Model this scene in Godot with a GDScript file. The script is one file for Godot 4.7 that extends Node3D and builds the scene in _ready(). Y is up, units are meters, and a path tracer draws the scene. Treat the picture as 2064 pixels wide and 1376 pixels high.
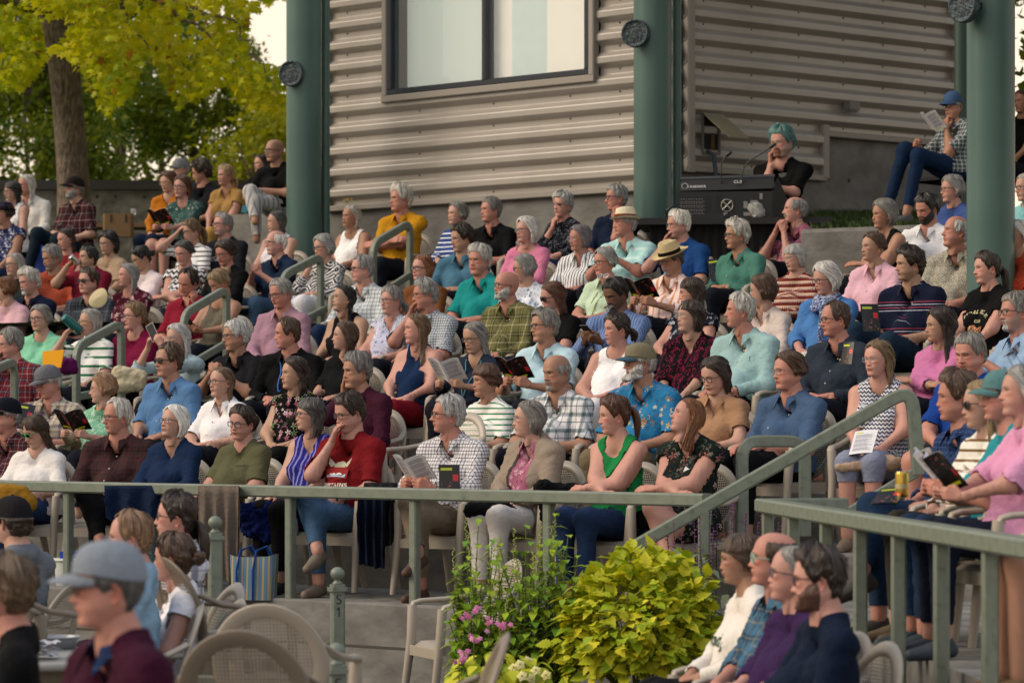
extends Node3D
# An audience on the terraces of an open-air theatre. Units are metres, y is up.
# The photograph's own pixel grid (2064 x 1376) served as the tape measure: pt(x, y, depth) turns a measured point into a place.
const FOCAL := 6500.0
const MIDX := 1032.0
const EYE := 840.0
const CAMY := 1.68
const PS := 0.8      # one measured unit is 1.25 m: people and furniture are made in metres and set in at this scale; _ready() ends by bringing everything to metres

func pt(px: float,py: float,d: float) -> Vector3:
	return Vector3((px - MIDX)*d/FOCAL,CAMY+(EYE - py)*d/FOCAL,-d)

func row_depth(k: float,px: float) -> float:
	return (16.6+1.4*(k - 1.0))/(1.0+(px - MIDX)/FOCAL*0.84)

func row_floor(k: float) -> float:
	return CAMY - 0.95+0.275*(k - 1.0)

# the row that a head at (px, py) belongs to, seated upright
func row_of(px: float,py: float) -> float:
	var k := 4.0
	for q in 30:
		var y := (EYE - py)*row_depth(k,px)/FOCAL
		k += (y/0.275+1.0 - k)*0.5
	return k

# ---------- a growing mesh ----------
class MB:
	var v := PackedVector3Array()
	var n := PackedVector3Array()
	var c := PackedColorArray()
	var uv := PackedVector2Array()
	var i := PackedInt32Array()
	var colored := false
	var mapped := false

	func vert(p: Vector3,nn: Vector3,col := Color.WHITE,u := Vector2.ZERO) -> int:
		v.append(p); n.append(nn); c.append(col); uv.append(u)
		return v.size() - 1

	func tri(a: int,b: int,d: int) -> void:
		i.append(a); i.append(b); i.append(d)

	func quad(a: int,b: int,d: int,e: int) -> void:
		tri(a,b,d); tri(a,d,e)

	# smooth normals for the vertices from first on (front faces are clockwise)
	func smooth(first := 0,first_tri := 0) -> void:
		for k in range(first,v.size()):
			n[k]=Vector3.ZERO
		for k in range(first_tri,i.size(),3):
			var a := i[k]; var b := i[k+1]; var d := i[k+2]
			var w := (v[d] - v[a]).cross(v[b] - v[a])
			n[a] += w; n[b] += w; n[d] += w
		for k in range(first,v.size()):
			n[k]=n[k].normalized() if n[k].length_squared() > 1e-20 else Vector3.UP

	# turn the triangles from first_tri on so that they face away from the point
	func face_out(from: Vector3,first_tri := 0) -> void:
		var s := 0.0
		for k in range(first_tri,i.size(),3):
			var a := v[i[k]]; var b := v[i[k+1]]; var d := v[i[k+2]]
			s += (d - a).cross(b - a).dot((a+b+d)/3.0 - from)
		if s < 0.0:
			flip(first_tri)

	func flip(first_tri := 0) -> void:
		for k in range(first_tri,i.size(),3):
			var t := i[k+1]
			i[k+1]=i[k+2]
			i[k+2]=t

	# rows of points; closed joins the last column to the first
	func grid(rows: Array,closed: bool,out_from: Vector3,col := Color.WHITE) -> void:
		var f := v.size(); var ft := i.size()
		var w: int=rows[0].size()
		for r in rows.size():
			for k in w:
				vert(rows[r][k],Vector3.UP,col,Vector2(float(k)/(w - (0 if closed else 1)),float(r)/(rows.size() - 1)))
		for r in rows.size() - 1:
			for k in (w if closed else w - 1):
				var k2 := (k+1) % w
				quad(f+r*w+k,f+r*w+k2,f+(r+1)*w+k2,f+(r+1)*w+k)
		face_out(out_from,ft)
		smooth(f,ft)

	# a tube along points; caps closed
	func tube(path: Array,radii: Array,sides := 8,col := Color.WHITE,squash := 1.0) -> void:
		var rows := []
		var up := Vector3.UP
		var last := path.size() - 1
		var d0: Vector3=(path[1] - path[0]).normalized()
		if absf(d0.dot(up)) > 0.9:
			up=Vector3.RIGHT
		var side := d0.cross(up).normalized()
		for k in path.size():
			var d: Vector3=(path[mini(k+1,last)] - path[maxi(k - 1,0)]).normalized()
			side=(side - d*side.dot(d)).normalized()
			var o := d.cross(side)
			var r: float=radii[mini(k,radii.size() - 1)]
			var ring := []
			for s in sides:
				var a := TAU*s/sides
				ring.append(path[k]+side*cos(a)*r+o*sin(a)*r*squash)
			rows.append(ring)
		var f := v.size(); var ft := i.size()
		for r in rows:
			for p in r:
				vert(p,Vector3.UP,col)
		for r in last:
			for k in sides:
				var k2 := (k+1) % sides
				quad(f+r*sides+k,f+r*sides+k2,f+(r+1)*sides+k2,f+(r+1)*sides+k)
		for e in [0,last]:
			var m := vert(path[e],Vector3.UP,col)
			for k in sides:
				var k2 := (k+1) % sides
				if e == 0:
					tri(m,f+k2,f+k)
				else:
					tri(m,f+e*sides+k,f+e*sides+k2)
		var mid := 0.0
		for r in last:
			for k in sides:
				var a := v[f+r*sides+k]; var b := v[f+r*sides+(k+1) % sides]; var d := v[f+(r+1)*sides+k]
				mid += (d - a).cross(b - a).dot(a - path[r])
		if mid < 0.0:
			flip(ft)
		smooth(f,ft)

	# a box with bevelled look (plain box with flat faces)
	func box(a: Vector3,b: Vector3,col := Color.WHITE,xf := Transform3D.IDENTITY) -> void:
		var lo := a.min(b); var hi := a.max(b)
		var q := [Vector3(lo.x,lo.y,lo.z),Vector3(hi.x,lo.y,lo.z),Vector3(hi.x,hi.y,lo.z),Vector3(lo.x,hi.y,lo.z),Vector3(lo.x,lo.y,hi.z),Vector3(hi.x,lo.y,hi.z),Vector3(hi.x,hi.y,hi.z),Vector3(lo.x,hi.y,hi.z)]
		for fc in [[0,1,2,3],[5,4,7,6],[4,0,3,7],[1,5,6,2],[3,2,6,7],[4,5,1,0]]:
			flat([xf*q[fc[0]],xf*q[fc[1]],xf*q[fc[2]],xf*q[fc[3]]],xf*((lo+hi)*0.5),col)

	# one flat polygon (convex), facing away from a point
	func flat(ps: Array,from: Vector3,col := Color.WHITE) -> void:
		var nn: Vector3=(ps[2] - ps[0]).cross(ps[1] - ps[0]).normalized()
		if nn.dot(ps[0] - from) < 0.0:
			ps=ps.duplicate(); ps.reverse(); nn=-nn
		var f := v.size()
		for k in ps.size():
			vert(ps[k],nn,col,[Vector2(0,1),Vector2(1,1),Vector2(1,0),Vector2(0,0)][k % 4])
		for k in range(1,ps.size() - 1):
			tri(f,f+k,f+k+1)

	func add(o: MB,xf: Transform3D,mirror := false,tint := Color.WHITE) -> void:
		var f := v.size()
		var nb := xf.basis.inverse().transposed()
		for k in o.v.size():
			v.append(xf*o.v[k]); n.append((nb*o.n[k]).normalized()); c.append(o.c[k]*tint); uv.append(o.uv[k])
		for k in range(0,o.i.size(),3):
			if mirror:
				i.append(f+o.i[k]); i.append(f+o.i[k+2]); i.append(f+o.i[k+1])
			else:
				i.append(f+o.i[k]); i.append(f+o.i[k+1]); i.append(f+o.i[k+2])

	func mesh() -> ArrayMesh:
		var m := ArrayMesh.new()
		if i.is_empty():
			return m
		var a := []
		a.resize(Mesh.ARRAY_MAX)
		a[Mesh.ARRAY_VERTEX]=v
		a[Mesh.ARRAY_NORMAL]=n
		if colored:
			a[Mesh.ARRAY_COLOR]=c
		if mapped:
			a[Mesh.ARRAY_TEX_UV]=uv
		a[Mesh.ARRAY_INDEX]=i
		m.add_surface_from_arrays(Mesh.PRIMITIVE_TRIANGLES,a)
		return m

# ---------- objects ----------
var taken := {}

func numbered(called: String) -> String:
	var k: int=taken.get(called,0)
	taken[called]=k+1
	return called if k == 0 else "%s_%03d" % [called,k]

func tag(o: Node,label: String,category: String,group := "",kind := "") -> void:
	if label: o.set_meta("label",label)
	if category: o.set_meta("category",category)
	if group: o.set_meta("group",group)
	if kind: o.set_meta("kind",kind)

func thing(called: String,label: String,category: String,at := Vector3.ZERO,turn := 0.0,group := "") -> Node3D:
	var o := Node3D.new()
	o.name=numbered(called)
	add_child(o)
	o.position=at
	o.rotation.y=turn
	tag(o,label,category,group)
	return o

func put(called: String,mesh: Mesh,mat: Material,parent: Node=null) -> MeshInstance3D:
	var o := MeshInstance3D.new()
	o.mesh=mesh
	o.material_override=mat
	if parent == null:
		o.name=numbered(called)
		add_child(o)
	else:
		var k := 0
		var nm := called
		while parent.has_node(NodePath(nm)):
			k += 1
			nm="%s_%03d" % [called,k]
		o.name=nm
		parent.add_child(o)
	return o

func struct(called: String,mesh: Mesh,mat: Material) -> MeshInstance3D:
	var o := put(called,mesh,mat)
	o.set_meta("kind","structure")
	return o

func dup(o: Node3D,called: String,label: String,at: Vector3,turn: float) -> Node3D:
	var r: Node3D=o.duplicate()
	r.name=numbered(called)
	add_child(r)
	r.position=at
	r.rotation.y=turn
	r.set_meta("label",label)
	return r

# ---------- materials ----------
func lin(r: float,g: float,b: float) -> Color:
	return Color(r,g,b).linear_to_srgb()

func hex(s: String) -> Color:
	return Color.html(s)

# a colour read off the photograph's display values, as a linear base colour
func mat(col: Color,rough := 0.7,metal := 0.0) -> StandardMaterial3D:
	var m := StandardMaterial3D.new()
	m.albedo_color=col
	m.roughness=rough
	m.metallic=metal
	return m

func noise(freq: float,seed_: int,octaves := 3) -> FastNoiseLite:
	var z := FastNoiseLite.new()
	z.noise_type=FastNoiseLite.TYPE_SIMPLEX_SMOOTH
	z.frequency=freq
	z.seed=seed_
	z.fractal_octaves=octaves
	return z

func noise_tex(freq: float,seed_: int,w: int,as_normal := false,bump := 4.0,ramp: Array=[],octaves := 4) -> NoiseTexture2D:
	var t := NoiseTexture2D.new()
	t.width=w
	t.height=w
	t.seamless=true
	t.noise=noise(freq,seed_,octaves)
	t.as_normal_map=as_normal
	t.bump_strength=bump
	if ramp.size():
		var g := Gradient.new()
		g.offsets=PackedFloat32Array(ramp[0])
		g.colors=PackedColorArray(ramp[1])
		t.color_ramp=g
	return t

func triplanar(m: StandardMaterial3D,scale: float,world := false) -> StandardMaterial3D:
	m.uv1_triplanar=true
	m.uv1_world_triplanar=world
	m.uv1_scale=Vector3.ONE*scale
	return m
func _ready() -> void:
	# camera: a long lens held level, the lens shifted up
	var cam := Camera3D.new()
	cam.name="camera"
	cam.projection=Camera3D.PROJECTION_FRUSTUM
	cam.near=1.0
	cam.size=1376.0/FOCAL
	cam.frustum_offset=Vector2(0,152.0/FOCAL)
	cam.far=500.0
	cam.position=Vector3(0,CAMY,0)
	var lens := CameraAttributesPhysical.new()
	lens.frustum_focal_length=113.0
	lens.exposure_aperture=4.0
	lens.frustum_focus_distance=17.6/PS
	lens.frustum_near=1.0
	lens.frustum_far=500.0
	cam.attributes=lens
	add_child(cam)
	# sky: a bright, hazy evening, warm low down
	var around := WorldEnvironment.new()
	around.name="environment"
	var e := Environment.new()
	e.background_mode=Environment.BG_SKY
	var sm := ProceduralSkyMaterial.new()
	sm.sky_top_color=Color(0.74,0.78,0.85)
	sm.sky_horizon_color=Color(1.0,0.91,0.77)
	sm.sky_curve=0.22
	sm.sky_energy_multiplier=1.15
	sm.ground_bottom_color=Color(0.16,0.15,0.14)
	sm.ground_horizon_color=Color(0.30,0.28,0.25)
	sm.sun_angle_max=30.0
	var sky := Sky.new()
	sky.sky_material=sm
	e.sky=sky
	e.background_energy_multiplier=1.0
	e.tonemap_mode=Environment.TONE_MAPPER_LINEAR
	e.tonemap_exposure=0.98
	e.sdfgi_enabled=true
	e.ssao_enabled=true
	e.ssil_enabled=true
	around.environment=e
	add_child(around)
	# the soft light of the open sky towards the stage, from the left and above
	var sun := DirectionalLight3D.new()
	sun.name="sun"
	sun.light_energy=0.9
	sun.light_color=Color(1.0,0.93,0.84)
	sun.light_angular_distance=38.0
	sun.shadow_enabled=true
	sun.basis=Basis.looking_at(-Vector3(-0.80,0.56,0.10).normalized())
	add_child(sun)

	make_surfaces()
	make_mats()
	build_ground()
	build_building()
	build_columns()
	build_rails()
	build_trees()
	build_big_tree()
	make_head()
	make_hands()
	make_shoe()
	var all := {"first": front_row(),"second": second_row(),"third": third_row(),"fourth": fourth_row(),"fifth": fifth_row(),"back": back_rows(),"left": left_block(),"lawn": lawn_people(),"others": others()}
	for key in all:
		for s in all[key]:
			s.L=s.T
			person(s)
	build_chairs()
	build_plants()
	build_props(all)
	# from measured units to metres, about the foot of the camera
	for c in get_children():
		if c is Node3D and not c is Light3D:
			var to := Transform3D(Basis.from_scale(Vector3.ONE/PS),Vector3.ZERO)*(c as Node3D).transform
			if c is Camera3D: to.basis=Basis.IDENTITY
			(c as Node3D).transform=to
# ---------- the head: one grid, rows from crown to neck, columns round from the back ----------
const HR := 46
const HC := 52
# front y, front z, back y, back z, half width
const HEADROWS := [[0.118,0.0,0.118,0.0,0.0],[0.1135,0.034,0.1135,0.038,0.030],[0.100,0.060,0.101,0.068,0.050],[0.078,0.080,0.080,0.090,0.0655],[0.048,0.0915,0.050,0.1015,0.0745],[0.022,0.095,0.018,0.104,0.0765],[0.002,0.090,-0.006,0.100,0.0755],[-0.020,0.0885,-0.026,0.093,0.0725],[-0.044,0.0905,-0.044,0.084,0.0685],[-0.066,0.0905,-0.056,0.075,0.0635],[-0.083,0.084,-0.067,0.067,0.0585],[-0.100,0.084,-0.077,0.062,0.053],[-0.114,0.074,-0.087,0.059,0.0475],[-0.119,0.052,-0.097,0.058,0.0455],[-0.124,0.030,-0.109,0.058,0.0465],[-0.150,0.028,-0.138,0.058,0.046],[-0.178,0.020,-0.165,0.050,0.038]]
const HEADAT := [0.0,1.6,3.4,5.6,8.6,11.5,16.0,20.5,25.5,30.5,33.5,36.5,39.0,40.6,42.0,43.6,45.0]
const MORPHS := ["nose","nosew","jaw","fat","chin","brow","lip","age","long"]
var head_v := PackedVector3Array()
var head_m := {}
var head_n := PackedVector3Array()
var head_phi := PackedFloat32Array()
var head_tri := PackedInt32Array()
var head_lip := PackedFloat32Array()
var head_red := PackedFloat32Array()
var head_beard := PackedFloat32Array()
var head_z := {}

func cr(keys: Array,at: Array,x: float,col: int) -> float:
	var k := 0
	while k < at.size() - 2 and x > at[k+1]:
		k += 1
	var t: float=clampf((x - at[k])/(at[k+1] - at[k]),0.0,1.0)
	var p1: float=keys[k][col]; var p2: float=keys[k+1][col]
	var h: float=at[k+1] - at[k]
	var m1 := (p2 - p1)/h; var m2 := m1
	if k > 0: m1=(p2 - keys[k - 1][col])/(at[k+1] - at[k - 1])
	if k < at.size() - 2: m2=(keys[k+2][col] - p1)/(at[k+2] - at[k])
	var t2 := t*t; var t3 := t2*t
	return p1*(2.0*t3 - 3.0*t2+1.0)+p2*(3.0*t2 - 2.0*t3)+m1*h*(t3 - 2.0*t2+t)+m2*h*(t3 - t2)

func gs(x: float,y: float,x0: float,y0: float,sx: float,sy: float) -> float:
	var a := (x - x0)/sx; var b := (y - y0)/sy
	return exp(-a*a - b*b)

func head_point(r: float,phi: float,m: Dictionary) -> Vector3:
	var yf := cr(HEADROWS,HEADAT,r,0); var zf := cr(HEADROWS,HEADAT,r,1)
	var yb := cr(HEADROWS,HEADAT,r,2); var zb := cr(HEADROWS,HEADAT,r,3); var w := cr(HEADROWS,HEADAT,r,4)
	var cp := cos(phi); var sp := sin(phi)
	var jaw: float=m.get("jaw",0.0); var fat: float=m.get("fat",0.0)
	var low := smoothstep(-0.01,-0.07,yf)
	w *= 1.0+low*(0.13*jaw+0.14*fat)+0.03*fat
	var e := 0.84 if r > 3.0 else 1.0
	var x := w*signf(sp)*pow(absf(sp),e)
	var z := (zf if cp > 0.0 else zb)*signf(cp)*pow(absf(cp),e)
	var y := lerpf(yb,yf,0.5+0.5*cp)
	if cp > 0.0 and r > 4.0:
		var ax := absf(x)
		var nose: float=1.0+m.get("nose",0.0)
		var nw: float=1.0+0.3*m.get("nosew",0.0)
		var age: float=m.get("age",0.0)
		z -= 0.0125*gs(ax,y,0.031,0.001,0.016,0.011)
		z -= 0.004*gs(ax,y,0.018,0.004,0.006,0.010)
		z += (0.0045+0.0045*m.get("brow",0.0))*gs(ax,y,0.026,0.021,0.022,0.0065)
		z += 0.0025*gs(ax,y,0.031,-0.013,0.016,0.006)*(0.4+age)
		# the nose: a ridge that grows down to its tip and ends sharply
		var t := clampf((0.014 - y)/0.052,0.0,1.0)
		var ridge := (0.004+0.0195*pow(t,0.9))*smoothstep(0.024,0.008,y)*smoothstep(-0.0490,-0.0385,y)*nose
		var nwid := lerpf(0.0075,0.0125,smoothstep(0.3,1.0,t))*nw
		z += ridge*exp(-pow(ax/nwid,2.4))
		z += 0.0035*nose*gs(x,y,0.0,-0.034,0.010,0.009)
		z += 0.0085*gs(ax,y,0.0135*nw,-0.0375,0.0058,0.0062)
		# mouth
		var lip: float=m.get("lip",0.0)
		z += (0.0042+0.002*lip)*gs(x,y,0.0,-0.0605,0.021,0.0048)
		z += (0.0048+0.002*lip)*gs(x,y,0.0,-0.0725,0.018,0.0052)
		z -= 0.0038*gs(x,y,0.0,-0.0665,0.024,0.0022)
		z += 0.004*gs(x,y,0.0,-0.062,0.034,0.016)
		z -= 0.0022*gs(ax,y,0.029,-0.067,0.006,0.006)
		z += (0.0055+0.008*m.get("chin",0.0))*gs(x,y,0.0,-0.101,0.019,0.013)
		# cheeks
		z += 0.004*gs(ax,y,0.047,-0.013,0.017,0.012)
		z -= 0.0045*gs(ax,y,0.050,-0.052,0.014,0.020)*(1.0 - 1.6*fat)
		x += signf(x)*0.006*fat*gs(ax,y,0.058,-0.055,0.02,0.03)
		# the fold from nose to mouth corner, and the jowl
		var fx := lerpf(0.020,0.034,clampf((-0.036 - y)/0.036,0.0,1.0))
		z -= (0.0012+0.0028*age)*exp(-pow((ax - fx)/0.0045,2.0))*smoothstep(-0.082,-0.066,y)*smoothstep(-0.030,-0.040,y)
		z += 0.004*age*gs(ax,y,0.040,-0.080,0.010,0.012)
		z -= 0.0018*age*gs(x,y,0.0,0.046,0.05,0.0028)
		z -= 0.0016*age*gs(x,y,0.0,0.056,0.045,0.0024)
	if y < -0.085 and cp > -0.2:
		var under: float=fat*smoothstep(-0.085,-0.115,y)*clampf(cp+0.3,0.0,1.0)
		y -= 0.010*under
		z += 0.012*under
	var lg: float=m.get("long",0.0)
	y *= 1.0+0.06*lg
	return Vector3(x,y,z)

func make_head() -> void:
	var cols := PackedFloat32Array()
	for j in HC:
		var t := -1.0+2.0*j/HC
		cols.append(PI*signf(t)*(0.52*absf(t)+0.48*pow(absf(t),2.3)))
	for k in MORPHS:
		head_m[k]=PackedVector3Array()
	for r in HR:
		for j in HC:
			var p := head_point(r,cols[j],{})
			head_v.append(p)
			head_phi.append(cols[j])
			for k in MORPHS:
				head_m[k].append(head_point(r,cols[j],{k: 1.0}) - p)
			var front := p.z > 0.05
			head_lip.append(clampf(1.25*(gs(p.x,p.y,0,-0.061,0.021,0.0042)+gs(p.x,p.y,0,-0.0715,0.019,0.005)),0,1) if front else 0.0)
			head_red.append(clampf(gs(absf(p.x),p.y,0.042,-0.022,0.022,0.018)+0.9*gs(p.x,p.y,0,-0.034,0.016,0.014)+0.25*gs(p.x,p.y,0,-0.1,0.02,0.015),0,1) if front else 0.0)
			# beard: cheeks below the line from the ear to the mouth corner, chin, and the upper lip
			var ap := absf(rad_to_deg(cols[j]))
			var line := lerpf(-0.052,-0.012,smoothstep(24.0,80.0,ap))
			var bd := (line - p.y) if ap < 88.0 else -0.02 - 0.002*(ap - 88.0)
			if ap < 30.0 and p.y > -0.078 and p.y < -0.054:
				bd=minf(bd,(absf(p.x) - 0.024) if p.y < -0.058 else 0.004)
			bd=minf(bd,p.y+0.122 if p.z > 0.045 else p.y+0.118)
			head_beard.append(bd)
	for r in HR - 1:
		for j in HC:
			var j2 := (j+1) % HC
			for q in [r*HC+j,r*HC+j2,(r+1)*HC+j2,r*HC+j,(r+1)*HC+j2,(r+1)*HC+j]:
				head_tri.append(q)
	var s := 0.0
	for k in range(0,head_tri.size(),3):
		var a := head_v[head_tri[k]]; var b := head_v[head_tri[k+1]]; var d := head_v[head_tri[k+2]]
		s += (d - a).cross(b - a).dot((a+b+d)/3.0 - Vector3(0,-0.03,0))
	if s < 0.0:
		for k in range(0,head_tri.size(),3):
			var q := head_tri[k+1]; head_tri[k+1]=head_tri[k+2]; head_tri[k+2]=q
	head_n=normals_of(head_v,head_tri)
	make_ear()

func normals_of(v: PackedVector3Array,t: PackedInt32Array) -> PackedVector3Array:
	var n := PackedVector3Array()
	n.resize(v.size())
	for k in range(0,t.size(),3):
		var a := t[k]; var b := t[k+1]; var d := t[k+2]
		var w := (v[d] - v[a]).cross(v[b] - v[a])
		n[a] += w; n[b] += w; n[d] += w
	for k in n.size():
		n[k]=n[k].normalized()
	return n

var ear := MB.new()

func make_ear() -> void:
	# in the ear's own plane: x forward, y up, z out from the head; profile from the bowl over the rim to the back
	var rows := []
	for ring in [[0.0,-0.004],[0.45,-0.003],[0.66,0.002],[0.80,0.0065],[0.93,0.0075],[1.0,0.004],[0.96,-0.002],[0.7,-0.010]]:
		var pts := []
		for k in 16:
			var a := TAU*k/16.0
			var y := sin(a); var x := cos(a)
			var lobe := smoothstep(-0.2,-1.0,y)
			var rx := 0.0175*(1.0 - 0.38*lobe)*(1.0 if x < 0.0 else 0.82)
			var fr := smoothstep(0.3,1.0,x)
			pts.append(Vector3(x*rx*ring[0]+0.004*y*ring[0],y*0.031*ring[0],ring[1]*(1.0 - 0.8*fr)*(1.0 - 0.4*lobe) - 0.004*fr))
		rows.append(pts)
	ear.grid(rows,true,Vector3(0,0,-0.02),Color(1,0.9,0.88))
	for k in 16:
		ear.c[k]=Color(0.72,0.55,0.5)
		ear.c[16+k]=Color(0.8,0.62,0.58)

# height of the face over (x, y), from the vertices of one person's head
func face_map(v: PackedVector3Array) -> Dictionary:
	var d := {}
	for k in v.size():
		if v[k].z > 0.02 and head_phi[k] > -1.5 and head_phi[k] < 1.5:
			var key := Vector2i(roundi(v[k].x/0.005),roundi(v[k].y/0.005))
			if not d.has(key) or d[key] < v[k].z:
				d[key]=v[k].z
	return d

func face_z(d: Dictionary,x: float,y: float) -> float:
	var s := 0.0; var w := 0.0
	var cx := roundi(x/0.005); var cy := roundi(y/0.005)
	for a in range(-2,3):
		for b in range(-2,3):
			var key := Vector2i(cx+a,cy+b)
			if d.has(key):
				var q := exp(-(pow(x/0.005 - key.x,2.0)+pow(y/0.005 - key.y,2.0))/0.9)
				s += q*d[key]; w += q
	return s/w if w > 0.0 else 0.08

func strip(o: MB,top: Array,low: Array,col: Color) -> void:
	var f := o.v.size(); var ft := o.i.size()
	for k in top.size():
		o.vert(top[k],Vector3.BACK,col)
		o.vert(low[k],Vector3.BACK,col)
	for k in top.size() - 1:
		o.quad(f+2*k,f+2*k+2,f+2*k+3,f+2*k+1)
	o.face_out(Vector3(0,0,-0.5),ft)
	o.smooth(f,ft)

func eyes_brows(o: MB,v: PackedVector3Array,s: Dictionary,skin: Color,brow: Color) -> void:
	var fm := face_map(v)
	var lidded: bool=s.get("ey",0) == 1
	var look: float=s.get("gaze",0.0)
	var iris := Color(0.035,0.028,0.022)
	for sd in [-1.0,1.0]:
		var cx: float=0.0315*sd
		var cy := 0.0005
		var zc := face_z(fm,cx,cy)+0.0020
		var white := Color(0.60,0.55,0.51)
		var hi := []; var lo := []; var mid := []; var fold := []; var crease := []
		for k in 9:
			var t := -1.0+k/4.0
			var u=t*sd  # -1 at the nose
			var x := cx+0.0142*t
			var z := zc - 0.0032*t*t
			var up=0.0050*pow(1.0 - absf(t)*absf(t),0.65)+0.0008*u
			var dn=-0.0036*pow(1.0 - t*t,0.7)+0.0008*u
			if lidded:
				up=dn+0.0006
			hi.append(Vector3(x,cy+up,z)); lo.append(Vector3(x,cy+dn,z))
			fold.append(Vector3(x,cy+up+0.0012,z+0.0010))
			crease.append(Vector3(x+0.0006*t,cy+(0.0098 if not lidded else 0.0088) - 0.0045*t*t,maxf(face_z(fm,x,cy+0.009)+0.0012,z - 0.003)))
		strip(o,hi,lo,white)
		strip(o,crease,fold,skin*Color(0.93,0.86,0.84))
		strip(o,fold,hi,Color(0.03,0.022,0.018))
		if not lidded:
			var f := o.v.size(); var ft := o.i.size()
			var ix := cx+look*0.006
			var cc := Vector3(ix,cy+0.0006,zc+0.0010)
			o.vert(cc,Vector3.BACK,Color(0.01,0.009,0.008))
			for k in 10:
				var a := TAU*k/10.0
				o.vert(cc+Vector3(cos(a)*0.0056,clampf(sin(a)*0.0056,-0.0042,0.0044),-0.0006),Vector3.BACK,iris)
			for k in 10:
				o.tri(f,f+1+k,f+1+(k+1) % 10)
			o.face_out(Vector3(0,0,-0.5),ft)
			o.smooth(f,ft)
		# lower lid line
		var l2 := []
		for p in lo:
			l2.append(p+Vector3(0,-0.0011,0.0003))
		strip(o,lo,l2,skin*Color(0.68,0.50,0.45))
		# eyebrow
		var bt := []; var bl := []
		var bs: float=s.get("bw",1.0)
		for k in 7:
			var t := k/6.0
			var x=(0.0125+0.037*t)*sd
			var y := 0.0185+0.0062*sin(t*2.5) - 0.002*t
			var h := 0.0027*(1.0 - 0.65*t)*bs*(0.7 if k == 0 else 1.0)
			bt.append(Vector3(x,y+h,face_z(fm,x,y+h)+0.0022)); bl.append(Vector3(x,y - h,face_z(fm,x,y - h)+0.0022))
		strip(o,bt,bl,brow)
	# the line between the lips
	var mt := []; var ml := []
	var op: float=s.get("mouth",0.0)
	for k in 9:
		var t := -1.0+k/4.0
		var x := 0.0235*t
		var y := -0.0665 - 0.0016*t*t
		var h := (0.0007+0.004*op)*(1.0 - 0.8*t*t)
		mt.append(Vector3(x,y+h,face_z(fm,x,y)+0.0012)); ml.append(Vector3(x,y - h,face_z(fm,x,y)+0.0012))
	strip(o,mt,ml,skin*Color(0.22,0.10,0.09))
	# nostrils
	for sd in [-1.0,1.0]:
		var a := []; var b := []
		for k in 4:
			var x: float=sd*(0.0045+0.0026*k)
			var z := face_z(fm,x,-0.0445)+0.0016
			var h := 0.0013*sin((k+0.6)/4.2*PI)
			a.append(Vector3(x,-0.0442+h,z+0.001)); b.append(Vector3(x,-0.0442 - h,z))
		strip(o,a,b,skin*Color(0.3,0.16,0.14))

# the head of one person, in head space; returns the vertices for hair and hats to sit on
func person_head(o: MB,s: Dictionary,skin: Color,brow: Color,xf: Transform3D) -> PackedVector3Array:
	var v := head_v.duplicate()
	var m: Dictionary=s.morph
	for k in m:
		var w: float=m[k]
		var d: PackedVector3Array=head_m[k]
		if absf(w) > 0.01:
			for q in v.size():
				v[q] += d[q]*w
	var nn := normals_of(v,head_tri)
	var h := MB.new()
	h.v=v.duplicate(); h.n=nn.duplicate()
	var rd := skin*Color(1.06,0.80,0.74)
	var lipc := skin*Color(0.80,0.46,0.44)
	if s.has("lips"): lipc=s.lips
	var stub: float=s.get("stub",0.0)
	var stubc := brow
	var rn := skin_noise
	var bl: float=0.5+s.get("ruddy",0.3)
	for q in v.size():
		var c := skin.lerp(rd,head_red[q]*bl)
		var f := 1.0+0.13*rn.get_noise_3d(v[q].x*55.0+s.seed*7.0,v[q].y*55.0,v[q].z*55.0)
		c=c.lerp(rd,clampf(0.5*rn.get_noise_3d(v[q].x*24.0,v[q].y*24.0+s.seed*9.0,v[q].z*24.0),0.0,0.5))
		c=Color(c.r*f,c.g*f,c.b*f)
		c=c.lerp(lipc,head_lip[q]*s.get("lipw",0.7))
		if stub > 0.0:
			c=c.lerp(stubc,stub*smoothstep(-0.006,0.006,head_beard[q]))
		h.c.append(c)
	h.uv.resize(v.size())
	h.i=head_tri.duplicate()
	eyes_brows(h,v,s,skin,brow)
	# ears
	var ew=0.0735+0.004*m.get("fat",0.0)
	for sd in [-1.0,1.0]:
		var b := Basis(Vector3(0,0,1),Vector3.UP,Vector3(sd,0,0))
		b=Basis(Vector3.UP,sd*-0.42)*b*Basis(Vector3(0,0,1),0.16)
		h.add(ear,Transform3D(b.scaled(Vector3.ONE*1.0),Vector3(sd*(ew+0.002),-0.018,-0.008)),b.determinant() < 0.0,skin*Color(1.04,0.86,0.82))
	o.add(h,xf)
	return v
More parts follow.
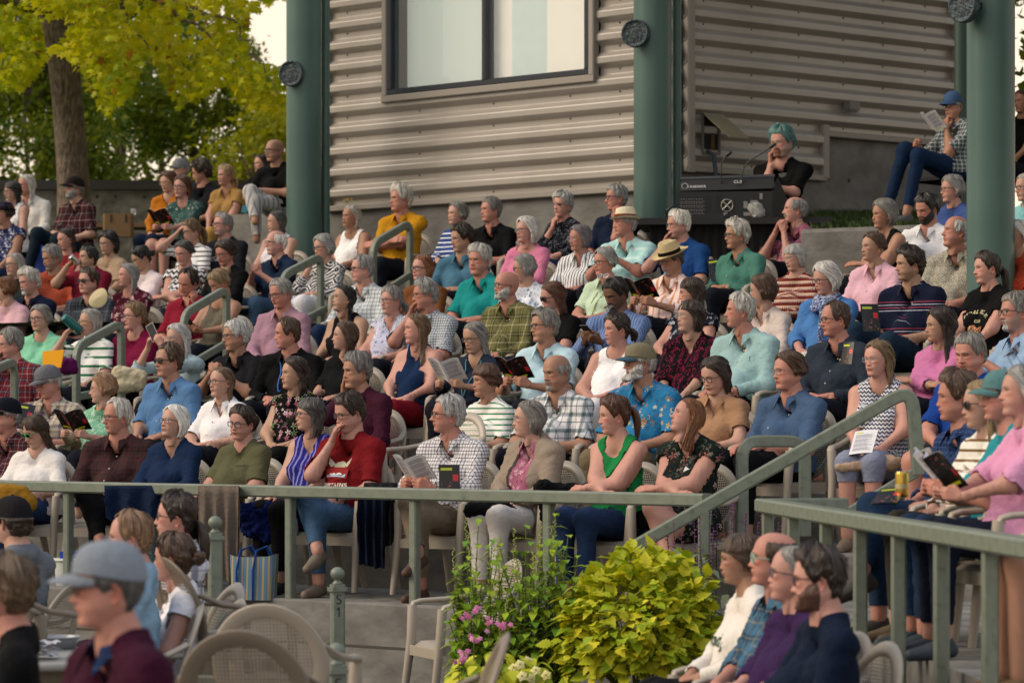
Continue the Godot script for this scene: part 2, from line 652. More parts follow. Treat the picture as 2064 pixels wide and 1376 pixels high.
# ---------- cutting a mesh where a value falls below zero; cut holds the new edges, two indices each ----------
func clip(v: PackedVector3Array,n: PackedVector3Array,uv: PackedVector2Array,t: PackedInt32Array,s: PackedFloat32Array,o: MB,cut: PackedInt32Array) -> PackedInt32Array:
	var at := PackedInt32Array()
	at.resize(v.size())
	at.fill(-1)
	var made := {}
	var has_uv := uv.size() == v.size()
	for k in range(0,t.size(),3):
		var ids := [t[k],t[k+1],t[k+2]]
		var a := s[ids[0]] > 0.0; var b := s[ids[1]] > 0.0; var d := s[ids[2]] > 0.0
		if not (a or b or d):
			continue
		var poly := PackedInt32Array()
		var edge := PackedInt32Array()
		for e in 3:
			var p: int=ids[e]; var q: int=ids[(e+1) % 3]
			if s[p] > 0.0:
				if at[p] < 0:
					at[p]=o.vert(v[p],n[p],Color.WHITE,uv[p] if has_uv else Vector2.ZERO)
				poly.append(at[p])
			if (s[p] > 0.0) != (s[q] > 0.0):
				var key := Vector2i(mini(p,q),maxi(p,q))
				if not made.has(key):
					var f := s[key.x]/(s[key.x] - s[key.y])
					made[key]=o.vert(v[key.x].lerp(v[key.y],f),n[key.x].lerp(n[key.y],f).normalized(),Color.WHITE,uv[key.x].lerp(uv[key.y],f) if has_uv else Vector2.ZERO)
				poly.append(made[key]); edge.append(made[key])
		for e in range(1,poly.size() - 1):
			o.tri(poly[0],poly[e],poly[e+1])
		if edge.size() == 2:
			# keep the order in which the polygon walks along the cut
			var i0 := poly.find(edge[0])
			if poly[(i0+1) % poly.size()] == edge[1]:
				cut.append(edge[0]); cut.append(edge[1])
			else:
				cut.append(edge[1]); cut.append(edge[0])
	return cut

# ---------- hair ----------
var hair_noise := noise(1.0,11,2)
var skin_noise := noise(1.0,5,2)

func keyed(keys: Array,x: float) -> float:
	for k in range(1,keys.size()):
		if x <= keys[k][0]:
			return lerpf(keys[k - 1][1],keys[k][1],smoothstep(keys[k - 1][0],keys[k][0],x))
	return keys[-1][1]

# hair that follows the skull: short, receding, horseshoe, or drawn back
func hair_cap(o: MB,v: PackedVector3Array,s: Dictionary) -> void:
	var nn := normals_of(v,head_tri)
	var rec: float=s.get("rec",0.0)
	var style: String=s.hr
	var thick: float=s.get("ht",0.012)
	var top: float=s.get("htop",0.008)
	var sc := PackedFloat32Array()
	var hp := PackedVector3Array()
	var uv := PackedVector2Array()
	var sd: float=s.seed
	var keys := [[0.0,0.077+0.026*rec],[20.0,0.079+0.030*rec],[38.0,0.076+0.036*rec],[56.0,0.047+0.036*rec],[68.0,0.012],[76.0,-0.014],[84.0,-0.020],[88.0,-0.002],[100.0,0.006],[112.0,-0.035],[132.0,-0.078],[180.0,-0.092]]
	if style == "p" or style == "u":
		keys=[[0.0,0.082],[30.0,0.074],[55.0,0.045],[70.0,0.010],[78.0,-0.020],[86.0,-0.004],[100.0,0.004],[114.0,-0.035],[135.0,-0.075],[180.0,-0.095]]
	for q in v.size():
		var p := v[q]
		var ap := absf(rad_to_deg(head_phi[q]))
		var jit := 0.004*hair_noise.get_noise_3d(head_phi[q]*30.0+sd*9.0,p.y*40.0,2.0)
		var mk := p.y - keyed(keys,ap)+jit
		if style == "h":
			mk=minf(mk,minf(0.062+0.05*(1.0 - rec)+jit*2.0 - p.y,(ap - 62.0)*0.003))
		sc.append(mk)
		var th := thick*smoothstep(-0.004,0.034,mk)+0.0012
		if style != "h":
			th += top*smoothstep(0.03,0.10,p.y)
		if s.has("hat") and p.y > 0.02: th=0.002
		var l := hair_noise.get_noise_3d(head_phi[q]*13.0+sd*3.0,p.y*14.0,p.z*9.0)+0.6*hair_noise.get_noise_3d(head_phi[q]*34.0+sd,p.y*30.0,p.z*16.0)
		var wav: float=s.get("wave",0.8)
		th *= 1.0+wav*l+0.30*sin(head_phi[q]+sd*2.0)*smoothstep(0.0,0.05,mk)
		var cu: float=s.get("curl",0.0)
		if cu > 0.0:
			th += cu*(0.5+0.5*hair_noise.get_noise_3d(p.x*75.0+sd,p.y*75.0,p.z*75.0))*smoothstep(0.0,0.02,mk)
		var q2 := p+nn[q]*th
		if s.has("swoop"):
			q2.y += 0.010*gs(p.z,p.y,0.07,0.085,0.03,0.02)*s.swoop
			q2.z += 0.012*gs(p.z,p.y,0.07,0.085,0.03,0.02)*s.swoop
		hp.append(q2)
		uv.append(Vector2(absf(head_phi[q])/TAU,p.y*2.2+p.z*0.8))
	var cut := PackedInt32Array()
	var f := o.v.size(); var ft := o.i.size()
	clip(hp,nn,uv,head_tri,sc,o,cut)
	o.smooth(f,ft)
	for k in range(0,cut.size(),2):
		var a := cut[k]; var b := cut[k+1]
		var a2 := o.vert(o.v[a] - o.n[a]*0.012,o.n[a],Color.WHITE,o.uv[a]); var b2 := o.vert(o.v[b] - o.n[b]*0.012,o.n[b],Color.WHITE,o.uv[b])
		o.quad(a,a2,b2,b)
	# loose locks lie along the surface and break it up
	var rng := RandomNumberGenerator.new()
	rng.seed=int(sd*1000.0)+9
	var got := 0
	for q in 400:
		if got >= 64 or s.has("hat"): break
		var r := rng.randi_range(2,34); var c := rng.randi_range(0,HC - 1)
		if sc[r*HC+c] < 0.006: continue
		got += 1
		var path := []
		var out := rng.randf_range(0.0005,0.0045)
		var sl := rng.randf_range(-0.6,0.6)
		for k in 4:
			var c2 := posmod(c+roundi(sl*k),HC)
			var id := mini(r+k*2,HR - 1)*HC+c2
			if k > 0 and sc[id] < 0.002: break
			path.append(hp[id]+nn[id]*(out*(0.4+0.5*k)))
		if path.size() > 2: o.tube(path,[0.003,0.0048,0.0042,0.001],3,Color.WHITE,0.5)
	if style == "p" or style == "u":
		hair_tail(o,s)

func hair_tail(o: MB,s: Dictionary) -> void:
	var sd: float=s.seed
	var hi: float=s.get("tail_y",0.03)
	if s.hr == "u":
		# a loose bun of wound locks
		var c := Vector3(0,hi,-0.125)
		for k in 9:
			var a := TAU*k/9.0+sd
			var ax := Vector3(cos(a),sin(a),0.3*sin(a*2.0)).normalized()
			var path := []
			for q in 7:
				var b := PI*1.3*q/6.0
				path.append(c+(ax*cos(b)+Vector3(0,0,-1)*sin(b))*(0.030+0.006*sin(a*3.0+q))*s.get("bun",1.0))
			o.tube(path,[0.006,0.013,0.016,0.016,0.014,0.010,0.004],6)
	else:
		var len: float=s.get("len",0.22)
		for k in 7:
			var a := TAU*k/7.0
			var path := []
			for q in 8:
				var t := q/7.0
				var sp := (0.012+0.020*sin(t*PI*0.85))*(0.0 if k == 6 else 1.0)
				path.append(Vector3(cos(a)*sp+0.012*t*sin(sd+k),hi+0.01*sin(t*3.0) - len*t*t+sin(a)*sp*0.6,-0.105 - 0.055*sin(t*2.2)+sin(a)*sp*0.5))
			o.tube(path,[0.008,0.014,0.018,0.019,0.018,0.015,0.010,0.003],6)

# hair with a shape of its own: bobs, long hair, curls
func hair_shell(o: MB,v: PackedVector3Array,s: Dictionary) -> void:
	var sd: float=s.seed
	var len: float=s.get("len",0.13)   # how far below the eyes it hangs
	var vol: float=s.get("vol",0.014)
	var curl: float=s.get("curl",0.0)
	var bangs: float=s.get("bangs",0.0)
	var part: float=s.get("part",0.25)
	var open: float=s.get("open",0.0)  # degrees that the sides are swept back from the face
	var flare: float=s.get("flare",0.010)
	var wave: float=s.get("wave",1.0)
	var rows_n := 15+int(len*30.0)
	var cols := 46
	var rows := []
	var mo: Dictionary=s.morph
	var wid: float=0.0775*(1.0+0.03*mo.get("fat",0.0))
	for r in rows_n:
		var row := []
		var t := float(r)/(rows_n - 1)
		var skull := 9.0/rows_n
		for k in cols+1:
			var c := -1.0+2.0*k/cols
			var y: float; var rad := 1.0
			if t < skull:
				var la := (1.0 - t/skull)*PI*0.5
				y=0.012+(0.106+vol*1.15)*sin(la)
				rad=pow(cos(la),0.72) if la < PI*0.5 else 0.0
			else:
				var g := (t - skull)/(1.0 - skull)
				y=0.012 - g*(len+0.012)
			# where the hair ends at the face, as an angle from the front
			var line := 0.079 - 0.052*bangs
			var fe := keyed([[-0.4,84.0+open],[-0.12,80.0+open],[-0.045,78.0+open],[0.0,72.0+open],[0.03,62.0+open*0.8],[0.06,46.0+open*0.5],[line+0.006,20.0 if bangs < 0.5 else 34.0],[line+0.022,0.0]],y)
			if bangs > 0.5:
				fe=keyed([[-0.4,84.0+open],[-0.12,80.0+open],[-0.02,74.0+open],[0.012,62.0],[line - 0.004,52.0],[line+0.006,0.0]],y)
			var phi := (1.0 if c >= 0.0 else -1.0)*(180.0 - (180.0 - fe)*absf(c))
			var ph := deg_to_rad(phi)
			var g2 := maxf(0.0,(0.012 - y)/maxf(len,0.01))
			var lock := hair_noise.get_noise_3d(ph*5.5+sd*3.0,y*5.0*wave,sd)*0.6+hair_noise.get_noise_3d(ph*17.0+sd,y*9.0*wave,3.0)*0.55
			var a := wid+vol+flare*sin(minf(g2,1.0)*2.2)+lock*0.017*(0.3+rad*0.7)
			var bz := 0.101+vol+lock*0.017
			var fz := 0.0935+vol*0.8+lock*0.006
			if y < 0.012:
				bz -= 0.030*smoothstep(0.0,0.09,0.012 - y) - 0.016*smoothstep(0.10,0.25,0.012 - y)
				fz=lerpf(fz,0.07,smoothstep(0.0,0.12,0.012 - y))
				a -= 0.012*smoothstep(0.02,0.09,0.012 - y)*(1.0 if len < 0.16 else 0.4)
				a += 0.030*smoothstep(0.16,0.32,0.012 - y)
			var cp := cos(ph); var sp := sin(ph)
			var x := a*signf(sp)*pow(absf(sp),0.9)*rad
			var z := (fz if cp > 0.0 else bz)*signf(cp)*pow(absf(cp),0.9)*rad
			# the ends turn in
			var ends := smoothstep(0.80,1.0,t) if len < 0.2 else smoothstep(0.9,1.0,t)*0.5
			x *= 1.0 - 0.16*ends; z=z*(1.0 - 0.14*ends)
			y += ends*0.030*hair_noise.get_noise_2d(ph*9.0+sd,7.0)
			# the edge beside the face rolls under
			var e := smoothstep(0.93,1.0,absf(c))*smoothstep(0.10,0.06,y)
			x -= signf(x)*0.016*e
			z -= 0.010*e
			if rad > 0.3 and bangs < 0.5 and y > 0.03:
				# a parting: a shallow furrow on one side
				var fx := exp(-pow((x - part*0.10)/0.010,2.0))*smoothstep(-0.04,0.02,z)
				y -= 0.006*fx
			if curl > 0.0:
				var q := Vector3(x,y,z)
				var dir := Vector3(x,(y - 0.02)*0.8,z).normalized()
				q += dir*curl*(hair_noise.get_noise_3d(x*62.0+sd,y*62.0,z*62.0)+0.5*hair_noise.get_noise_3d(x*130.0+sd,y*130.0,z*130.0))
				x=q.x; y=q.y; z=q.z
			var lift := 1.0
			row.append(Vector3(x,y*lift,z - 0.006))
		rows.append(row)
	var f := o.v.size(); var ft := o.i.size()
	o.grid(rows,false,Vector3(0,0.02,-0.01))
	for k in range(f,o.v.size()):
		o.uv[k]=Vector2(o.uv[k].x*1.0,o.uv[k].y*0.8)
	# thickness: an inner sheet joined along the edges
	var w := cols+1
	var f2 := o.v.size()
	for k in w*rows_n:
		o.vert(o.v[f+k] - o.n[f+k]*0.010,-o.n[f+k],Color.WHITE,o.uv[f+k])
	var ft2 := o.i.size()
	for k in range(ft,ft2,3):
		o.i.append(o.i[k] - f+f2); o.i.append(o.i[k+2] - f+f2); o.i.append(o.i[k+1] - f+f2)
	var loop := []
	for r in rows_n: loop.append(r*w)
	for k in range(1,w): loop.append((rows_n - 1)*w+k)
	for r in range(rows_n - 2,-1,-1): loop.append(r*w+w - 1)
	var ft3 := o.i.size()
	for k in loop.size() - 1:
		o.quad(f+loop[k],f+loop[k+1],f2+loop[k+1],f2+loop[k])
	# loose locks that break the outline
	var rng := RandomNumberGenerator.new()
	rng.seed=int(sd*1000.0)+3
	for k in int(s.get("wisps",60)):
		var r := rng.randi_range(2,rows_n - 4)
		var cc := rng.randi_range(5,cols - 5)
		var path := []
		var out := rng.randf_range(0.001,0.006)
		for q in 4:
			var rr := mini(r+q,rows_n - 1)
			var id := f+rr*w+cc
			path.append(o.v[id]+o.n[id]*(out*(0.6+0.5*q) - 0.002)+Vector3(0,-0.012*float(maxi(r+q - rows_n+1,0)),0))
		o.tube(path,[0.0035,0.005,0.0045,0.001],3,Color.WHITE,0.5)

# a beard or moustache: the lower face again, standing off the skin
func beard(o: MB,v: PackedVector3Array,s: Dictionary) -> void:
	var nn := normals_of(v,head_tri)
	var kind: String=s.bd
	var sc := PackedFloat32Array(); var hp := PackedVector3Array(); var uv := PackedVector2Array()
	var th: float=s.get("bt",0.010)
	for q in v.size():
		var p := v[q]
		var mk := head_beard[q]
		if kind == "m":
			mk=minf(0.034 - absf(p.x),minf(-0.0475 - p.y,p.y+0.0655+0.15*maxf(absf(p.x) - 0.012,0.0)+0.0)) if p.z > 0.04 else -0.02
		elif kind == "g":
			var g := minf(0.031 - absf(p.x),minf(-0.0475 - p.y,p.y+0.122)) if p.z > 0.035 else -0.02
			if p.y > -0.078 and p.y < -0.058: g=minf(g,absf(p.x) - 0.022)
			mk=g
		elif kind == "c":
			mk=minf(0.026 - absf(p.x),minf(-0.084 - p.y,p.y+0.125)) if p.z > 0.035 else -0.02
		mk += 0.0025*hair_noise.get_noise_3d(p.x*90.0,p.y*90.0,s.seed)
		sc.append(mk)
		var t := th*smoothstep(-0.004,0.026,mk)*lerpf(1.0,0.45,smoothstep(25.0,60.0,absf(rad_to_deg(head_phi[q]))))*(1.0+0.5*hair_noise.get_noise_3d(p.x*110.0,p.y*60.0,s.seed*5.0))
		var d := nn[q]
		if p.y < -0.085: d=(d+Vector3(0,-0.7,0.15)).normalized(); t *= s.get("bl",1.3)
		hp.append(p+d*(t+0.0008))
		uv.append(Vector2(p.x*4.0,p.y*2.0))
	var cut := PackedInt32Array()
	var f := o.v.size(); var ft := o.i.size()
	clip(hp,nn,uv,head_tri,sc,o,cut)
	o.smooth(f,ft)

func cap_hat(o: MB,brim: MB,v: PackedVector3Array,s: Dictionary) -> void:
	var nn := normals_of(v,head_tri)
	var sc := PackedFloat32Array(); var hp := PackedVector3Array(); var uv := PackedVector2Array()
	for q in v.size():
		var p := v[q]
		var edge := lerpf(0.016,0.042,smoothstep(-0.09,0.09,p.z))
		sc.append(p.y - edge)
		var g := p+nn[q]*0.013
		g.y += 0.010*smoothstep(0.04,0.11,p.y)
		g.z += 0.006*smoothstep(0.05,0.09,p.y)*smoothstep(0.0,0.06,p.z)
		hp.append(g); uv.append(Vector2(head_phi[q]/TAU*4.0,p.y*6.0))
	var cut := PackedInt32Array()
	var f := o.v.size(); var ft := o.i.size()
	clip(hp,nn,uv,head_tri,sc,o,cut)
	o.smooth(f,ft)
	for k in range(0,cut.size(),2):
		var a := cut[k]; var b := cut[k+1]
		var a2 := o.vert(o.v[a] - o.n[a]*0.008,-o.n[a]); var b2 := o.vert(o.v[b] - o.n[b]*0.008,-o.n[b])
		o.quad(a,a2,b2,b)
	var btn := MB.new()
	btn.tube([Vector3(0,0.137,-0.004),Vector3(0,0.144,-0.004)],[0.008,0.006],8)
	o.add(btn,Transform3D.IDENTITY)
	# the peak
	var rows := []
	for low in [0.0,-0.004]:
		var a := []; var b := []; var c := []; var d := []
		for k in 15:
			var t := -1.0+k/7.0
			var ph := t*1.15
			var y=0.043 - 0.016*t*t+low
			a.append(Vector3(sin(ph)*0.086,y,cos(ph)*0.098+0.004))
			b.append(Vector3(sin(ph)*0.086,y - 0.004+0.0,cos(ph)*0.098+0.030*cos(t*1.45)+0.004))
			c.append(Vector3(sin(ph)*0.083,y - 0.012,cos(ph)*0.098+0.058*cos(t*1.5)+0.004))
			d.append(Vector3(sin(ph)*0.080,y - 0.021,cos(ph)*0.098+0.072*cos(t*1.5)+0.004))
		if low == 0.0:
			rows.append_array([a,b,c,d])
		else:
			rows.append_array([d,c,b,a])
	rows.append(rows[0])
	brim.grid(rows,false,Vector3(0,0.03,0.12))

# straw hats: elliptical rings from the top of the crown to the edge of the brim and back under
func brim_hat(o: MB,band: MB,s: Dictionary) -> void:
	var bw: float=s.get("brim",0.055)
	var tall: float=s.get("tall",0.105)
	var prof := [[0.02,tall - 0.014],[0.045,tall - 0.006],[0.062,tall],[0.072,tall - 0.010],[0.079,tall*0.55],[0.084,0.012],[0.088,0.002],[0.088+bw*0.5,-0.006],[0.088+bw*0.93,-0.004],[0.088+bw,0.002],[0.088+bw*0.97,-0.003],[0.088+bw*0.5,-0.0095],[0.086,-0.003]]
	var rows := []
	for p in prof:
		var ring := []
		for k in 32:
			var a := TAU*k/32.0
			var curlup: float=s.get("brimroll",0.020)*smoothstep(0.09,0.088+bw,p[0])*absf(sin(a))
			var pinch: float=1.0
			var y: float=p[1]
			if p[1] > tall*0.7:
				pinch=1.0 - 0.16*smoothstep(0.2,1.0,cos(a))
				y -= s.get("dent",0.014)*(1.0 - smoothstep(0.0,0.05,absf(p[0]*sin(a))))*(1.0 if p[0] < 0.07 else 0.4)
			ring.append(Vector3(sin(a)*p[0]*pinch,0.046+y+curlup - 0.006*cos(a)*smoothstep(0.09,0.12,p[0]),cos(a)*(p[0]*1.0+0.016) - 0.004))
		rows.append(ring)
	o.grid(rows,true,Vector3(0,0.07,0))
	var br := []
	for p in [[0.0865,0.004],[0.0895,0.006],[0.0855,0.032],[0.082,0.034]]:
		var ring := []
		for k in 32:
			var a := TAU*k/32.0
			ring.append(Vector3(sin(a)*p[0],0.046+p[1],cos(a)*(p[0]+0.016) - 0.004))
		br.append(ring)
	band.grid(br,true,Vector3(0,0.07,0))

# spectacles in head space
func spectacles(o: MB,lens: MB,v: PackedVector3Array,s: Dictionary) -> void:
	var fm := face_map(v)
	var r: float=s.get("gr",0.0019)*1.15
	var w: float=s.get("gw",0.0245); var h: float=s.get("gh",0.019)
	var zf := maxf(face_z(fm,0.0,0.004),face_z(fm,0.028,0.019))+0.003
	for sd in [-1.0,1.0]:
		var ring := []
		for k in 15:
			var a := TAU*k/14.0
			var cx := cos(a); var sy := sin(a)
			var x := signf(cx)*pow(absf(cx),0.72)*w
			var y := signf(sy)*pow(absf(sy),0.78)*h
			ring.append(Vector3(sd*0.0335+x,-0.001+y,zf - 0.10*absf(sd*0.0335+x) - 0.02*absf(y)))
		var m := MB.new()
		m.tube(ring,[r],5)
		o.add(m,Transform3D.IDENTITY)
		var f := lens.v.size(); var ft := lens.i.size()
		lens.vert(Vector3(sd*0.0335,-0.001,zf - 0.0030),Vector3.BACK)
		for k in 14:
			lens.vert(ring[k]+Vector3(0,0,-0.0002),Vector3.BACK)
		for k in 14:
			lens.tri(f,f+1+k,f+1+(k+1) % 14)
		lens.face_out(Vector3(0,0,-1),ft)
		lens.smooth(f,ft)
		var t := MB.new()
		t.tube([Vector3(sd*(0.0335+w),0.006,zf - 0.10*(0.0335+w)),Vector3(sd*0.072,0.007,zf - 0.018),Vector3(sd*0.0785,0.004,0.01),Vector3(sd*0.0785,-0.002,-0.012),Vector3(sd*0.077,-0.022,-0.024)],[r*0.85],5)
		o.add(t,Transform3D.IDENTITY)
	var b := MB.new()
	b.tube([Vector3(-0.0335+w - 0.001,0.004,zf - 0.001),Vector3(0,0.0065,zf+0.0015),Vector3(0.0335 - w+0.001,0.004,zf - 0.001)],[r*0.9],5)
	o.add(b,Transform3D.IDENTITY)
# ---------- bodies: a field of tapered bones, meshed with surface nets ----------
# a bone: [from, to, radius, radius, z squash]
func nets(bones: Array,cell: float,w: float) -> MB:
	var lo := Vector3.ONE*1e9; var hi := -lo
	for b in bones:
		var r: float=maxf(b[2],b[3])+3.0*cell
		lo=lo.min(b[0] - Vector3.ONE*r).min(b[1] - Vector3.ONE*r)
		hi=hi.max(b[0]+Vector3.ONE*r).max(b[1]+Vector3.ONE*r)
	var nx := int((hi.x - lo.x)/cell)+2; var ny := int((hi.y - lo.y)/cell)+2; var nz := int((hi.z - lo.z)/cell)+2
	var S := PackedFloat32Array()
	S.resize(nx*ny*nz)
	var iw := 1.0/w
	for b in bones:
		var a: Vector3=b[0]; var ab: Vector3=b[1] - b[0]
		var inv := 1.0/maxf(ab.length_squared(),1e-9)
		var ra: float=b[2]; var dr: float=b[3] - b[2]
		var zs: float=b[4] if b.size() > 4 else 1.0
		var far := w*3.2
		var rx := maxf(b[2],b[3])+far
		var blo: Vector3=a.min(b[1]) - Vector3(rx,rx,rx/zs) - lo
		var bhi: Vector3=a.max(b[1])+Vector3(rx,rx,rx/zs) - lo
		var x0 := maxi(int(blo.x/cell),0); var x1 := mini(int(bhi.x/cell)+1,nx - 1)
		var y0 := maxi(int(blo.y/cell),0); var y1 := mini(int(bhi.y/cell)+1,ny - 1)
		var z0 := maxi(int(blo.z/cell),0); var z1 := mini(int(bhi.z/cell)+1,nz - 1)
		for z in range(z0,z1+1):
			for y in range(y0,y1+1):
				var id := (z*ny+y)*nx+x0
				var q := lo+Vector3(x0,y,z)*cell - a
				for x in range(x0,x1+1):
					var t := clampf(q.dot(ab)*inv,0.0,1.0)
					var dd := q - ab*t
					dd.z *= zs
					var d := dd.length() - ra - dr*t
					if d < far:
						S[id] += exp(-d*iw)
					id += 1
					q.x += cell
	var o := MB.new()
	var at := PackedInt32Array()
	at.resize(nx*ny*nz)
	at.fill(-1)
	var sx := 1; var sy := nx; var sz := nx*ny
	var step := PackedInt32Array([sx,sy,sz])
	var offs := PackedInt32Array()
	for z in 2:
		for y in 2:
			for x in 2:
				offs.append(x+y*sy+z*sz)
	var ev := PackedVector3Array()
	for z in 2:
		for y in 2:
			for x in 2:
				ev.append(Vector3(x,y,z))
	var edges := PackedInt32Array([0,1,2,3,4,5,6,7,0,2,1,3,4,6,5,7,0,4,1,5,2,6,3,7])
	for z in range(1,nz - 1):
		for y in range(1,ny - 1):
			var id := (z*ny+y)*nx
			for x in range(1,nx - 1):
				if S[id+x] <= 1.0:
					continue
				for axis in 3:
					for dir in [-1,1]:
						var nb: int=id+x+dir*step[axis]
						if S[nb] > 1.0:
							continue
						# the four cells round this edge
						var base: int=id+x if dir == 1 else nb
						var u: int=step[(axis+1) % 3]; var vv: int=step[(axis+2) % 3]
						var cells := [base,base - u,base - u - vv,base - vv]
						var q := PackedInt32Array([0,0,0,0])
						for k in 4:
							var cb: int=cells[k]
							if at[cb] < 0:
								var sum := Vector3.ZERO; var cnt := 0
								for e in range(0,24,2):
									var sa := S[cb+offs[edges[e]]]; var sb := S[cb+offs[edges[e+1]]]
									if (sa > 1.0) != (sb > 1.0):
										var la := log(maxf(sa,0.02)); var lb := log(maxf(sb,0.02))
										sum += ev[edges[e]].lerp(ev[edges[e+1]],la/(la - lb)); cnt += 1
								var cx := cb % nx; var cy := (cb/nx) % ny; var cz := cb/sz
								at[cb]=o.vert(lo+(Vector3(cx,cy,cz)+sum/maxf(cnt,1))*cell,Vector3.UP)
							q[k]=at[cb]
						if dir == 1:
							o.quad(q[0],q[3],q[2],q[1])
						else:
							o.quad(q[0],q[1],q[2],q[3])
	# decide the facing from the whole: the volume of a closed surface
	var vol := 0.0
	for k in range(0,o.i.size(),3):
		var a := o.v[o.i[k]]; var b := o.v[o.i[k+1]]; var d := o.v[o.i[k+2]]
		vol += d.cross(b).dot(a)
	if vol < 0.0:
		o.flip()
	o.smooth()
	return o

# ---------- hands ----------
var hand_kinds := {}

func make_hands() -> void:
	# right hand: fingers along +z, palm down (-y), thumb towards +x; the wrist is the origin
	for kind in ["relaxed","fist","flat"]:
		var curl: float={"relaxed": 0.32,"fist": 1.05,"flat": 0.10}[kind]
		var b := []
		b.append([Vector3(0,0,-0.02),Vector3(0,0.002,0.012),0.024,0.023])
		for k in 4:
			var x: float=[0.026,0.009,-0.009,-0.025][k]
			b.append([Vector3(x*0.55,0.002,0.012),Vector3(x,0.004,0.088 - 0.006*absf(k - 1.2)),0.0165,0.0125])
			var p := Vector3(x,0.003,0.090 - 0.006*absf(k - 1.2))
			var a := -curl*(0.6+0.1*k)
			var side := x*0.12
			var seg: float=[0.043,0.048,0.044,0.034][k]
			for j in 3:
				var d := Vector3(side,sin(a),cos(a)).normalized()
				var q := p+d*seg
				b.append([p,q,0.0092 - 0.0007*j,0.0085 - 0.0008*j])
				p=q
				seg *= 0.66 if j == 0 else 0.8
				a -= curl*(1.15 if j == 0 else 0.8)
		var tp := Vector3(0.020,-0.004,0.022)
		var t1 := tp+Vector3(0.026,-0.010,0.026)
		var t2 := t1+Vector3(0.012 - 0.02*curl,-0.010 - 0.008*curl,0.030)
		var t3 := t2+Vector3(0.002 - 0.020*curl,-0.006 - 0.004*curl,0.024)
		b.append([tp,t1,0.017,0.012]); b.append([t1,t2,0.0115,0.010]); b.append([t2,t3,0.0100,0.0075])
		var m := nets(b,0.0055,0.0028)
		# nails and creases as tone: fingertips pinker, knuckles redder
		for q in m.v.size():
			var p := m.v[q]
			var k := 1.0+0.06*skin_noise.get_noise_3d(p.x*300.0,p.y*300.0,p.z*300.0)
			var red := smoothstep(0.10,0.17,p.z)*0.5+exp(-pow((p.z - 0.088)/0.010,2.0))*0.5
			m.c[q]=Color(k,k*(1.0 - 0.12*red),k*(1.0 - 0.14*red))
		hand_kinds[kind]=m

# ---------- one seated person ----------
func two_bone(a: Vector3,t: Vector3,l1: float,l2: float,pole: Vector3) -> Array:
	var d := t - a
	var l := clampf(d.length(),absf(l1 - l2)+0.01,(l1+l2)*0.995)
	var dir := d.normalized()
	var x := (l1*l1 - l2*l2+l*l)/(2.0*l)
	var h := sqrt(maxf(l1*l1 - x*x,0.0))
	var side := (pole - dir*pole.dot(dir)).normalized()
	return [a+dir*x+side*h,a+dir*l]

func near(p: Vector3,a: Vector3,b: Vector3) -> Vector2:
	var ab := b - a
	var t := clampf((p - a).dot(ab)/maxf(ab.length_squared(),1e-9),0.0,1.0)
	return Vector2((p - a - ab*t).length(),t)

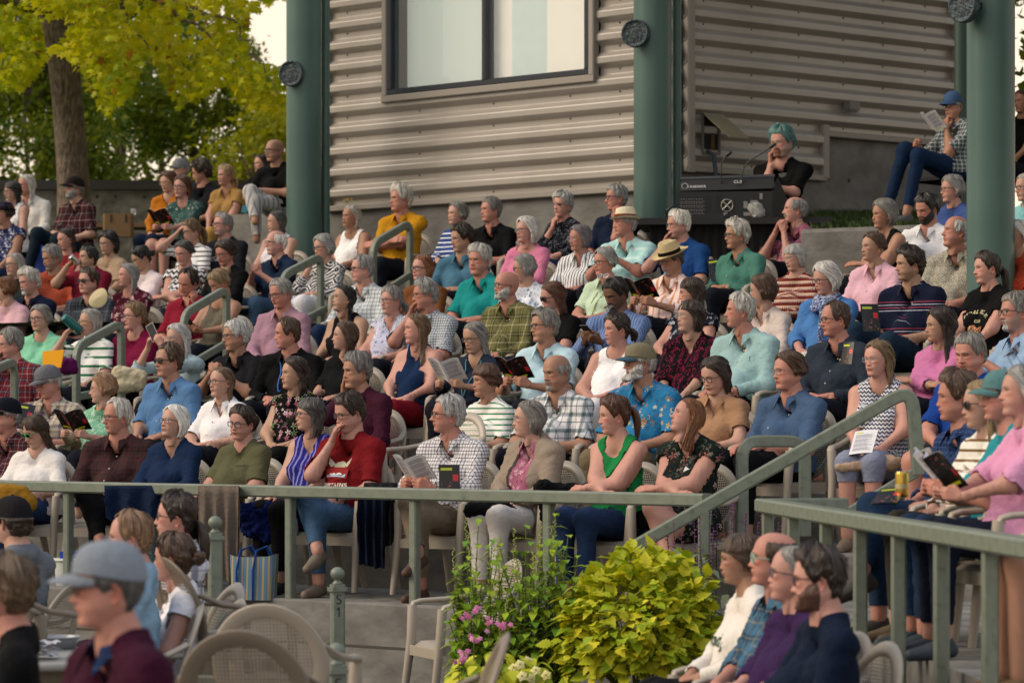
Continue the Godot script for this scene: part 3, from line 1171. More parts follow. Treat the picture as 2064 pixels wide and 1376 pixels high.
# builds the skeleton in the person's own space (facing +z, the floor at y = 0); hip height and head offset are given
func skeleton(s: Dictionary) -> Dictionary:
	var f: bool=s.f
	var k: float=s.size
	var hip: float=s.hip
	var L: float=s.L
	var g := Vector3(s.get("side",0.0),hip+L,s.get("lean",0.0))      # centre of the head
	var bw: float=s.get("build",0.0)
	var j := {}
	j.head=g
	j.hb=Basis(Vector3.UP,deg_to_rad(s.hyaw))*Basis(Vector3.RIGHT,deg_to_rad(s.pitch))*Basis(Vector3.BACK,deg_to_rad(s.roll))
	var nb := Vector3(g.x*0.6,hip+L - 0.183*k,g.z*0.72 - 0.035)
	j.neck=nb
	var sw := (0.176 if f else 0.204)*k+0.012*bw
	var tw := deg_to_rad(s.get("twist",0.0))
	var sh := Vector3(cos(tw),0,-sin(tw))
	j.sl=nb+sh*sw+Vector3(0,-0.056*k,-0.005)
	j.sr=nb - sh*sw+Vector3(0,-0.056*k,-0.005)
	j.hip=Vector3(0,hip,0)
	j.up=0.292*k*(0.94 if f else 1.0); j.fo=0.255*k*(0.94 if f else 1.0)
	# legs
	var kx=(0.085 if f else 0.125)+s.get("knees",0.0)
	for sd in [1.0,-1.0]:
		var c := "l" if sd > 0.0 else "r"
		j["h"+c]=Vector3(sd*0.088*k,hip,0.02)
		j["k"+c]=Vector3(sd*kx,hip+0.045,0.44*k)
		j["a"+c]=Vector3(sd*kx,0.095,0.42*k+s.get("feet",0.02))
	var lg: String=s.get("leg","")
	if lg == "xr":   # right leg over left
		j.kr=Vector3(0.03,hip+0.13,0.44*k); j.ar=Vector3(0.22,hip - 0.20,0.56*k)
		j.kl=Vector3(0.10,hip+0.02,0.43*k)
	elif lg == "xl":
		j.kl=Vector3(-0.03,hip+0.13,0.44*k); j.al=Vector3(-0.22,hip - 0.20,0.56*k)
		j.kr=Vector3(-0.10,hip+0.02,0.43*k)
	elif lg == "far":
		j.kr=Vector3(-0.2,hip+0.20,0.42*k); j.ar=Vector3(-0.24,0.09,0.62)
		j.kl=Vector3(0.12,hip+0.12,0.46*k); j.al=Vector3(0.12,0.09,0.6)
	# arms: wrist targets, elbow poles, hand directions and backs of the hands
	var W := {}
	var ch := nb+Vector3(0,-0.16,0.12)
	var F: Basis=j.hb
	for sd in [1.0,-1.0]:
		var c := "l" if sd > 0.0 else "r"
		var pose: String=s.pl if sd > 0.0 else s.pr
		var t: Vector3; var pole := Vector3(sd*0.6,-0.6,-0.5); var dir := Vector3(-sd*0.45,-0.1,0.9); var back := Vector3(sd*0.2,1,0.2); var hk := "relaxed"
		var lap := hip+0.125+0.02*bw
		match pose:
			"lap": t=Vector3(sd*0.075,lap,0.22+0.05*maxf(bw,0.0)); dir=Vector3(-sd*0.8,-0.15,0.55); pole=Vector3(sd,-0.35,-0.55)
			"clasp": t=Vector3(sd*0.065,lap+0.02,0.27); dir=Vector3(-sd*0.75,-0.05,0.6); hk="fist"; pole=Vector3(sd,-0.4,-0.4)
			"thigh": t=Vector3(sd*0.115,lap+0.01,0.27); dir=Vector3(-sd*0.15,-0.22,0.95)
			"rest": t=Vector3(sd*0.255,hip+0.145,0.20); dir=Vector3(-sd*0.1,-0.2,0.95); pole=Vector3(sd*0.3,-0.5,-0.8)
			"cross": t=Vector3(-sd*0.10,nb.y - 0.245 - (0.035 if sd > 0.0 else 0.0),nb.z+0.235+0.05*maxf(bw,0.0)+(0.025 if sd > 0.0 else 0.0)); dir=Vector3(-sd*0.95,0.12,-0.25); back=Vector3(0,0.35,0.9); pole=Vector3(sd*0.8,-0.8,0.1)
			"crosslow": t=Vector3(-sd*0.08,lap+0.07+(0.03 if sd > 0.0 else 0.0),0.235); dir=Vector3(-sd*0.9,0.05,0.1); back=Vector3(0,0.7,0.6); pole=Vector3(sd*0.9,-0.6,-0.1)
			"claspup": t=Vector3(sd*0.055,nb.y - 0.13,nb.z+0.33); dir=Vector3(-sd*0.55,0.62,0.35); back=Vector3(sd*0.7,0.1,0.7); hk="fist"; pole=Vector3(sd*0.7,-1,0.1)
			"pray": t=g+F*Vector3(0,-0.085,0.10)+Vector3(sd*0.05,-0.12,0.05); dir=Vector3(-sd*0.42,0.9,-0.05); back=Vector3(sd*0.9,0,0.5); hk="fist"; pole=Vector3(sd*0.6,-1,0.15)
			"chin": t=g+F*Vector3(sd*0.02,-0.12,0.085)+Vector3(0,-0.095,0.03); dir=Vector3(-sd*0.12,0.95,0.0); back=Vector3(sd*0.35,0,1); hk="fist"; pole=Vector3(sd*0.55,-1,0.25)
			"mouth": t=g+F*Vector3(sd*0.035,-0.075,0.105)+Vector3(sd*0.02,-0.10,0.02); dir=F*Vector3(-sd*0.35,0.85,-0.25); back=F*Vector3(sd*0.6,0.2,1); hk="relaxed"; pole=Vector3(sd*0.55,-1,0.25)
			"cheek": t=g+F*Vector3(sd*0.085,-0.10,0.045)+Vector3(sd*0.02,-0.09,0.0); dir=F*Vector3(-sd*0.14,1,0.05); back=F*Vector3(sd,0,0.35); hk="flat" if s.get("flat",false) else "fist"; pole=Vector3(sd*0.6,-1,0.3)
			"brow": t=g+F*Vector3(sd*0.10,0.0,0.12); dir=F*Vector3(-sd*0.65,0.55,-0.15); back=F*Vector3(sd*0.5,0.5,0.8); pole=Vector3(sd*0.7,-1,0.3)
			"drink": t=g+F*Vector3(sd*0.06,-0.10,0.19); dir=F*Vector3(-sd*0.55,0.5,-0.45); back=F*Vector3(sd*0.7,0.4,0.6); hk="fist"; pole=Vector3(sd*0.7,-1,0.2)
			"photo": t=g+F*Vector3(sd*0.09,-0.06,0.24); dir=F*Vector3(-sd*0.35,0.85,0.2); back=F*Vector3(sd*0.7,0.1,0.6); hk="fist"; pole=Vector3(sd*0.7,-1,0.2)
			"read": t=Vector3(sd*0.115,lap+0.09,0.33); dir=Vector3(-sd*0.40,0.35,0.8); back=Vector3(sd*0.9,0.0,0.3); hk="fist"; pole=Vector3(sd*0.8,-0.8,-0.2)
			"phone": t=Vector3(sd*0.07,lap+0.10,0.31); dir=Vector3(-sd*0.35,0.35,0.8); back=Vector3(sd*0.5,-0.6,0.5); hk="fist"; pole=Vector3(sd*0.8,-0.8,-0.2)
			"hang": t=Vector3(sd*(sw+0.06),hip+0.02,0.05); dir=Vector3(0,-0.9,0.3); back=Vector3(sd,0,0)
			"desk": t=Vector3(sd*0.16,hip+0.28,0.42); dir=Vector3(-sd*0.2,-0.1,0.9)
			_: t=Vector3(sd*0.1,lap,0.25)
		if s.has("off_"+c): t += s["off_"+c]
		var S: Vector3=j["s"+c]
		var e := two_bone(S,t,j.up,j.fo,pole)
		j["e"+c]=e[0]; j["w"+c]=e[1]
		var dn := dir.normalized()
		var fore: Vector3=(e[1] - e[0]).normalized()
		dn=(dn*0.72+fore*0.28).normalized()
		var bk := (back - dn*back.dot(dn)).normalized()
		W[c]={"dir": dn,"back": bk,"kind": hk}
	j.hands=W
	return j

func body_bones(s: Dictionary,j: Dictionary) -> Array:
	var f: bool=s.f
	var k: float=s.size
	var bw: float=s.get("build",0.0)
	var hip: Vector3=j.hip; var nb: Vector3=j.neck
	var b := []
	var chest := nb+Vector3(0,-0.175*k,0.012)
	var wx := (0.070 if f else 0.080)+0.02*bw
	var heavy := maxf(bw,0.0)
	var sw: float=absf(j.sl.x - j.sr.x)*0.5
	# pelvis, waist, chest: pairs of bones, flat from front to back
	b.append([hip+Vector3(-0.075 - 0.02*bw,0.01,-0.01),hip+Vector3(0.075+0.02*bw,0.01,-0.01),0.100+0.016*bw,0.100+0.016*bw,1.0])
	for sd in [-1.0,1.0]:
		b.append([hip+Vector3(sd*wx,0.05,-0.012),chest+Vector3(sd*(sw*0.46),-0.02,0.0),(0.084 if f else 0.092)+0.022*bw,(0.082 if f else 0.094)+0.012*bw,1.12])
		b.append([chest+Vector3(sd*sw*0.46,-0.02,0),chest+Vector3(sd*sw*0.52,0.085,-0.012),(0.080 if f else 0.090)+0.010*bw,0.058,1.1])
		if f:
			var bu: float=0.052+0.012*bw+s.get("bust",0.0)
			b.append([chest+Vector3(sd*0.074,-0.035,0.062),chest+Vector3(sd*0.076,-0.045,0.078),bu,bu])
		# the slope from neck to shoulder
		var S: Vector3=j.sl if sd > 0.0 else j.sr
		b.append([nb+Vector3(sd*0.03,0.022,-0.014),S+Vector3(-sd*0.012,0.004,0),0.047 if not f else 0.040,0.051 if not f else 0.043])
	if heavy > 0.0 or not f:
		b.append([hip+Vector3(0,0.08,0.055+0.055*heavy),hip+Vector3(0,0.20,0.035+0.055*heavy),0.090+0.035*heavy,0.085+0.030*heavy])
	for q in b:
		while q.size() < 5: q.append(1.0)
		q.append(0)
	# neck
	var g: Vector3=j.head; var F: Basis=j.hb
	b.append([nb+Vector3(0,-0.01,-0.004),g+F*Vector3(0,-0.085,-0.018),(0.052 if f else 0.060)+0.006*bw,(0.045 if f else 0.053)+0.007*bw,1.0,1])
	var arm := (0.0 if not f else -0.005)+0.007*bw
	for c in ["r","l"]:
		b.append([j["s"+c],j["e"+c],0.050+arm,0.042+arm,1.0,2 if c == "r" else 4])
	for c in ["r","l"]:
		b.append([j["e"+c],j["w"+c],0.041+arm,0.0265+arm*0.4,1.0,3 if c == "r" else 5])
	for c in ["r","l"]:
		b.append([j["h"+c],j["k"+c],0.092+0.014*bw,0.063+0.006*bw,1.0,6 if c == "r" else 8])
		b.append([j["k"+c],j["a"+c],0.060+0.006*bw,0.041,1.0,7 if c == "r" else 9])
	return b

# how much of the body each garment covers: > 0 is covered
func dressed(m: MB,s: Dictionary,j: Dictionary,top: PackedFloat32Array,low: PackedFloat32Array,bones: Array) -> PackedInt32Array:
	var part := PackedInt32Array()
	var nb: Vector3=j.neck; var hip: Vector3=j.hip; var g: Vector3=j.head
	var k: float=s.size
	var sleeve: float=s.sl
	var hem: float=hip.y+s.get("hem",-0.02)
	var vneck: float=maxf(s.get("vn",0.0),0.13 if s.has("col") else 0.0); var wide: float=s.get("wide",0.05 if s.has("col") else 0.07)
	var scoop: float=s.get("scoop",0.0)
	var wn0: float=s.get("nr",0.066 if s.f else 0.073)+0.009*s.get("build",0.0)
	var trouser: float=s.get("tl",1.86)
	var sw: float=absf(j.sl.x - j.sr.x)*0.5
	var strap: float=s.get("strap",0.0)
	var nh: Vector3=g+j.hb*Vector3(0,-0.085,-0.018)
	for q in m.v.size():
		var p := m.v[q]
		var best := 9.0; var which := 0; var t := 0.0
		var e := Vector2.ZERO
		for bn in bones:
			var ab: Vector3=bn[1] - bn[0]
			var tt := clampf((p - bn[0]).dot(ab)/maxf(ab.length_squared(),1e-9),0.0,1.0)
			var dv: Vector3=p - bn[0] - ab*tt
			dv.z *= bn[4]
			var dd := dv.length() - lerpf(bn[2],bn[3],tt)
			var gr: int=bn[5]
			if gr > 1: dd += 0.004
			if gr == 6 or gr == 8: dd += 0.03*(1.0 - smoothstep(0.05,0.25,tt))
			if dd < best: best=dd; which=gr; t=tt
		part.append(which)
		# the top: hem, sleeve or armhole, neckline
		var a := p.y - hem
		if which >= 6: a=minf(a,0.15 - p.z)
		if which == 7 or which == 9: a=-0.1
		if sleeve > 0.02:
			if which >= 2 and which <= 5:
				a=(sleeve - (t if which % 2 == 0 else 1.0+t))*0.26
		else:
			for L in ["r","l"]:
				e=near(p,j["s"+L],j["e"+L])
				a=minf(a,e.x - 0.070 if which % 2 == 1 or which == 0 or which >= 6 else minf(e.x - 0.070,0.02))
				if which >= 2 and which <= 5 and e.y > 0.15: a=minf(a,-0.02)
			if p.y > nb.y - 0.16: a=minf(a,sw - strap - absf(p.x - nb.x))
			if which == 3 or which == 5: a=-0.1
		if which < 2 or which == 2 or which == 4:
			var up := clampf((p.y - nb.y)/maxf(nh.y - nb.y,0.01),-0.6,1.0)
			var axis := nb.lerp(nh,up)
			var rad := Vector2(p.x - axis.x,p.z - axis.z).length()
			a=minf(a,maxf(rad - wn0,nb.y+(0.004 if scoop <= 0.0 and strap <= 0.0 else -0.04) - p.y))
			var rz := p.z - nb.z
			if rz > -0.01:
				var x := absf(p.x - nb.x)
				if vneck > 0.0:
					a=minf(a,maxf(nb.y+0.03 - (vneck+0.03)*maxf(0.0,1.0 - x/wide) - p.y,x - wide))
				if scoop > 0.0:
					a=minf(a,maxf(nb.y - scoop*sqrt(maxf(0.0,1.0 - pow(x/wide,2.0))) - p.y,x - wide))
			elif strap > 0.0:
				a=minf(a,maxf(nb.y - 0.05 - p.y,absf(p.x - nb.x) - wide))
		top.append(a)
		# trousers
		var b := -0.2
		if which >= 6:
			b=(trouser - (t if which % 2 == 0 else 1.0+t))*0.42
		elif which == 0:
			b=hip.y+0.15 - p.y
		low.append(minf(b,0.035 - a))
	return part

# cloth over the body: the covered part, standing off the skin, with folds and a turned hem
func garment(m: MB,sc: PackedFloat32Array,off: float,fold: float,seed_: float,part: PackedInt32Array,loose := 0.0,j_hip := -9.0) -> MB:
	var p := PackedVector3Array()
	p.resize(m.v.size())
	var z := cloth_noise
	for q in m.v.size():
		var a := m.v[q]
		if sc[q] < -0.06:
			p[q]=a
			continue
		var w := z.get_noise_3d(a.x*9.0+seed_*13.0,a.y*15.0+a.x*4.0,a.z*9.0)
		var w2 := z.get_noise_3d(a.x*26.0+seed_*5.0,a.y*34.0 - a.x*14.0,a.z*26.0)
		var h := off+fold*(w+0.55*w2)
		if loose > 0.0 and part[q] < 2 and a.y < j_hip+0.16:
			h += 0.010*smoothstep(0.16,0.02,a.y - j_hip)
		if loose > 0.0 and part[q] >= 2 and part[q] <= 5:
			h += loose*smoothstep(0.12,0.0,sc[q])
		p[q]=a+m.n[q]*maxf(h,0.003)
	var o := MB.new()
	var cut := PackedInt32Array()
	clip(p,m.n,PackedVector2Array(),m.i,sc,o,cut)
	o.smooth()
	for k in range(0,cut.size(),2):
		var a := cut[k]; var b := cut[k+1]
		var a2 := o.vert(o.v[a] - o.n[a]*(off+loose),-o.n[a]); var b2 := o.vert(o.v[b] - o.n[b]*(off+loose),-o.n[b])
		o.quad(a,a2,b2,b)
	return o

var cloth_noise := noise(1.0,21,3)
# ---------- cloth patterns and other computed surfaces ----------
var cloths := {}
var weave: NoiseTexture2D
var streaks: ImageTexture
var hair_mats := {}
var plain_mats := {}
var skin_mat: StandardMaterial3D

func px_image(w: int,fn: Callable) -> ImageTexture:
	var im := Image.create(w,w,false,Image.FORMAT_RGB8)
	for y in w:
		for x in w:
			im.set_pixel(x,y,fn.call(float(x)/w,float(y)/w))
	return ImageTexture.create_from_image(im)

func wrapd(a: float,b: float) -> float:
	var d := absf(a - b)
	return minf(d,1.0 - d)

# cloth is deeper in tone than its highlights look; white stays white
func deep(c: Color) -> Color:
	var l := 0.3*c.r+0.59*c.g+0.11*c.b
	var k := pow(maxf(l,0.02),0.26)
	var q := Color(c.r*k,c.g*k,c.b*k)
	return q.lerp(Color(l*k,l*k,l*k),0.10)

# "plaid #bg #c1 #c2 @9": a pattern, its colours, and repeats per metre
func cloth(spec: String) -> StandardMaterial3D:
	if cloths.has(spec):
		return cloths[spec]
	var w := spec.split(" ")
	var col := []
	var scale := 4.0
	for k in range(1,w.size()):
		if w[k].begins_with("@"): scale=float(w[k].substr(1))
		else: col.append(deep(hex(w[k])))
	var m := StandardMaterial3D.new()
	m.roughness=0.88
	m.metallic_specular=0.25
	triplanar(m,scale)
	m.uv1_triplanar_sharpness=6.0
	var rng := RandomNumberGenerator.new()
	rng.seed=hash(spec)
	match w[0]:
		"solid":
			m.albedo_color=col[0]
		"plaid":
			m.albedo_texture=px_image(72,func(x,y):
				var c: Color=col[0]
				var a := 0.0; var b := 0.0
				if wrapd(x,0.25) < 0.13: a += 0.5
				if wrapd(y,0.25) < 0.13: a += 0.5
				c=c.lerp(col[1],a*0.9)
				if wrapd(x,0.72) < 0.035 or wrapd(x,0.25) < 0.02: b += 0.55
				if wrapd(y,0.72) < 0.035 or wrapd(y,0.25) < 0.02: b += 0.55
				if col.size() > 3 and (wrapd(x,0.55) < 0.05 or wrapd(y,0.55) < 0.05): c=c.lerp(col[3],0.55)
				return c.lerp(col[2],minf(b,1.0)*0.8))
		"check":
			m.albedo_texture=px_image(48,func(x,y):
				var b := 0.0
				if wrapd(x,0.5) < 0.13: b += 0.62
				if wrapd(y,0.5) < 0.13: b += 0.62
				return col[0].lerp(col[1],minf(b,1.0)))
		"hs":
			m.albedo_texture=px_image(48,func(x,y):
				var d := wrapd(y,0.5)
				return col[1] if d < 0.14 else col[0])
		"hs2":
			m.albedo_texture=px_image(96,func(x,y):
				if wrapd(y,0.30) < 0.018 or wrapd(y,0.52) < 0.018: return col[1]
				if wrapd(y,0.41) < 0.014 or wrapd(y,0.63) < 0.014: return col[2]
				return col[0])
		"knit":
			m.albedo_texture=px_image(72,func(x,y):
				var d := fmod(y*4.0,1.0)
				if d < 0.25: return col[1]
				if d < 0.45: return col[2] if fmod(x*12.0+floor(y*4.0)*0.5,1.0) < 0.5 else col[0]
				return col[0])
		"vs":
			m.albedo_texture=px_image(48,func(x,y): return col[1] if wrapd(x,0.5) < 0.16 else col[0])
		"zig":
			m.albedo_texture=px_image(72,func(x,y):
				var q := fmod(y*3.0+absf(fmod(x*3.0,1.0) - 0.5)*1.0,1.0)
				return col[1] if q < 0.42 else col[0])
		"geo":
			m.albedo_texture=px_image(96,func(x,y):
				var cx := floor(x*3.0); var cy := floor(y*4.0)
				var u := fmod(x*3.0,1.0) - 0.5; var v := fmod(y*4.0,1.0) - 0.5
				var q: float
				match int(cx+cy*2.0) % 3:
					0: q=fmod((absf(u)+absf(v))*5.0,1.0)
					1: q=fmod((u*0.6+v)*4.0+8.0,1.0)
					_: q=fmod(Vector2(u,v).length()*5.0,1.0)
				return col[1] if q < 0.5 else col[0])
		"mottle":
			var z := noise(7.0,hash(spec) % 1000,2)
			m.albedo_texture=px_image(96,func(x,y):
				var a=TAU*x; var b=TAU*y
				var q := z.get_noise_3d(cos(a)*0.16+5.0,sin(a)*0.16+cos(b)*0.16,sin(b)*0.16+2.0)
				var k: int=clampi(int((q*0.9+0.5)*col.size()),0,col.size() - 1)
				return col[k])
		"floral","scroll":
			var im := Image.create(160,160,false,Image.FORMAT_RGB8)
			im.fill(col[0])
			for k in (30 if w[0] == "floral" else 64):
				var cx := rng.randi_range(0,159); var cy := rng.randi_range(0,159)
				var c: Color=col[rng.randi_range(1,col.size() - 1)]
				var r := rng.randf_range(6.0,17.0)
				if w[0] == "scroll" or rng.randf() < 0.35:
					var a := rng.randf()*TAU
					var px := Vector2(cx,cy)
					for t in 22:
						px += Vector2(cos(a),sin(a))*1.2
						a += 0.16
						for dx in 2:
							for dy in 2:
								im.set_pixel(posmod(int(px.x)+dx,160),posmod(int(px.y)+dy,160),c)
				else:
					var ph := rng.randf()*TAU
					for dy in range(-17,18):
						for dx in range(-17,18):
							var v := Vector2(dx,dy)
							var a := v.angle()+ph
							if v.length() < r*(0.62+0.38*cos(a*5.0)):
								im.set_pixel(posmod(cx+dx,160),posmod(cy+dy,160),c.lerp(col[0],0.55) if v.length() < r*0.22 else c.lerp(Color.WHITE,0.12*(v.length()/r)))
			m.albedo_texture=ImageTexture.create_from_image(im)
	m.normal_enabled=true
	m.normal_texture=weave
	m.normal_scale=0.9
	cloths[spec]=m
	return m

func hair_mat(c: Color) -> StandardMaterial3D:
	if not hair_mats.has(c):
		var m := StandardMaterial3D.new()
		m.albedo_color=c.linear_to_srgb()
		m.albedo_texture=streaks
		m.heightmap_enabled=true
		m.heightmap_texture=streaks
		m.heightmap_scale=0.5
		m.uv1_scale=Vector3(2.0,1.0,1.0)
		m.roughness=0.42
		m.metallic_specular=0.5
		hair_mats[c]=m
	return hair_mats[c]

func plain(c: Color,rough := 0.6,metal := 0.0) -> StandardMaterial3D:
	var key := [c,rough,metal]
	if not plain_mats.has(key):
		plain_mats[key]=mat(c,rough,metal)
	return plain_mats[key]

var lens_clear: StandardMaterial3D
var lens_dark: StandardMaterial3D

func make_surfaces() -> void:
	weave=noise_tex(0.030,4,256,true,3.5,[],4)
	var rng := RandomNumberGenerator.new()
	rng.seed=8
	var im := Image.create(512,64,false,Image.FORMAT_RGB8)
	var a := PackedFloat32Array(); var b := PackedFloat32Array()
	for x in 512:
		a.append(pow(rng.randf(),0.6)*0.72+0.28); b.append(pow(rng.randf(),0.6)*0.72+0.28)
	var z := noise(1.0,3,2)
	for y in 64:
		for x in 512:
			var t := 0.5+0.5*sin(TAU*y/64.0+a[x]*9.0)
			var q := lerpf(a[x],b[x],t)*0.55+0.50+0.42*z.get_noise_2d(x*0.11,y*0.035)
			q=clampf(q*0.95,0.12,1.0)
			im.set_pixel(x,y,Color(q,q,q))
	streaks=ImageTexture.create_from_image(im)
	skin_mat=StandardMaterial3D.new()
	skin_mat.vertex_color_use_as_albedo=true
	skin_mat.roughness=0.52
	skin_mat.metallic_specular=0.38
	lens_clear=mat(Color(1,1,1,0.06),0.04)
	lens_clear.transparency=BaseMaterial3D.TRANSPARENCY_ALPHA
	lens_clear.metallic_specular=0.35
	lens_dark=mat(Color(0.012,0.012,0.015),0.12)

const SKINS := {"fair": Color(0.46,0.275,0.212),"pink": Color(0.48,0.260,0.210),"tan": Color(0.36,0.198,0.137),"olive": Color(0.40,0.245,0.172),"brown": Color(0.17,0.088,0.058),"ruddy": Color(0.43,0.208,0.160)}
const HAIRS := {"white": Color(0.98,0.95,0.89),"silver": Color(0.62,0.61,0.585),"grey": Color(0.40,0.39,0.375),"salt": Color(0.28,0.265,0.25),"dgrey": Color(0.085,0.080,0.078),"black": Color(0.014,0.012,0.012),"dbrown": Color(0.040,0.022,0.014),"brown": Color(0.095,0.050,0.028),"lbrown": Color(0.19,0.115,0.062),"blonde": Color(0.42,0.29,0.15),"dblonde": Color(0.27,0.17,0.085),"red": Color(0.27,0.10,0.035),"straw": Color(0.40,0.23,0.13),"auburn": Color(0.12,0.045,0.022),"teal": Color(0.11,0.30,0.30),"lilac": Color(0.24,0.215,0.25)}
var shoe_mesh: ArrayMesh
var seats := []

func make_shoe() -> void:
	var b := []
	b.append([Vector3(0,-0.055,-0.035),Vector3(0,-0.060,0.06),0.036,0.040])
	b.append([Vector3(0,-0.060,0.06),Vector3(0.004,-0.066,0.155),0.042,0.030])
	b.append([Vector3(0,-0.02,-0.015),Vector3(0,-0.05,0.03),0.036,0.040])
	var m := nets(b,0.011,0.006)
	for k in m.v.size():
		m.v[k].y=maxf(m.v[k].y,-0.093)
	m.smooth()
	shoe_mesh=m.mesh()

# the collar of a shirt: a stand that folds over, open at the front
func collar(o: MB,s: Dictionary,j: Dictionary) -> void:
	var nb: Vector3=j.neck; var g: Vector3=j.head
	var ax: Vector3=(g+j.hb*Vector3(0,-0.10,-0.02) - nb).normalized()
	var open: float=s.get("copen",33.0)
	var rn: float=(0.066 if not s.f else 0.058)+0.008*s.get("build",0.0)
	var rows := []
	for k in 25:
		var a := deg_to_rad(open+(360.0 - 2.0*open)*k/24.0)
		var fr := clampf(cos(a),0.0,1.0)
		var side := smoothstep(0.45,0.93,cos(a))
		var d := Vector3(sin(a),0,cos(a)*1.03)
		var c := nb+Vector3(0,0.004,0.004)
		var low := -0.040*fr
		var p0 := c+d*(rn+0.002)+Vector3(0,low,0.016*fr)
		var p1 := c+d*(rn - 0.002)+Vector3(0,0.040+low*0.8,0.008*fr)+ax*0.002
		var p2 := c+d*(rn+0.005)+Vector3(0,0.042+low*0.8,0.010*fr)
		var p3 := c+d*(rn+0.026+0.004*side)+Vector3(0,0.010+low*1.1 - 0.042*side,0.028*fr)
		var p4 := c+d*(rn+0.022+0.004*side)+Vector3(0,0.008+low*1.1 - 0.041*side,0.026*fr)
		var p5 := c+d*(rn+0.003)+Vector3(0,0.032+low*0.9,0.010*fr)
		rows.append([p0,p1,p2,p3,p4,p5])
	o.grid(rows,false,nb+Vector3(0,0.02,0))

# buttons and the edge of the placket lie on the front of the top
func front_of(m: MB) -> Dictionary:
	var d := {}
	for p in m.v:
		var key := Vector2i(roundi(p.x/0.02),roundi(p.y/0.02))
		if not d.has(key) or d[key] < p.z: d[key]=p.z
	return d

func front_z(d: Dictionary,x: float,y: float) -> float:
	var s := 0.0; var w := 0.0
	var cx := roundi(x/0.02); var cy := roundi(y/0.02)
	for a in range(-1,2):
		for b in range(-1,2):
			var key := Vector2i(cx+a,cy+b)
			if d.has(key):
				var q := exp(-(pow(x/0.02 - key.x,2.0)+pow(y/0.02 - key.y,2.0))/0.7)
				s += q*d[key]; w += q
	return s/w if w > 0.0 else -9.0

# letters laid on the front of a top, following its surface
func print_text(text: String,font_size: int,wide: float,at: Vector2,d: Dictionary,arc := 0.0) -> MB:
	var t := TextMesh.new()
	var f := SystemFont.new()
	f.font_names=PackedStringArray(["Droid Sans"])
	f.font_weight=700
	t.font=f
	t.text=text
	t.font_size=font_size
	t.depth=0.0
	t.pixel_size=0.01
	t.curve_step=3.0
	var o := MB.new()
	var arr := t.get_mesh_arrays()
	var v: PackedVector3Array=arr[Mesh.ARRAY_VERTEX]
	if v.is_empty(): return o
	var x0 := 1e9; var x1 := -1e9
	for p in v:
		x0=minf(x0,p.x); x1=maxf(x1,p.x)
	var k := wide/(x1 - x0)
	for p in v:
		var x := (p.x - (x0+x1)*0.5)*k; var y := p.y*k
		if arc != 0.0:
			var a := x/arc
			x=sin(a)*(arc+y); y=cos(a)*(arc+y) - arc
		x += at.x; y += at.y
		o.vert(Vector3(x,y,front_z(d,x,y)+0.004),Vector3.BACK)
	var ix: PackedInt32Array=arr[Mesh.ARRAY_INDEX] if arr[Mesh.ARRAY_INDEX] else PackedInt32Array(range(v.size()))
	o.i=ix.duplicate()
	o.face_out(Vector3(at.x,at.y,-2))
	return o

func lay_on(o: MB,pts: Array,d: Dictionary,col: Color,lift := 0.004) -> void:
	var f := o.v.size(); var ft := o.i.size()
	var c := Vector2.ZERO
	for p in pts: c += p
	c /= pts.size()
	o.vert(Vector3(c.x,c.y,front_z(d,c.x,c.y)+lift+0.001),Vector3.BACK,col)
	for p in pts:
		o.vert(Vector3(p.x,p.y,front_z(d,p.x,p.y)+lift),Vector3.BACK,col)
	for k in pts.size():
		o.tri(f,f+1+k,f+1+(k+1) % pts.size())
	o.face_out(Vector3(c.x,c.y,-2),ft)

func hand_xf(j: Dictionary,c: String,k: float) -> Transform3D:
	var h: Dictionary=j.hands[c]
	var z: Vector3=h.dir; var y: Vector3=h.back
	var x := y.cross(z)
	if c == "l": x=-x
	return Transform3D(Basis(x*k,y*k,z*k),j["w"+c])

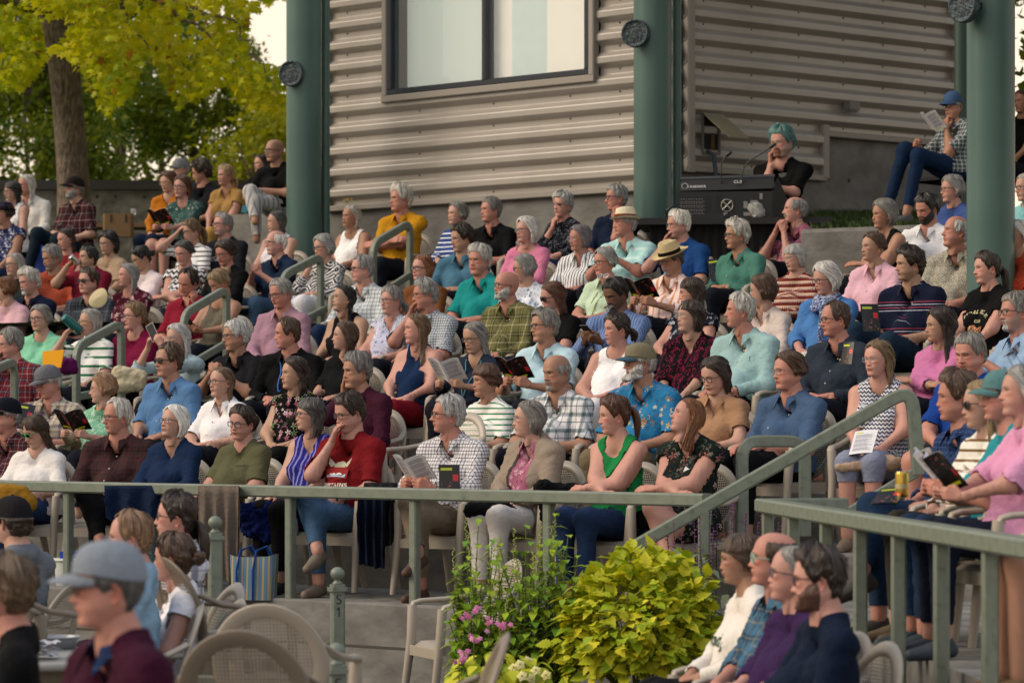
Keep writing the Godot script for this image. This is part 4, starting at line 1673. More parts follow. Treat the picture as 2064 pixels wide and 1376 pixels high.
func person(s: Dictionary) -> Node3D:
	var rng := RandomNumberGenerator.new()
	rng.seed=hash(s.L)
	s.seed=rng.randf()*5.0
	if not s.has("d") and not s.has("r"): s.r=row_of(s.x,s.y)
	var depth: float=s.get("d",row_depth(s.r,s.x) if s.has("r") else 20.0)
	var at := pt(s.x,s.y,depth)
	var floor_y: float=s.get("fl",row_floor(s.r) if s.has("r") else 0.0)
	var hs: float=s.get("hs",1.0)*(0.925 if s.f else 0.985)
	s.size=s.get("size",0.93 if s.f else 1.02)
	var L: float=s.get("L_",clampf((at.y - floor_y)/PS - 0.51,0.59,0.72))
	s.hip=(at.y - floor_y)/PS - L
	s.L=L
	var label: String=s.T
	var aim := rad_to_deg(atan((s.x - MIDX)/FOCAL))
	var by: float=s.get("by",37.0)+rng.randf_range(-8.0,8.0)
	var hy: float=s.get("hy",62.0)
	s.hyaw=-(hy - by)
	s.pitch=s.get("hp",rng.randf_range(-3.0,4.0))
	s.roll=s.get("ro",rng.randf_range(-4.0,4.0))
	if not s.has("lean"): s.lean=rng.randf_range(-0.01,0.03)
	if not s.has("side"): s.side=rng.randf_range(-0.03,0.03)
	if not s.has("pr"):
		var two: String=s.get("arm","lap")
		s.pr=two; s.pl=two
	s.build=s.get("build",0.0)*0.9+rng.randf_range(0.18,0.42)
	if not s.has("twist"): s.twist=rng.randf_range(-9.0,9.0)
	var j := skeleton(s)
	var rot := -deg_to_rad(by+aim)
	var g: Vector3=j.head
	var o := thing("person",label,"person",Vector3.ZERO,rot,s.get("grp","people seated in the audience"))
	o.scale=Vector3.ONE*PS
	o.position=Vector3(at.x,floor_y,at.z) - Basis(Vector3.UP,rot)*Vector3(g.x,0,g.z)*PS
	var cell: float=s.get("cell",0.021)
	var bones := body_bones(s,j)
	var m := nets(bones,cell,0.019)
	var top := PackedFloat32Array(); var low := PackedFloat32Array()
	var part := dressed(m,s,j,top,low,bones)
	# skin: what no garment covers deeply
	var sk: Color=SKINS[s.get("sk","fair")]
	var tone := 1.0+rng.randf_range(-0.07,0.07)
	sk=Color(sk.r*tone,sk.g*tone,sk.b*tone)
	var hc: Color=HAIRS[s.get("hc","grey")]
	var tint := rng.randi_range(0,3)
	var dim := 0.74+0.12*tint
	hc=Color(hc.r*dim,hc.g*dim*(0.98 if tint % 2 == 0 else 1.0),hc.b*dim*(0.93 if tint % 2 == 0 else 1.0))
	var body := MB.new()
	body.colored=true
	var used := PackedInt32Array(); used.resize(m.v.size()); used.fill(-1)
	for k in range(0,m.i.size(),3):
		for e in 3:
			var q := m.i[k+e]
			if used[q] < 0:
				var p := m.v[q] - m.n[q]*0.008*smoothstep(0.0,0.03,maxf(top[q],low[q]))
				var f := 1.0+0.07*skin_noise.get_noise_3d(p.x*22.0+s.seed,p.y*22.0,p.z*22.0)
				used[q]=body.vert(p,m.n[q],Color(sk.r*f,sk.g*f*0.97,sk.b*f*0.95))
			body.i.append(used[q])
	var head_at := Transform3D(j.hb.scaled(Vector3.ONE*hs),g)
	var grey_brow := hc.lerp(Color(0.10,0.07,0.05),0.45)
	if s.has("bwc"): grey_brow=HAIRS[s.bwc]
	if not s.has("morph"): s.morph={}
	var mo := {"nose": rng.randf_range(-0.25,0.45),"nosew": rng.randf_range(-0.6,1.2),"jaw": rng.randf_range(-0.2,1.2),"fat": rng.randf_range(-0.15,0.6)+0.25*maxf(s.get("build",0.0),0.0),"chin": rng.randf_range(-0.4,0.5),"brow": rng.randf_range(0.2,0.9),"lip": rng.randf_range(-0.4,0.2),"age": s.get("age",0.75),"long": rng.randf_range(-0.9,0.9)}
	if s.f:
		mo.merge({"nose": rng.randf_range(-0.40,0.15),"nosew": rng.randf_range(-0.7,0.5),"jaw": rng.randf_range(-1.0,0.1),"chin": rng.randf_range(-0.6,0.1),"brow": rng.randf_range(-0.9,-0.4),"lip": rng.randf_range(0.2,0.8),"age": s.get("age",0.45)},true)
	mo.merge(s.morph,true)
	s.morph=mo
	if s.f and not s.has("bw"): s.bw=0.75
	var hv := person_head(body,s,sk,grey_brow,head_at)
	for c in ["r","l"]:
		var h: Dictionary=j.hands[c]
		var x := hand_xf(j,c,(0.90 if s.f else 1.0)*s.size)
		body.add(hand_kinds[h.kind],x,x.basis.determinant() < 0.0,sk*Color(1.02,0.93,0.90))
	put("body",body.mesh(),skin_mat,o)
	# clothes
	var loose: float=s.get("loose",0.010 if s.sl < 1.2 else 0.006)
	var shirt := garment(m,top,s.get("off",0.009),s.get("fold",0.011),s.seed,part,loose,s.hip)
	var sm := cloth(s.top)
	var made := put(s.get("tn","shirt"),shirt.mesh(),sm,o)
	var low_name: String=s.get("ln","trousers")
	put(low_name,garment(m,low,0.007,0.006,s.seed+2.0,part,0.008).mesh(),cloth(s.get("low","solid #23283a")),o)
	if s.has("col"):
		var cm := MB.new()
		collar(cm,s,j)
		put("collar",cm.mesh(),cloth(s.col) if s.col else sm,o)
	if s.has("jacket"):
		var js := PackedFloat32Array()
		for q in m.v.size():
			var a := minf(top[q]+0.03,s.get("jl",9.0))
			if part[q] >= 2 and part[q] <= 5 and s.get("jsl",2.0) < 1.0: a=minf(a,0.03 - s.get("jsl",0.0))
			var jp: Vector3=m.v[q]
			if jp.z > j.neck.z+0.0: a=minf(a,absf(jp.x - j.neck.x) - s.get("jo",0.06) - 0.05*clampf(j.neck.y - jp.y,0.0,0.4))
			js.append(a)
		put("jacket",garment(m,js,0.026,0.012,s.seed+4.0,part,0.012,s.hip).mesh(),cloth(s.jacket),o)
	if s.has("scarf"):
		var wr := MB.new()
		for t in 4:
			var path := []
			for k in 21:
				var a := TAU*k/20.0
				var w := 0.012*cloth_noise.get_noise_3d(cos(a)*6.0+t*5.0,sin(a)*6.0,s.seed)
				path.append(j.neck+Vector3(sin(a)*(0.078+0.010*t+w),0.055 - 0.026*t - 0.035*(0.5+0.5*cos(a))+w,cos(a)*(0.080+0.014*t)+0.014))
			wr.tube(path,[0.024],7)
		wr.tube([j.neck+Vector3(0.03,-0.03,0.13),j.neck+Vector3(0.05,-0.13,0.165),j.neck+Vector3(0.045,-0.25,0.175),j.neck+Vector3(0.05,-0.34,0.16)],[0.03,0.04,0.046,0.05],8,Color.WHITE,0.4)
		put("scarf",wr.mesh(),cloth(s.scarf),o)
	var fz := {}
	if s.get("btn",0) > 0 or s.has("print"):
		fz=front_of(shirt)
	if s.get("btn",0) > 0:
		var y0: float=j.neck.y - 0.05 - s.get("vn",0.0)*0.8
		var bm := MB.new()
		bm.tube([Vector3(0,0,-0.002),Vector3(0,0,0.005)],[0.0065,0.0055],7)
		var bmesh := bm.mesh()
		for k in s.btn:
			var y=y0 - 0.085*k
			var z := front_z(fz,j.neck.x,y)
			if z > -1.0:
				put("button",bmesh,plain(hex(s.get("bc","#c9c4ba")),0.4),o).position=Vector3(j.neck.x,y,z)
	# hair and what is on the head
	var hx := MB.new()
	hx.mapped=true
	var hr: String=s.hr
	if hr == "w": hair_shell(hx,hv,s)
	elif hr != "b": hair_cap(hx,hv,s)
	if hr == "w" and not s.has("hat"):
		pass
	if hx.v.size():
		var hm := MB.new(); hm.mapped=true
		hm.add(hx,head_at)
		put("hair",hm.mesh(),hair_mat(hc),o)
	if s.has("bd"):
		var bx := MB.new(); beard(bx,hv,s)
		var b2 := MB.new(); b2.mapped=true
		b2.add(bx,head_at)
		if b2.v.size(): put("moustache" if s.bd == "m" else "beard",b2.mesh(),hair_mat(HAIRS[s.get("bdc",s.get("hc","grey"))]),o)
	if s.has("gl"):
		var a := MB.new(); var b := MB.new()
		spectacles(a,b,hv,s)
		var up := Transform3D.IDENTITY
		if s.get("glup",false): up=Transform3D(Basis(Vector3.RIGHT,-0.95),Vector3(0,0.105,0.012)).scaled_local(Vector3(1.12,1.0,1.0))
		var a2 := MB.new(); a2.add(a,head_at*up)
		var b2 := MB.new(); b2.add(b,head_at*up)
		var gn := put("sunglasses" if s.gl.begins_with("sun") else "glasses",a2.mesh(),plain(hex(s.get("gc","#1c1a1c")),0.35),o)
		put("lens",b2.mesh(),lens_dark if s.gl.begins_with("sun") else lens_clear,gn)
	if s.has("hat"):
		var a := MB.new(); var b := MB.new()
		if s.hat == "cap": cap_hat(a,b,hv,s)
		else: brim_hat(a,b,s)
		var a2 := MB.new(); a2.add(a,head_at)
		var b2 := MB.new(); b2.add(b,head_at)
		var hn := put("cap" if s.hat == "cap" else "hat",a2.mesh(),cloth(s.hatc),o)
		put("peak" if s.hat == "cap" else "hat_band",b2.mesh(),cloth(s.get("hatb",s.hatc)),hn)
	for c in ["r","l"]:
		if s.get("watch","") == c:
			var wm := MB.new()
			var W: Vector3=j["w"+c]; var fd: Vector3=(W - j["e"+c]).normalized()
			var wb := Basis(Quaternion(Vector3.UP,fd)) if fd.y > -0.99 else Basis.IDENTITY
			var rg := []
			for k in 19: rg.append(W - fd*0.03+wb*Vector3(cos(TAU*k/18.0)*0.031,0,sin(TAU*k/18.0)*0.031))
			wm.tube(rg,[0.008],6,Color.WHITE,0.5)
			var bk: Vector3=(j.hands[c].back - fd*j.hands[c].back.dot(fd)).normalized()
			wm.tube([W - fd*0.03+bk*0.028,W - fd*0.03+bk*0.041],[0.020,0.018],14)
			put("watch",wm.mesh(),plain(hex("#17181b"),0.3),o)
	if s.has("lanyard"):
		var wm := MB.new()
		var fd2 := front_of(shirt)
		for sd in [-1.0,1.0]:
			var path := [j.neck+Vector3(sd*0.062,0.055,-0.03),j.neck+Vector3(sd*0.074,0.035,0.02)]
			for k in 6:
				var t := k/5.0
				var lx: float=j.neck.x+sd*lerpf(0.070,0.004,t); var ly: float=j.neck.y - 0.02 - 0.26*t
				var lz := front_z(fd2,lx,ly)
				if lz > -1.0: path.append(Vector3(lx,ly,lz+0.008))
			wm.tube(path,[0.006],5,Color.WHITE,0.4)
		put("lanyard",wm.mesh(),plain(hex(s.lanyard),0.7),o)
	if s.has("badge"):
		var fd3 := front_of(shirt)
		var bm := MB.new(); bm.colored=true
		var c := Vector2(j.neck.x+0.085,j.neck.y - 0.15)
		lay_on(bm,[c+Vector2(-0.042,-0.016),c+Vector2(-0.042,0.016),c+Vector2(0.042,0.016),c+Vector2(0.042,-0.016)],fd3,Color.WHITE,0.006)
		put("name_tag",bm.mesh(),plain(hex("#e4e6ea"),0.6),o)
	if s.has("patch"):
		var pm := MB.new()
		var ring := []
		var rr := 0.019
		var fm := face_map(hv)
		for rg in [[0.0,0.007],[0.6,0.0055],[1.0,0.001]]:
			var r2 := []
			for k in 14:
				var a := TAU*k/14.0
				r2.append(Vector3(0.032+cos(a)*rr*1.15*rg[0],0.002+sin(a)*rr*rg[0],face_z(fm,0.032,0.002)+rg[1]+0.005 - 0.1*absf(cos(a)*rr*rg[0])))
			ring.append(r2)
		pm.grid(ring,true,Vector3(0.03,0,-0.3))
		pm.tube([Vector3(0.048,0.004,0.088),Vector3(0.070,0.014,0.05),Vector3(0.0795,0.020,0.0)],[0.0025],5)
		pm.tube([Vector3(0.018,0.018,0.101),Vector3(-0.02,0.040,0.098),Vector3(-0.058,0.062,0.07)],[0.0022],5)
		var p2 := MB.new(); p2.add(pm,head_at)
		put("eye_patch",p2.mesh(),plain(Color(0.012,0.012,0.013),0.5),o)
	# feet
	if s.get("shoes","") != "":
		for c in ["r","l"]:
			var kn: Vector3=j["k"+c]; var an: Vector3=j["a"+c]
			var fw := Vector3(an.x*0.3,-0.05 if an.y < 0.12 else -0.35,1.0).normalized()
			var sx := Vector3.UP.cross(fw).normalized()
			var sh := put("shoe",shoe_mesh,plain(hex(s.shoes),0.7),o)
			sh.transform=Transform3D(Basis(sx,fw.cross(sx),fw),an)
	if s.has("print"):
		s.print.call(o,fz,j)
	s.j=j
	s.node=o
	s.made=made
	s.floor_y=floor_y
	s.rot=rot
	if s.get("seat","chair") != "":
		seats.append(s)
	return o
# ---------- who sits where: x, y are the middle of the head in the photograph, r the row (front row 1) ----------
const T_ := true
const N_ := false

func front_row() -> Array:
	return [
	{x=12,y=838,r=1.0,f=N_,hr="s",hc="salt",hat="cap",hatc="solid #1c2536",top="plaid #6a2634 #23242e #cfc6c4 @11",sl=0.7,col="",vn=0.06,gl="clear",hy=72,low="solid #20242c",sk="ruddy",T="man in a navy cap and maroon plaid shirt at the front row's left end"},
	{x=70,y=868,r=1.0,f=T_,hr="w",hc="brown",len=0.27,bangs=1.0,vol=0.012,top="solid #e6e2e0",sl=0.8,vn=0.05,gl="sun",gc="#1f8a3c",gr=0.0028,gh=0.017,hy=58,hp=24,arm="lap",low="solid #35548a",T="woman with long brown hair and green sunglasses looking down, in a white tee"},
	{x=236,y=840,r=1.0,f=N_,hr="s",hc="white",rec=0.9,ht=0.008,top="plaid #57383a #3b2a2c #7c3247 @6",sl=1.85,col="",vn=0.06,btn=5,gl="clear",hy=64,sk="ruddy",arm="lap",build=0.25,leg="xr",low="solid #17181d",shoes="#1c1a1a",watch="l",T="elderly man with white hair and glasses in a brown and maroon plaid shirt"},
	{x=349,y=851,r=1.0,f=T_,hr="w",hc="white",len=0.115,vol=0.020,part=-0.3,top="solid #1b3a6d",sl=1.45,vn=0.11,gl="clear",gc="#4a2338",hy=50,hp=-10,arm="lap",low="mottle #5a7f90 #9fc0c8 #35586a @14",shoes="#3a3030",T="woman with a white bob gazing up, in a navy V-neck top"},
	{x=487,y=852,r=1.0,f=T_,hr="p",hc="dbrown",bangs=1.0,len=0.10,top="solid #6a6b4a",sl=0.8,vn=0.05,gl="clear",gc="#20263a",gr=0.0022,hy=38,hp=7,by=40,build=0.75,arm="thigh",low="solid #17181c",age=0.1,sk="pink",ro=-6,print=print_olive,T="young woman with dark bangs and glasses in an olive green tee"},
	{x=624,y=837,r=1.0,f=T_,hr="w",hc="dgrey",len=0.165,bangs=1.0,vol=0.016,top="vs #3634b4 #8f92e0 @24",sl=0.0,strap=0.02,wide=0.08,vn=0.13,gl="clear",hy=72,hp=-3,arm="thigh",low="solid #15161a",shoes="#20242c",T="woman with dark grey hair and bangs in a sleeveless royal blue top"},
	{x=704,y=831,r=1.0,f=N_,hr="s",hc="dbrown",top="solid #a5141f",sl=0.85,gl="clear",hy=60,hp=16,pr="mouth",pl="lap",build=0.2,leg="xr",low="solid #4a7099",shoes="#6b5f52",sk="pink",cell=0.018,print=print_red,watch="l",T="man in a red printed tee holding a hand to his mouth, legs crossed"},
	{x=902,y=836,r=1.0,f=N_,hr="s",hc="silver",ht=0.013,rec=0.2,top="check #dedde2 #5d5a68 @44",sl=1.9,col="",vn=0.06,btn=4,bc="#e8e6e2",gl="clear",hy=76,sk="ruddy",arm="read",paper=T_,leg="xr",low="solid #8a7a66",shoes="#4a3226",cell=0.018,T="man with silver hair in a white windowpane check shirt, reading a booklet"},
	{x=1066,y=845,r=1.0,f=T_,hr="w",hc="salt",len=0.10,vol=0.016,part=0.2,top="floral #b86a88 #e6c4cf #8d3560 #d9a3b4 @5",sl=1.9,col="",vn=0.09,gl="clear",gc="#8a8c90",gr=0.0010,hy=84,hp=-2,arm="lap",low="solid #d4cfcd",jacket="solid #a39281",jo=0.075,T="woman with a grey bob in a pink paisley blouse in a fleece jacket"},
	{x=1238,y=838,r=1.0,f=T_,hr="p",hc="auburn",tail_y=0.035,len=0.20,top="solid #149a4b",sl=0.0,strap=0.035,wide=0.075,scoop=0.10,hy=74,hp=4,arm="crosslow",low="solid #2d4a7e",age=0.05,sk="pink",cell=0.018,T="young woman with an auburn ponytail in a bright green sleeveless top, arms folded"},
	{x=1386,y=840,r=1.0,f=T_,hr="w",hc="red",len=0.23,vol=0.010,part=-0.2,open=-4,top="floral #22302e #c8b8a0 #8f9a86 #b0605a #556a5e @4",sl=0.25,vn=0.11,hy=72,hp=-20,sk="pink",arm="crosslow",build=0.45,low="floral #22302e #c8b8a0 #8f9a86 #b0605a @4",ln="skirt",tl=0.72,leg="xr",badge=T_,T="woman with straight ginger hair looking up, in a dark floral dress"},
	]

func second_row() -> Array:
	return [
	{x=97,y=770,r=2.0,f=N_,hr="s",hc="grey",hat="cap",hatc="solid #7c7f86",gl="clear",top="plaid #c9bca6 #6a5a86 #8c6f4a #e9e2d4 @10",sl=0.85,col="",hy=66,hp=16,sk="ruddy",T="older man in a grey cap and yellow and purple plaid shirt, looking down"},
	{x=206,y=784,r=2.0,f=T_,hr="w",hc="straw",len=0.06,vol=0.022,curl=0.007,top="floral #7cc09c #cfe8d8 #b9dcc6 @4",sl=0.7,gl="clear",gc="#9a8a7c",gr=0.001,hy=92,arm="read",T="woman with short curly strawberry hair in a mint floral tee"},
	{x=339,y=727,r=2.0,f=N_,hr="s",hc="brown",rec=0.5,gl="sun",gr=0.0030,gh=0.018,top="solid #5b8cc6",sl=0.9,col="",vn=0.07,btn=5,hy=62,sk="tan",build=0.3,arm="thigh",T="man in dark sunglasses and a light blue button-down shirt"},
	{x=446,y=770,r=2.0,f=T_,hr="w",hc="lbrown",len=0.29,vol=0.007,open=12,top="solid #e9e7ea",sl=0.9,col="",vn=0.10,btn=4,gl="clear",gc="#3a2a26",gr=0.0018,hy=56,arm="lap",T="woman with long light brown hair and glasses in a white blouse"},
	{x=592,y=754,r=2.0,f=T_,hr="w",hc="dbrown",len=0.17,vol=0.024,curl=0.006,open=8,top="floral #111114 #e8a2b4 #d86a8c #f2d5d5 #7fa060 @4",sl=0.15,hy=66,hp=-3,sk="olive",age=0.2,lips=Color(0.36,0.10,0.10),arm="lap",low="solid #15161a",T="woman with wavy dark hair in a black top printed with pink roses"},
	{x=718,y=747,r=2.0,f=N_,hr="s",hc="salt",ht=0.012,curl=0.006,top="solid #59183a",sl=1.9,col="",hy=62,hp=4,sk="tan",pr="cheek",pl="lap",flat=T_,T="man with curly grey hair in a maroon shirt resting his temple on his hand"},
	{x=979,y=768,r=2.0,f=T_,hr="w",hc="auburn",len=0.035,bangs=1.0,vol=0.020,top="hs #eceae6 #1c9c66 @26",sl=0.85,hy=66,sk="tan",arm="thigh",T="woman with a short auburn bowl cut in a green and white striped tee"},
	{x=1122,y=750,r=2.0,f=N_,hr="h",hc="grey",rec=1.2,ht=0.004,bd="g",bdc="grey",bt=0.006,top="plaid #dcdde0 #56707c #2f4250 @9",sl=0.9,col="",vn=0.07,btn=3,hy=52,hp=8,sk="tan",build=0.3,arm="lap",T="bald man with a grey goatee in a grey and white plaid shirt"},
	{x=1290,y=730,r=2.0,f=N_,hr="s",hc="grey",hat="cap",hatc="solid #8d8468",hatb="solid #4d6f86",bd="f",bdc="silver",bt=0.018,bl=2.2,gl="clear",top="floral #2b8fd0 #e8b04a #c97a3a #f2dcae #2470b0 @4",sl=0.9,col="",vn=0.09,hy=74,hp=2,sk="tan",arm="lap",low="solid #8a7a5c",T="bearded man in an olive cap and bright blue tropical print shirt"},
	{x=1441,y=757,r=2.0,f=T_,hr="w",hc="dbrown",len=0.15,vol=0.020,curl=0.004,top="solid #b98b68",sl=0.6,col="",vn=0.08,gl="clear",hy=46,hp=18,ey=1,arm="lap",T="woman with wavy dark hair in a tan utility shirt, looking down"},
	{x=1590,y=748,r=2.0,f=N_,hr="w",hc="brown",len=0.030,vol=0.018,open=6,part=-0.25,top="solid #4f6f9c",sl=0.9,col="",vn=0.06,btn=5,gl="clear",gc="#8a7c70",gr=0.001,hy=62,by=42,sk="ruddy",build=0.4,arm="thigh",low="solid #1a1b22",T="man with shaggy brown hair in a short-sleeved denim blue shirt"},
	{x=1770,y=724,r=2.0,f=T_,hr="w",hc="dblonde",len=0.20,vol=0.016,open=4,top="zig #d9dbe4 #39426a @13",sl=0.0,strap=0.03,vn=0.07,gl="clear",gc="#9a9590",gr=0.001,hy=42,by=22,hp=2,arm="lap",low="solid #8f97b4",tl=1.25,shoes="#7a6a58",sk="pink",cell=0.018,T="woman with shoulder-length dark blonde hair in a sleeveless zigzag print top"},
	{x=1956,y=712,r=2.0,f=N_,hr="s",hc="grey",ht=0.010,ey=1,top="solid #1a52c4",sl=0.8,col="",hy=38,by=34,hp=12,sk="ruddy",build=0.3,arm="clasp",low="solid #b5aca0",tl=0.85,T="man with cropped grey hair and closed eyes in a royal blue polo"},
	]

func third_row() -> Array:
	return [
	{x=357,y=682,r=3.0,f=T_,hr="w",hc="silver",len=0.19,vol=0.018,curl=0.006,open=6,gl="clear",gc="#9a9a9c",top="solid #a9c3cc",sl=1.3,col="",hy=52,pr="photo",pl="photo",T="woman with long wavy silver hair holding up a phone, in a pale blue shirt"},
	{x=474,y=677,r=3.0,f=N_,hr="s",hc="silver",ht=0.011,gl="clear",top="mottle #16181e #16181e #16181e #3a4250 @40",sl=0.95,col="",hy=72,sk="tan",arm="claspup",T="tanned man with grey hair and clasped hands in a black dotted shirt"},
	{x=579,y=672,r=3.0,f=N_,hr="s",hc="brown",rec=0.7,ht=0.008,top="solid #14151b",sl=1.9,col="",hy=80,hp=4,sk="ruddy",arm="lap",lanyard="#1f5fae",T="man with short receding brown hair in a black shirt and blue lanyard"},
	{x=695,y=678,r=3.0,f=T_,hr="w",hc="brown",len=0.14,vol=0.014,top="solid #15171d",sl=0.8,vn=0.06,hy=82,hp=-4,arm="thigh",T="woman with a smooth brown bob in a black top, in profile"},
	{x=839,y=663,r=3.0,f=T_,hr="w",hc="lbrown",len=0.34,vol=0.012,open=2,top="solid #143a72",sl=0.0,strap=0.09,wide=0.05,vn=0.10,hy=70,age=0.0,lips=Color(0.38,0.07,0.07),arm="lap",sk="pink",low="solid #b0152a",T="young woman with very long brown hair in a navy halter top"},
	{x=957,y=680,r=3.0,f=T_,hr="w",hc="salt",len=0.30,vol=0.012,part=0.3,top="solid #2a3a58",sl=1.5,vn=0.10,gl="clear",gc="#30241f",hy=50,hp=14,ey=1,arm="read",paper=T_,sk="olive",lanyard="#3a6a78",T="woman with long straight grey hair and a bead necklace, reading a booklet"},
	{x=1097,y=657,r=3.0,f=N_,hr="s",hc="salt",ht=0.018,wave=0.6,swoop=1.0,gl="clear",gr=0.0020,top="solid #b6d9e8",sl=0.85,col="",hy=66,hp=2,sk="tan",arm="read",T="man with swept-back grey hair in a pale sky blue polo"},
	{x=1243,y=664,r=3.0,f=T_,hr="p",hc="dbrown",len=0.08,tail_y=-0.02,gl="sun",glup=T_,gc="#5a3426",ey=1,top="solid #eeedf0",sl=0.0,strap=0.035,wide=0.08,scoop=0.05,hy=62,hp=2,build=0.5,sk="pink",arm="lap",low="solid #e0dde0",T="woman with closed eyes and sunglasses on her dark hair, in a white tank"},
	{x=1391,y=638,r=3.0,f=T_,hr="w",hc="dbrown",len=0.115,bangs=1.0,vol=0.016,gl="clear",gc="#b8a49a",top="scroll #191020 #c41d56 #e02868 @5",sl=1.3,vn=0.12,hy=60,hp=-5,build=0.35,arm="lap",low="solid #7a7262",T="woman with a dark bob in a black top patterned with magenta"},
	{x=1493,y=627,r=3.0,f=N_,hr="s",hc="silver",ht=0.011,top="solid #9cc4c8",sl=1.9,col="",vn=0.05,btn=4,hy=82,hp=-3,sk="ruddy",build=0.3,arm="thigh",badge=T_,T="man with grey hair in a pale aqua long-sleeved shirt with a name tag"},
	{x=1684,y=643,r=3.0,f=N_,hr="s",hc="brown",rec=0.9,ht=0.006,gl="clear",gc="#2a2c30",top="solid #38465a",sl=1.9,col="",vn=0.05,btn=5,hy=68,sk="ruddy",arm="lap",T="man with cropped hair and a booklet in the pocket of his dark denim shirt"},
	{x=1895,y=657,r=3.0,f=T_,hr="w",hc="dbrown",len=0.33,vol=0.024,curl=0.008,top="solid #d97cb4",sl=1.9,hy=68,age=0.25,sk="olive",arm="crosslow",T="woman with very long curly brown hair in a bright pink sweater"},
	{x=2048,y=630,r=3.0,f=N_,hr="s",hc="salt",gl="clear",gr=0.0022,bd="g",bdc="silver",bt=0.005,stub=0.5,top="solid #93b6dc",sl=1.3,col="",hy=62,sk="ruddy",by=62,arm="claspup",watch="r",T="bearded man with clasped hands and a black watch at the right edge"},
	]

func fourth_row() -> Array:
	return [
	{x=566,y=591,r=4.0,f=N_,hr="s",hc="grey",rec=0.3,ht=0.010,gl="clear",gr=0.0020,ey=1,top="solid #b58aa0",sl=1.9,col="",vn=0.06,btn=4,hy=56,hp=14,sk="ruddy",arm="lap",T="man with dark glasses looking down in a mauve long-sleeved shirt"},
	{x=692,y=602,r=4.0,f=T_,hr="w",hc="black",len=0.25,vol=0.010,open=14,gl="sun",glup=T_,top="solid #1b1c2a",sl=0.0,strap=0.06,wide=0.07,vn=0.16,hy=66,hp=-8,sk="olive",age=0.15,arm="thigh",T="woman with long black hair and long earrings in a dark navy sundress"},
	{x=789,y=606,r=4.0,f=T_,hr="p",hc="salt",len=0.08,tail_y=-0.03,gl="clear",top="floral #c4c8e4 #3d4382 #eceaf4 #6a6fae @6",sl=0.1,vn=0.12,hy=52,sk="pink",arm="lap",T="woman with grey hair tied back in a purple and white floral blouse"},
	{x=857,y=594,r=4.0,f=N_,hr="s",hc="grey",ht=0.016,gl="clear",gr=0.001,top="check #c4ccd6 #56606e @46",sl=0.95,col="",hy=74,hp=4,sk="ruddy",pr="mouth",pl="lap",build=0.3,T="man in a grey check shirt pressing his knuckles to his lips"},
	{x=1021,y=575,r=4.0,f=N_,hr="b",hc="silver",bd="f",bdc="silver",bt=0.010,gl="clear",gc="#3a3c40",top="plaid #7c7a48 #4a4a2c #d0c8a4 @7",sl=1.9,col="",vn=0.06,btn=4,hy=68,sk="ruddy",build=0.4,arm="lap",bwc="brown",T="bald man with a short white beard in an olive plaid shirt"},
	{x=1114,y=598,r=4.0,f=T_,hr="w",hc="auburn",len=0.18,vol=0.016,part=0.3,gl="sun",gr=0.0030,gh=0.021,gw=0.027,top="solid #141519",sl=0.7,hy=72,hp=14,build=0.6,sk="pink",arm="lap",T="woman with auburn hair and large dark sunglasses in a black tee"},
	{x=1241,y=592,r=4.0,f=N_,hr="s",hc="black",ht=0.010,gl="clear",glup=T_,gc="#b0b4be",bd="g",bdc="black",bt=0.004,stub=0.4,top="vs #6482c0 #8aa2d4 @40",sl=1.9,col="",vn=0.05,hy=48,hp=24,ey=1,sk="brown",arm="phone",T="dark-haired man with glasses on his head looking down at a phone"},
	{x=1394,y=590,r=4.0,f=T_,hr="w",hc="dbrown",len=0.16,bangs=1.0,vol=0.014,top="floral #1b2440 #e2e4ec #c4c8d8 @5",sl=0.25,hy=84,hp=6,sk="pink",build=0.5,arm="lap",T="woman with dark hair and bangs in a navy top with white blossoms"},
	{x=1537,y=586,r=4.0,f=T_,hr="w",hc="brown",len=0.085,vol=0.024,curl=0.004,top="solid #d8c8c0",sl=1.3,col="",hy=96,hp=6,arm="lap",T="woman with a full auburn bob and bead necklace in a cream blouse"},
	{x=1665,y=562,r=4.0,f=T_,hr="w",hc="white",len=0.10,vol=0.026,curl=0.006,gl="clear",gr=0.002,scarf="mottle #1f4fa0 #d8dcea #2a62c0 #1a3f88 @9",top="solid #4f8ddb",sl=1.45,hy=60,hp=12,build=0.5,sk="pink",arm="lap",low="mottle #e6e0dc #e6e0dc #8a4048 @20",T="woman with fluffy white hair and a blue scarf in a bright blue top"},
	{x=1834,y=532,r=4.2,f=N_,hr="s",hc="dbrown",ht=0.020,wave=0.7,swoop=0.8,stub=0.25,top="hs2 #1c2850 #c44a5c #d8dcea @5",sl=0.85,col="",vn=0.05,hy=68,sk="olive",age=0.2,build=0.35,arm="thigh",leg="far",low="solid #23405f",T="man with thick dark wavy hair in a navy polo with pink and white stripes"},
	{x=1990,y=541,r=4.0,f=T_,hr="p",hc="dbrown",tail_y=-0.01,len=0.20,top="solid #16161a",sl=0.5,hy=64,age=0.0,sk="pink",arm="thigh",print=print_black,T="young woman with a dark ponytail and hoop earrings in a black printed tee"},
	]

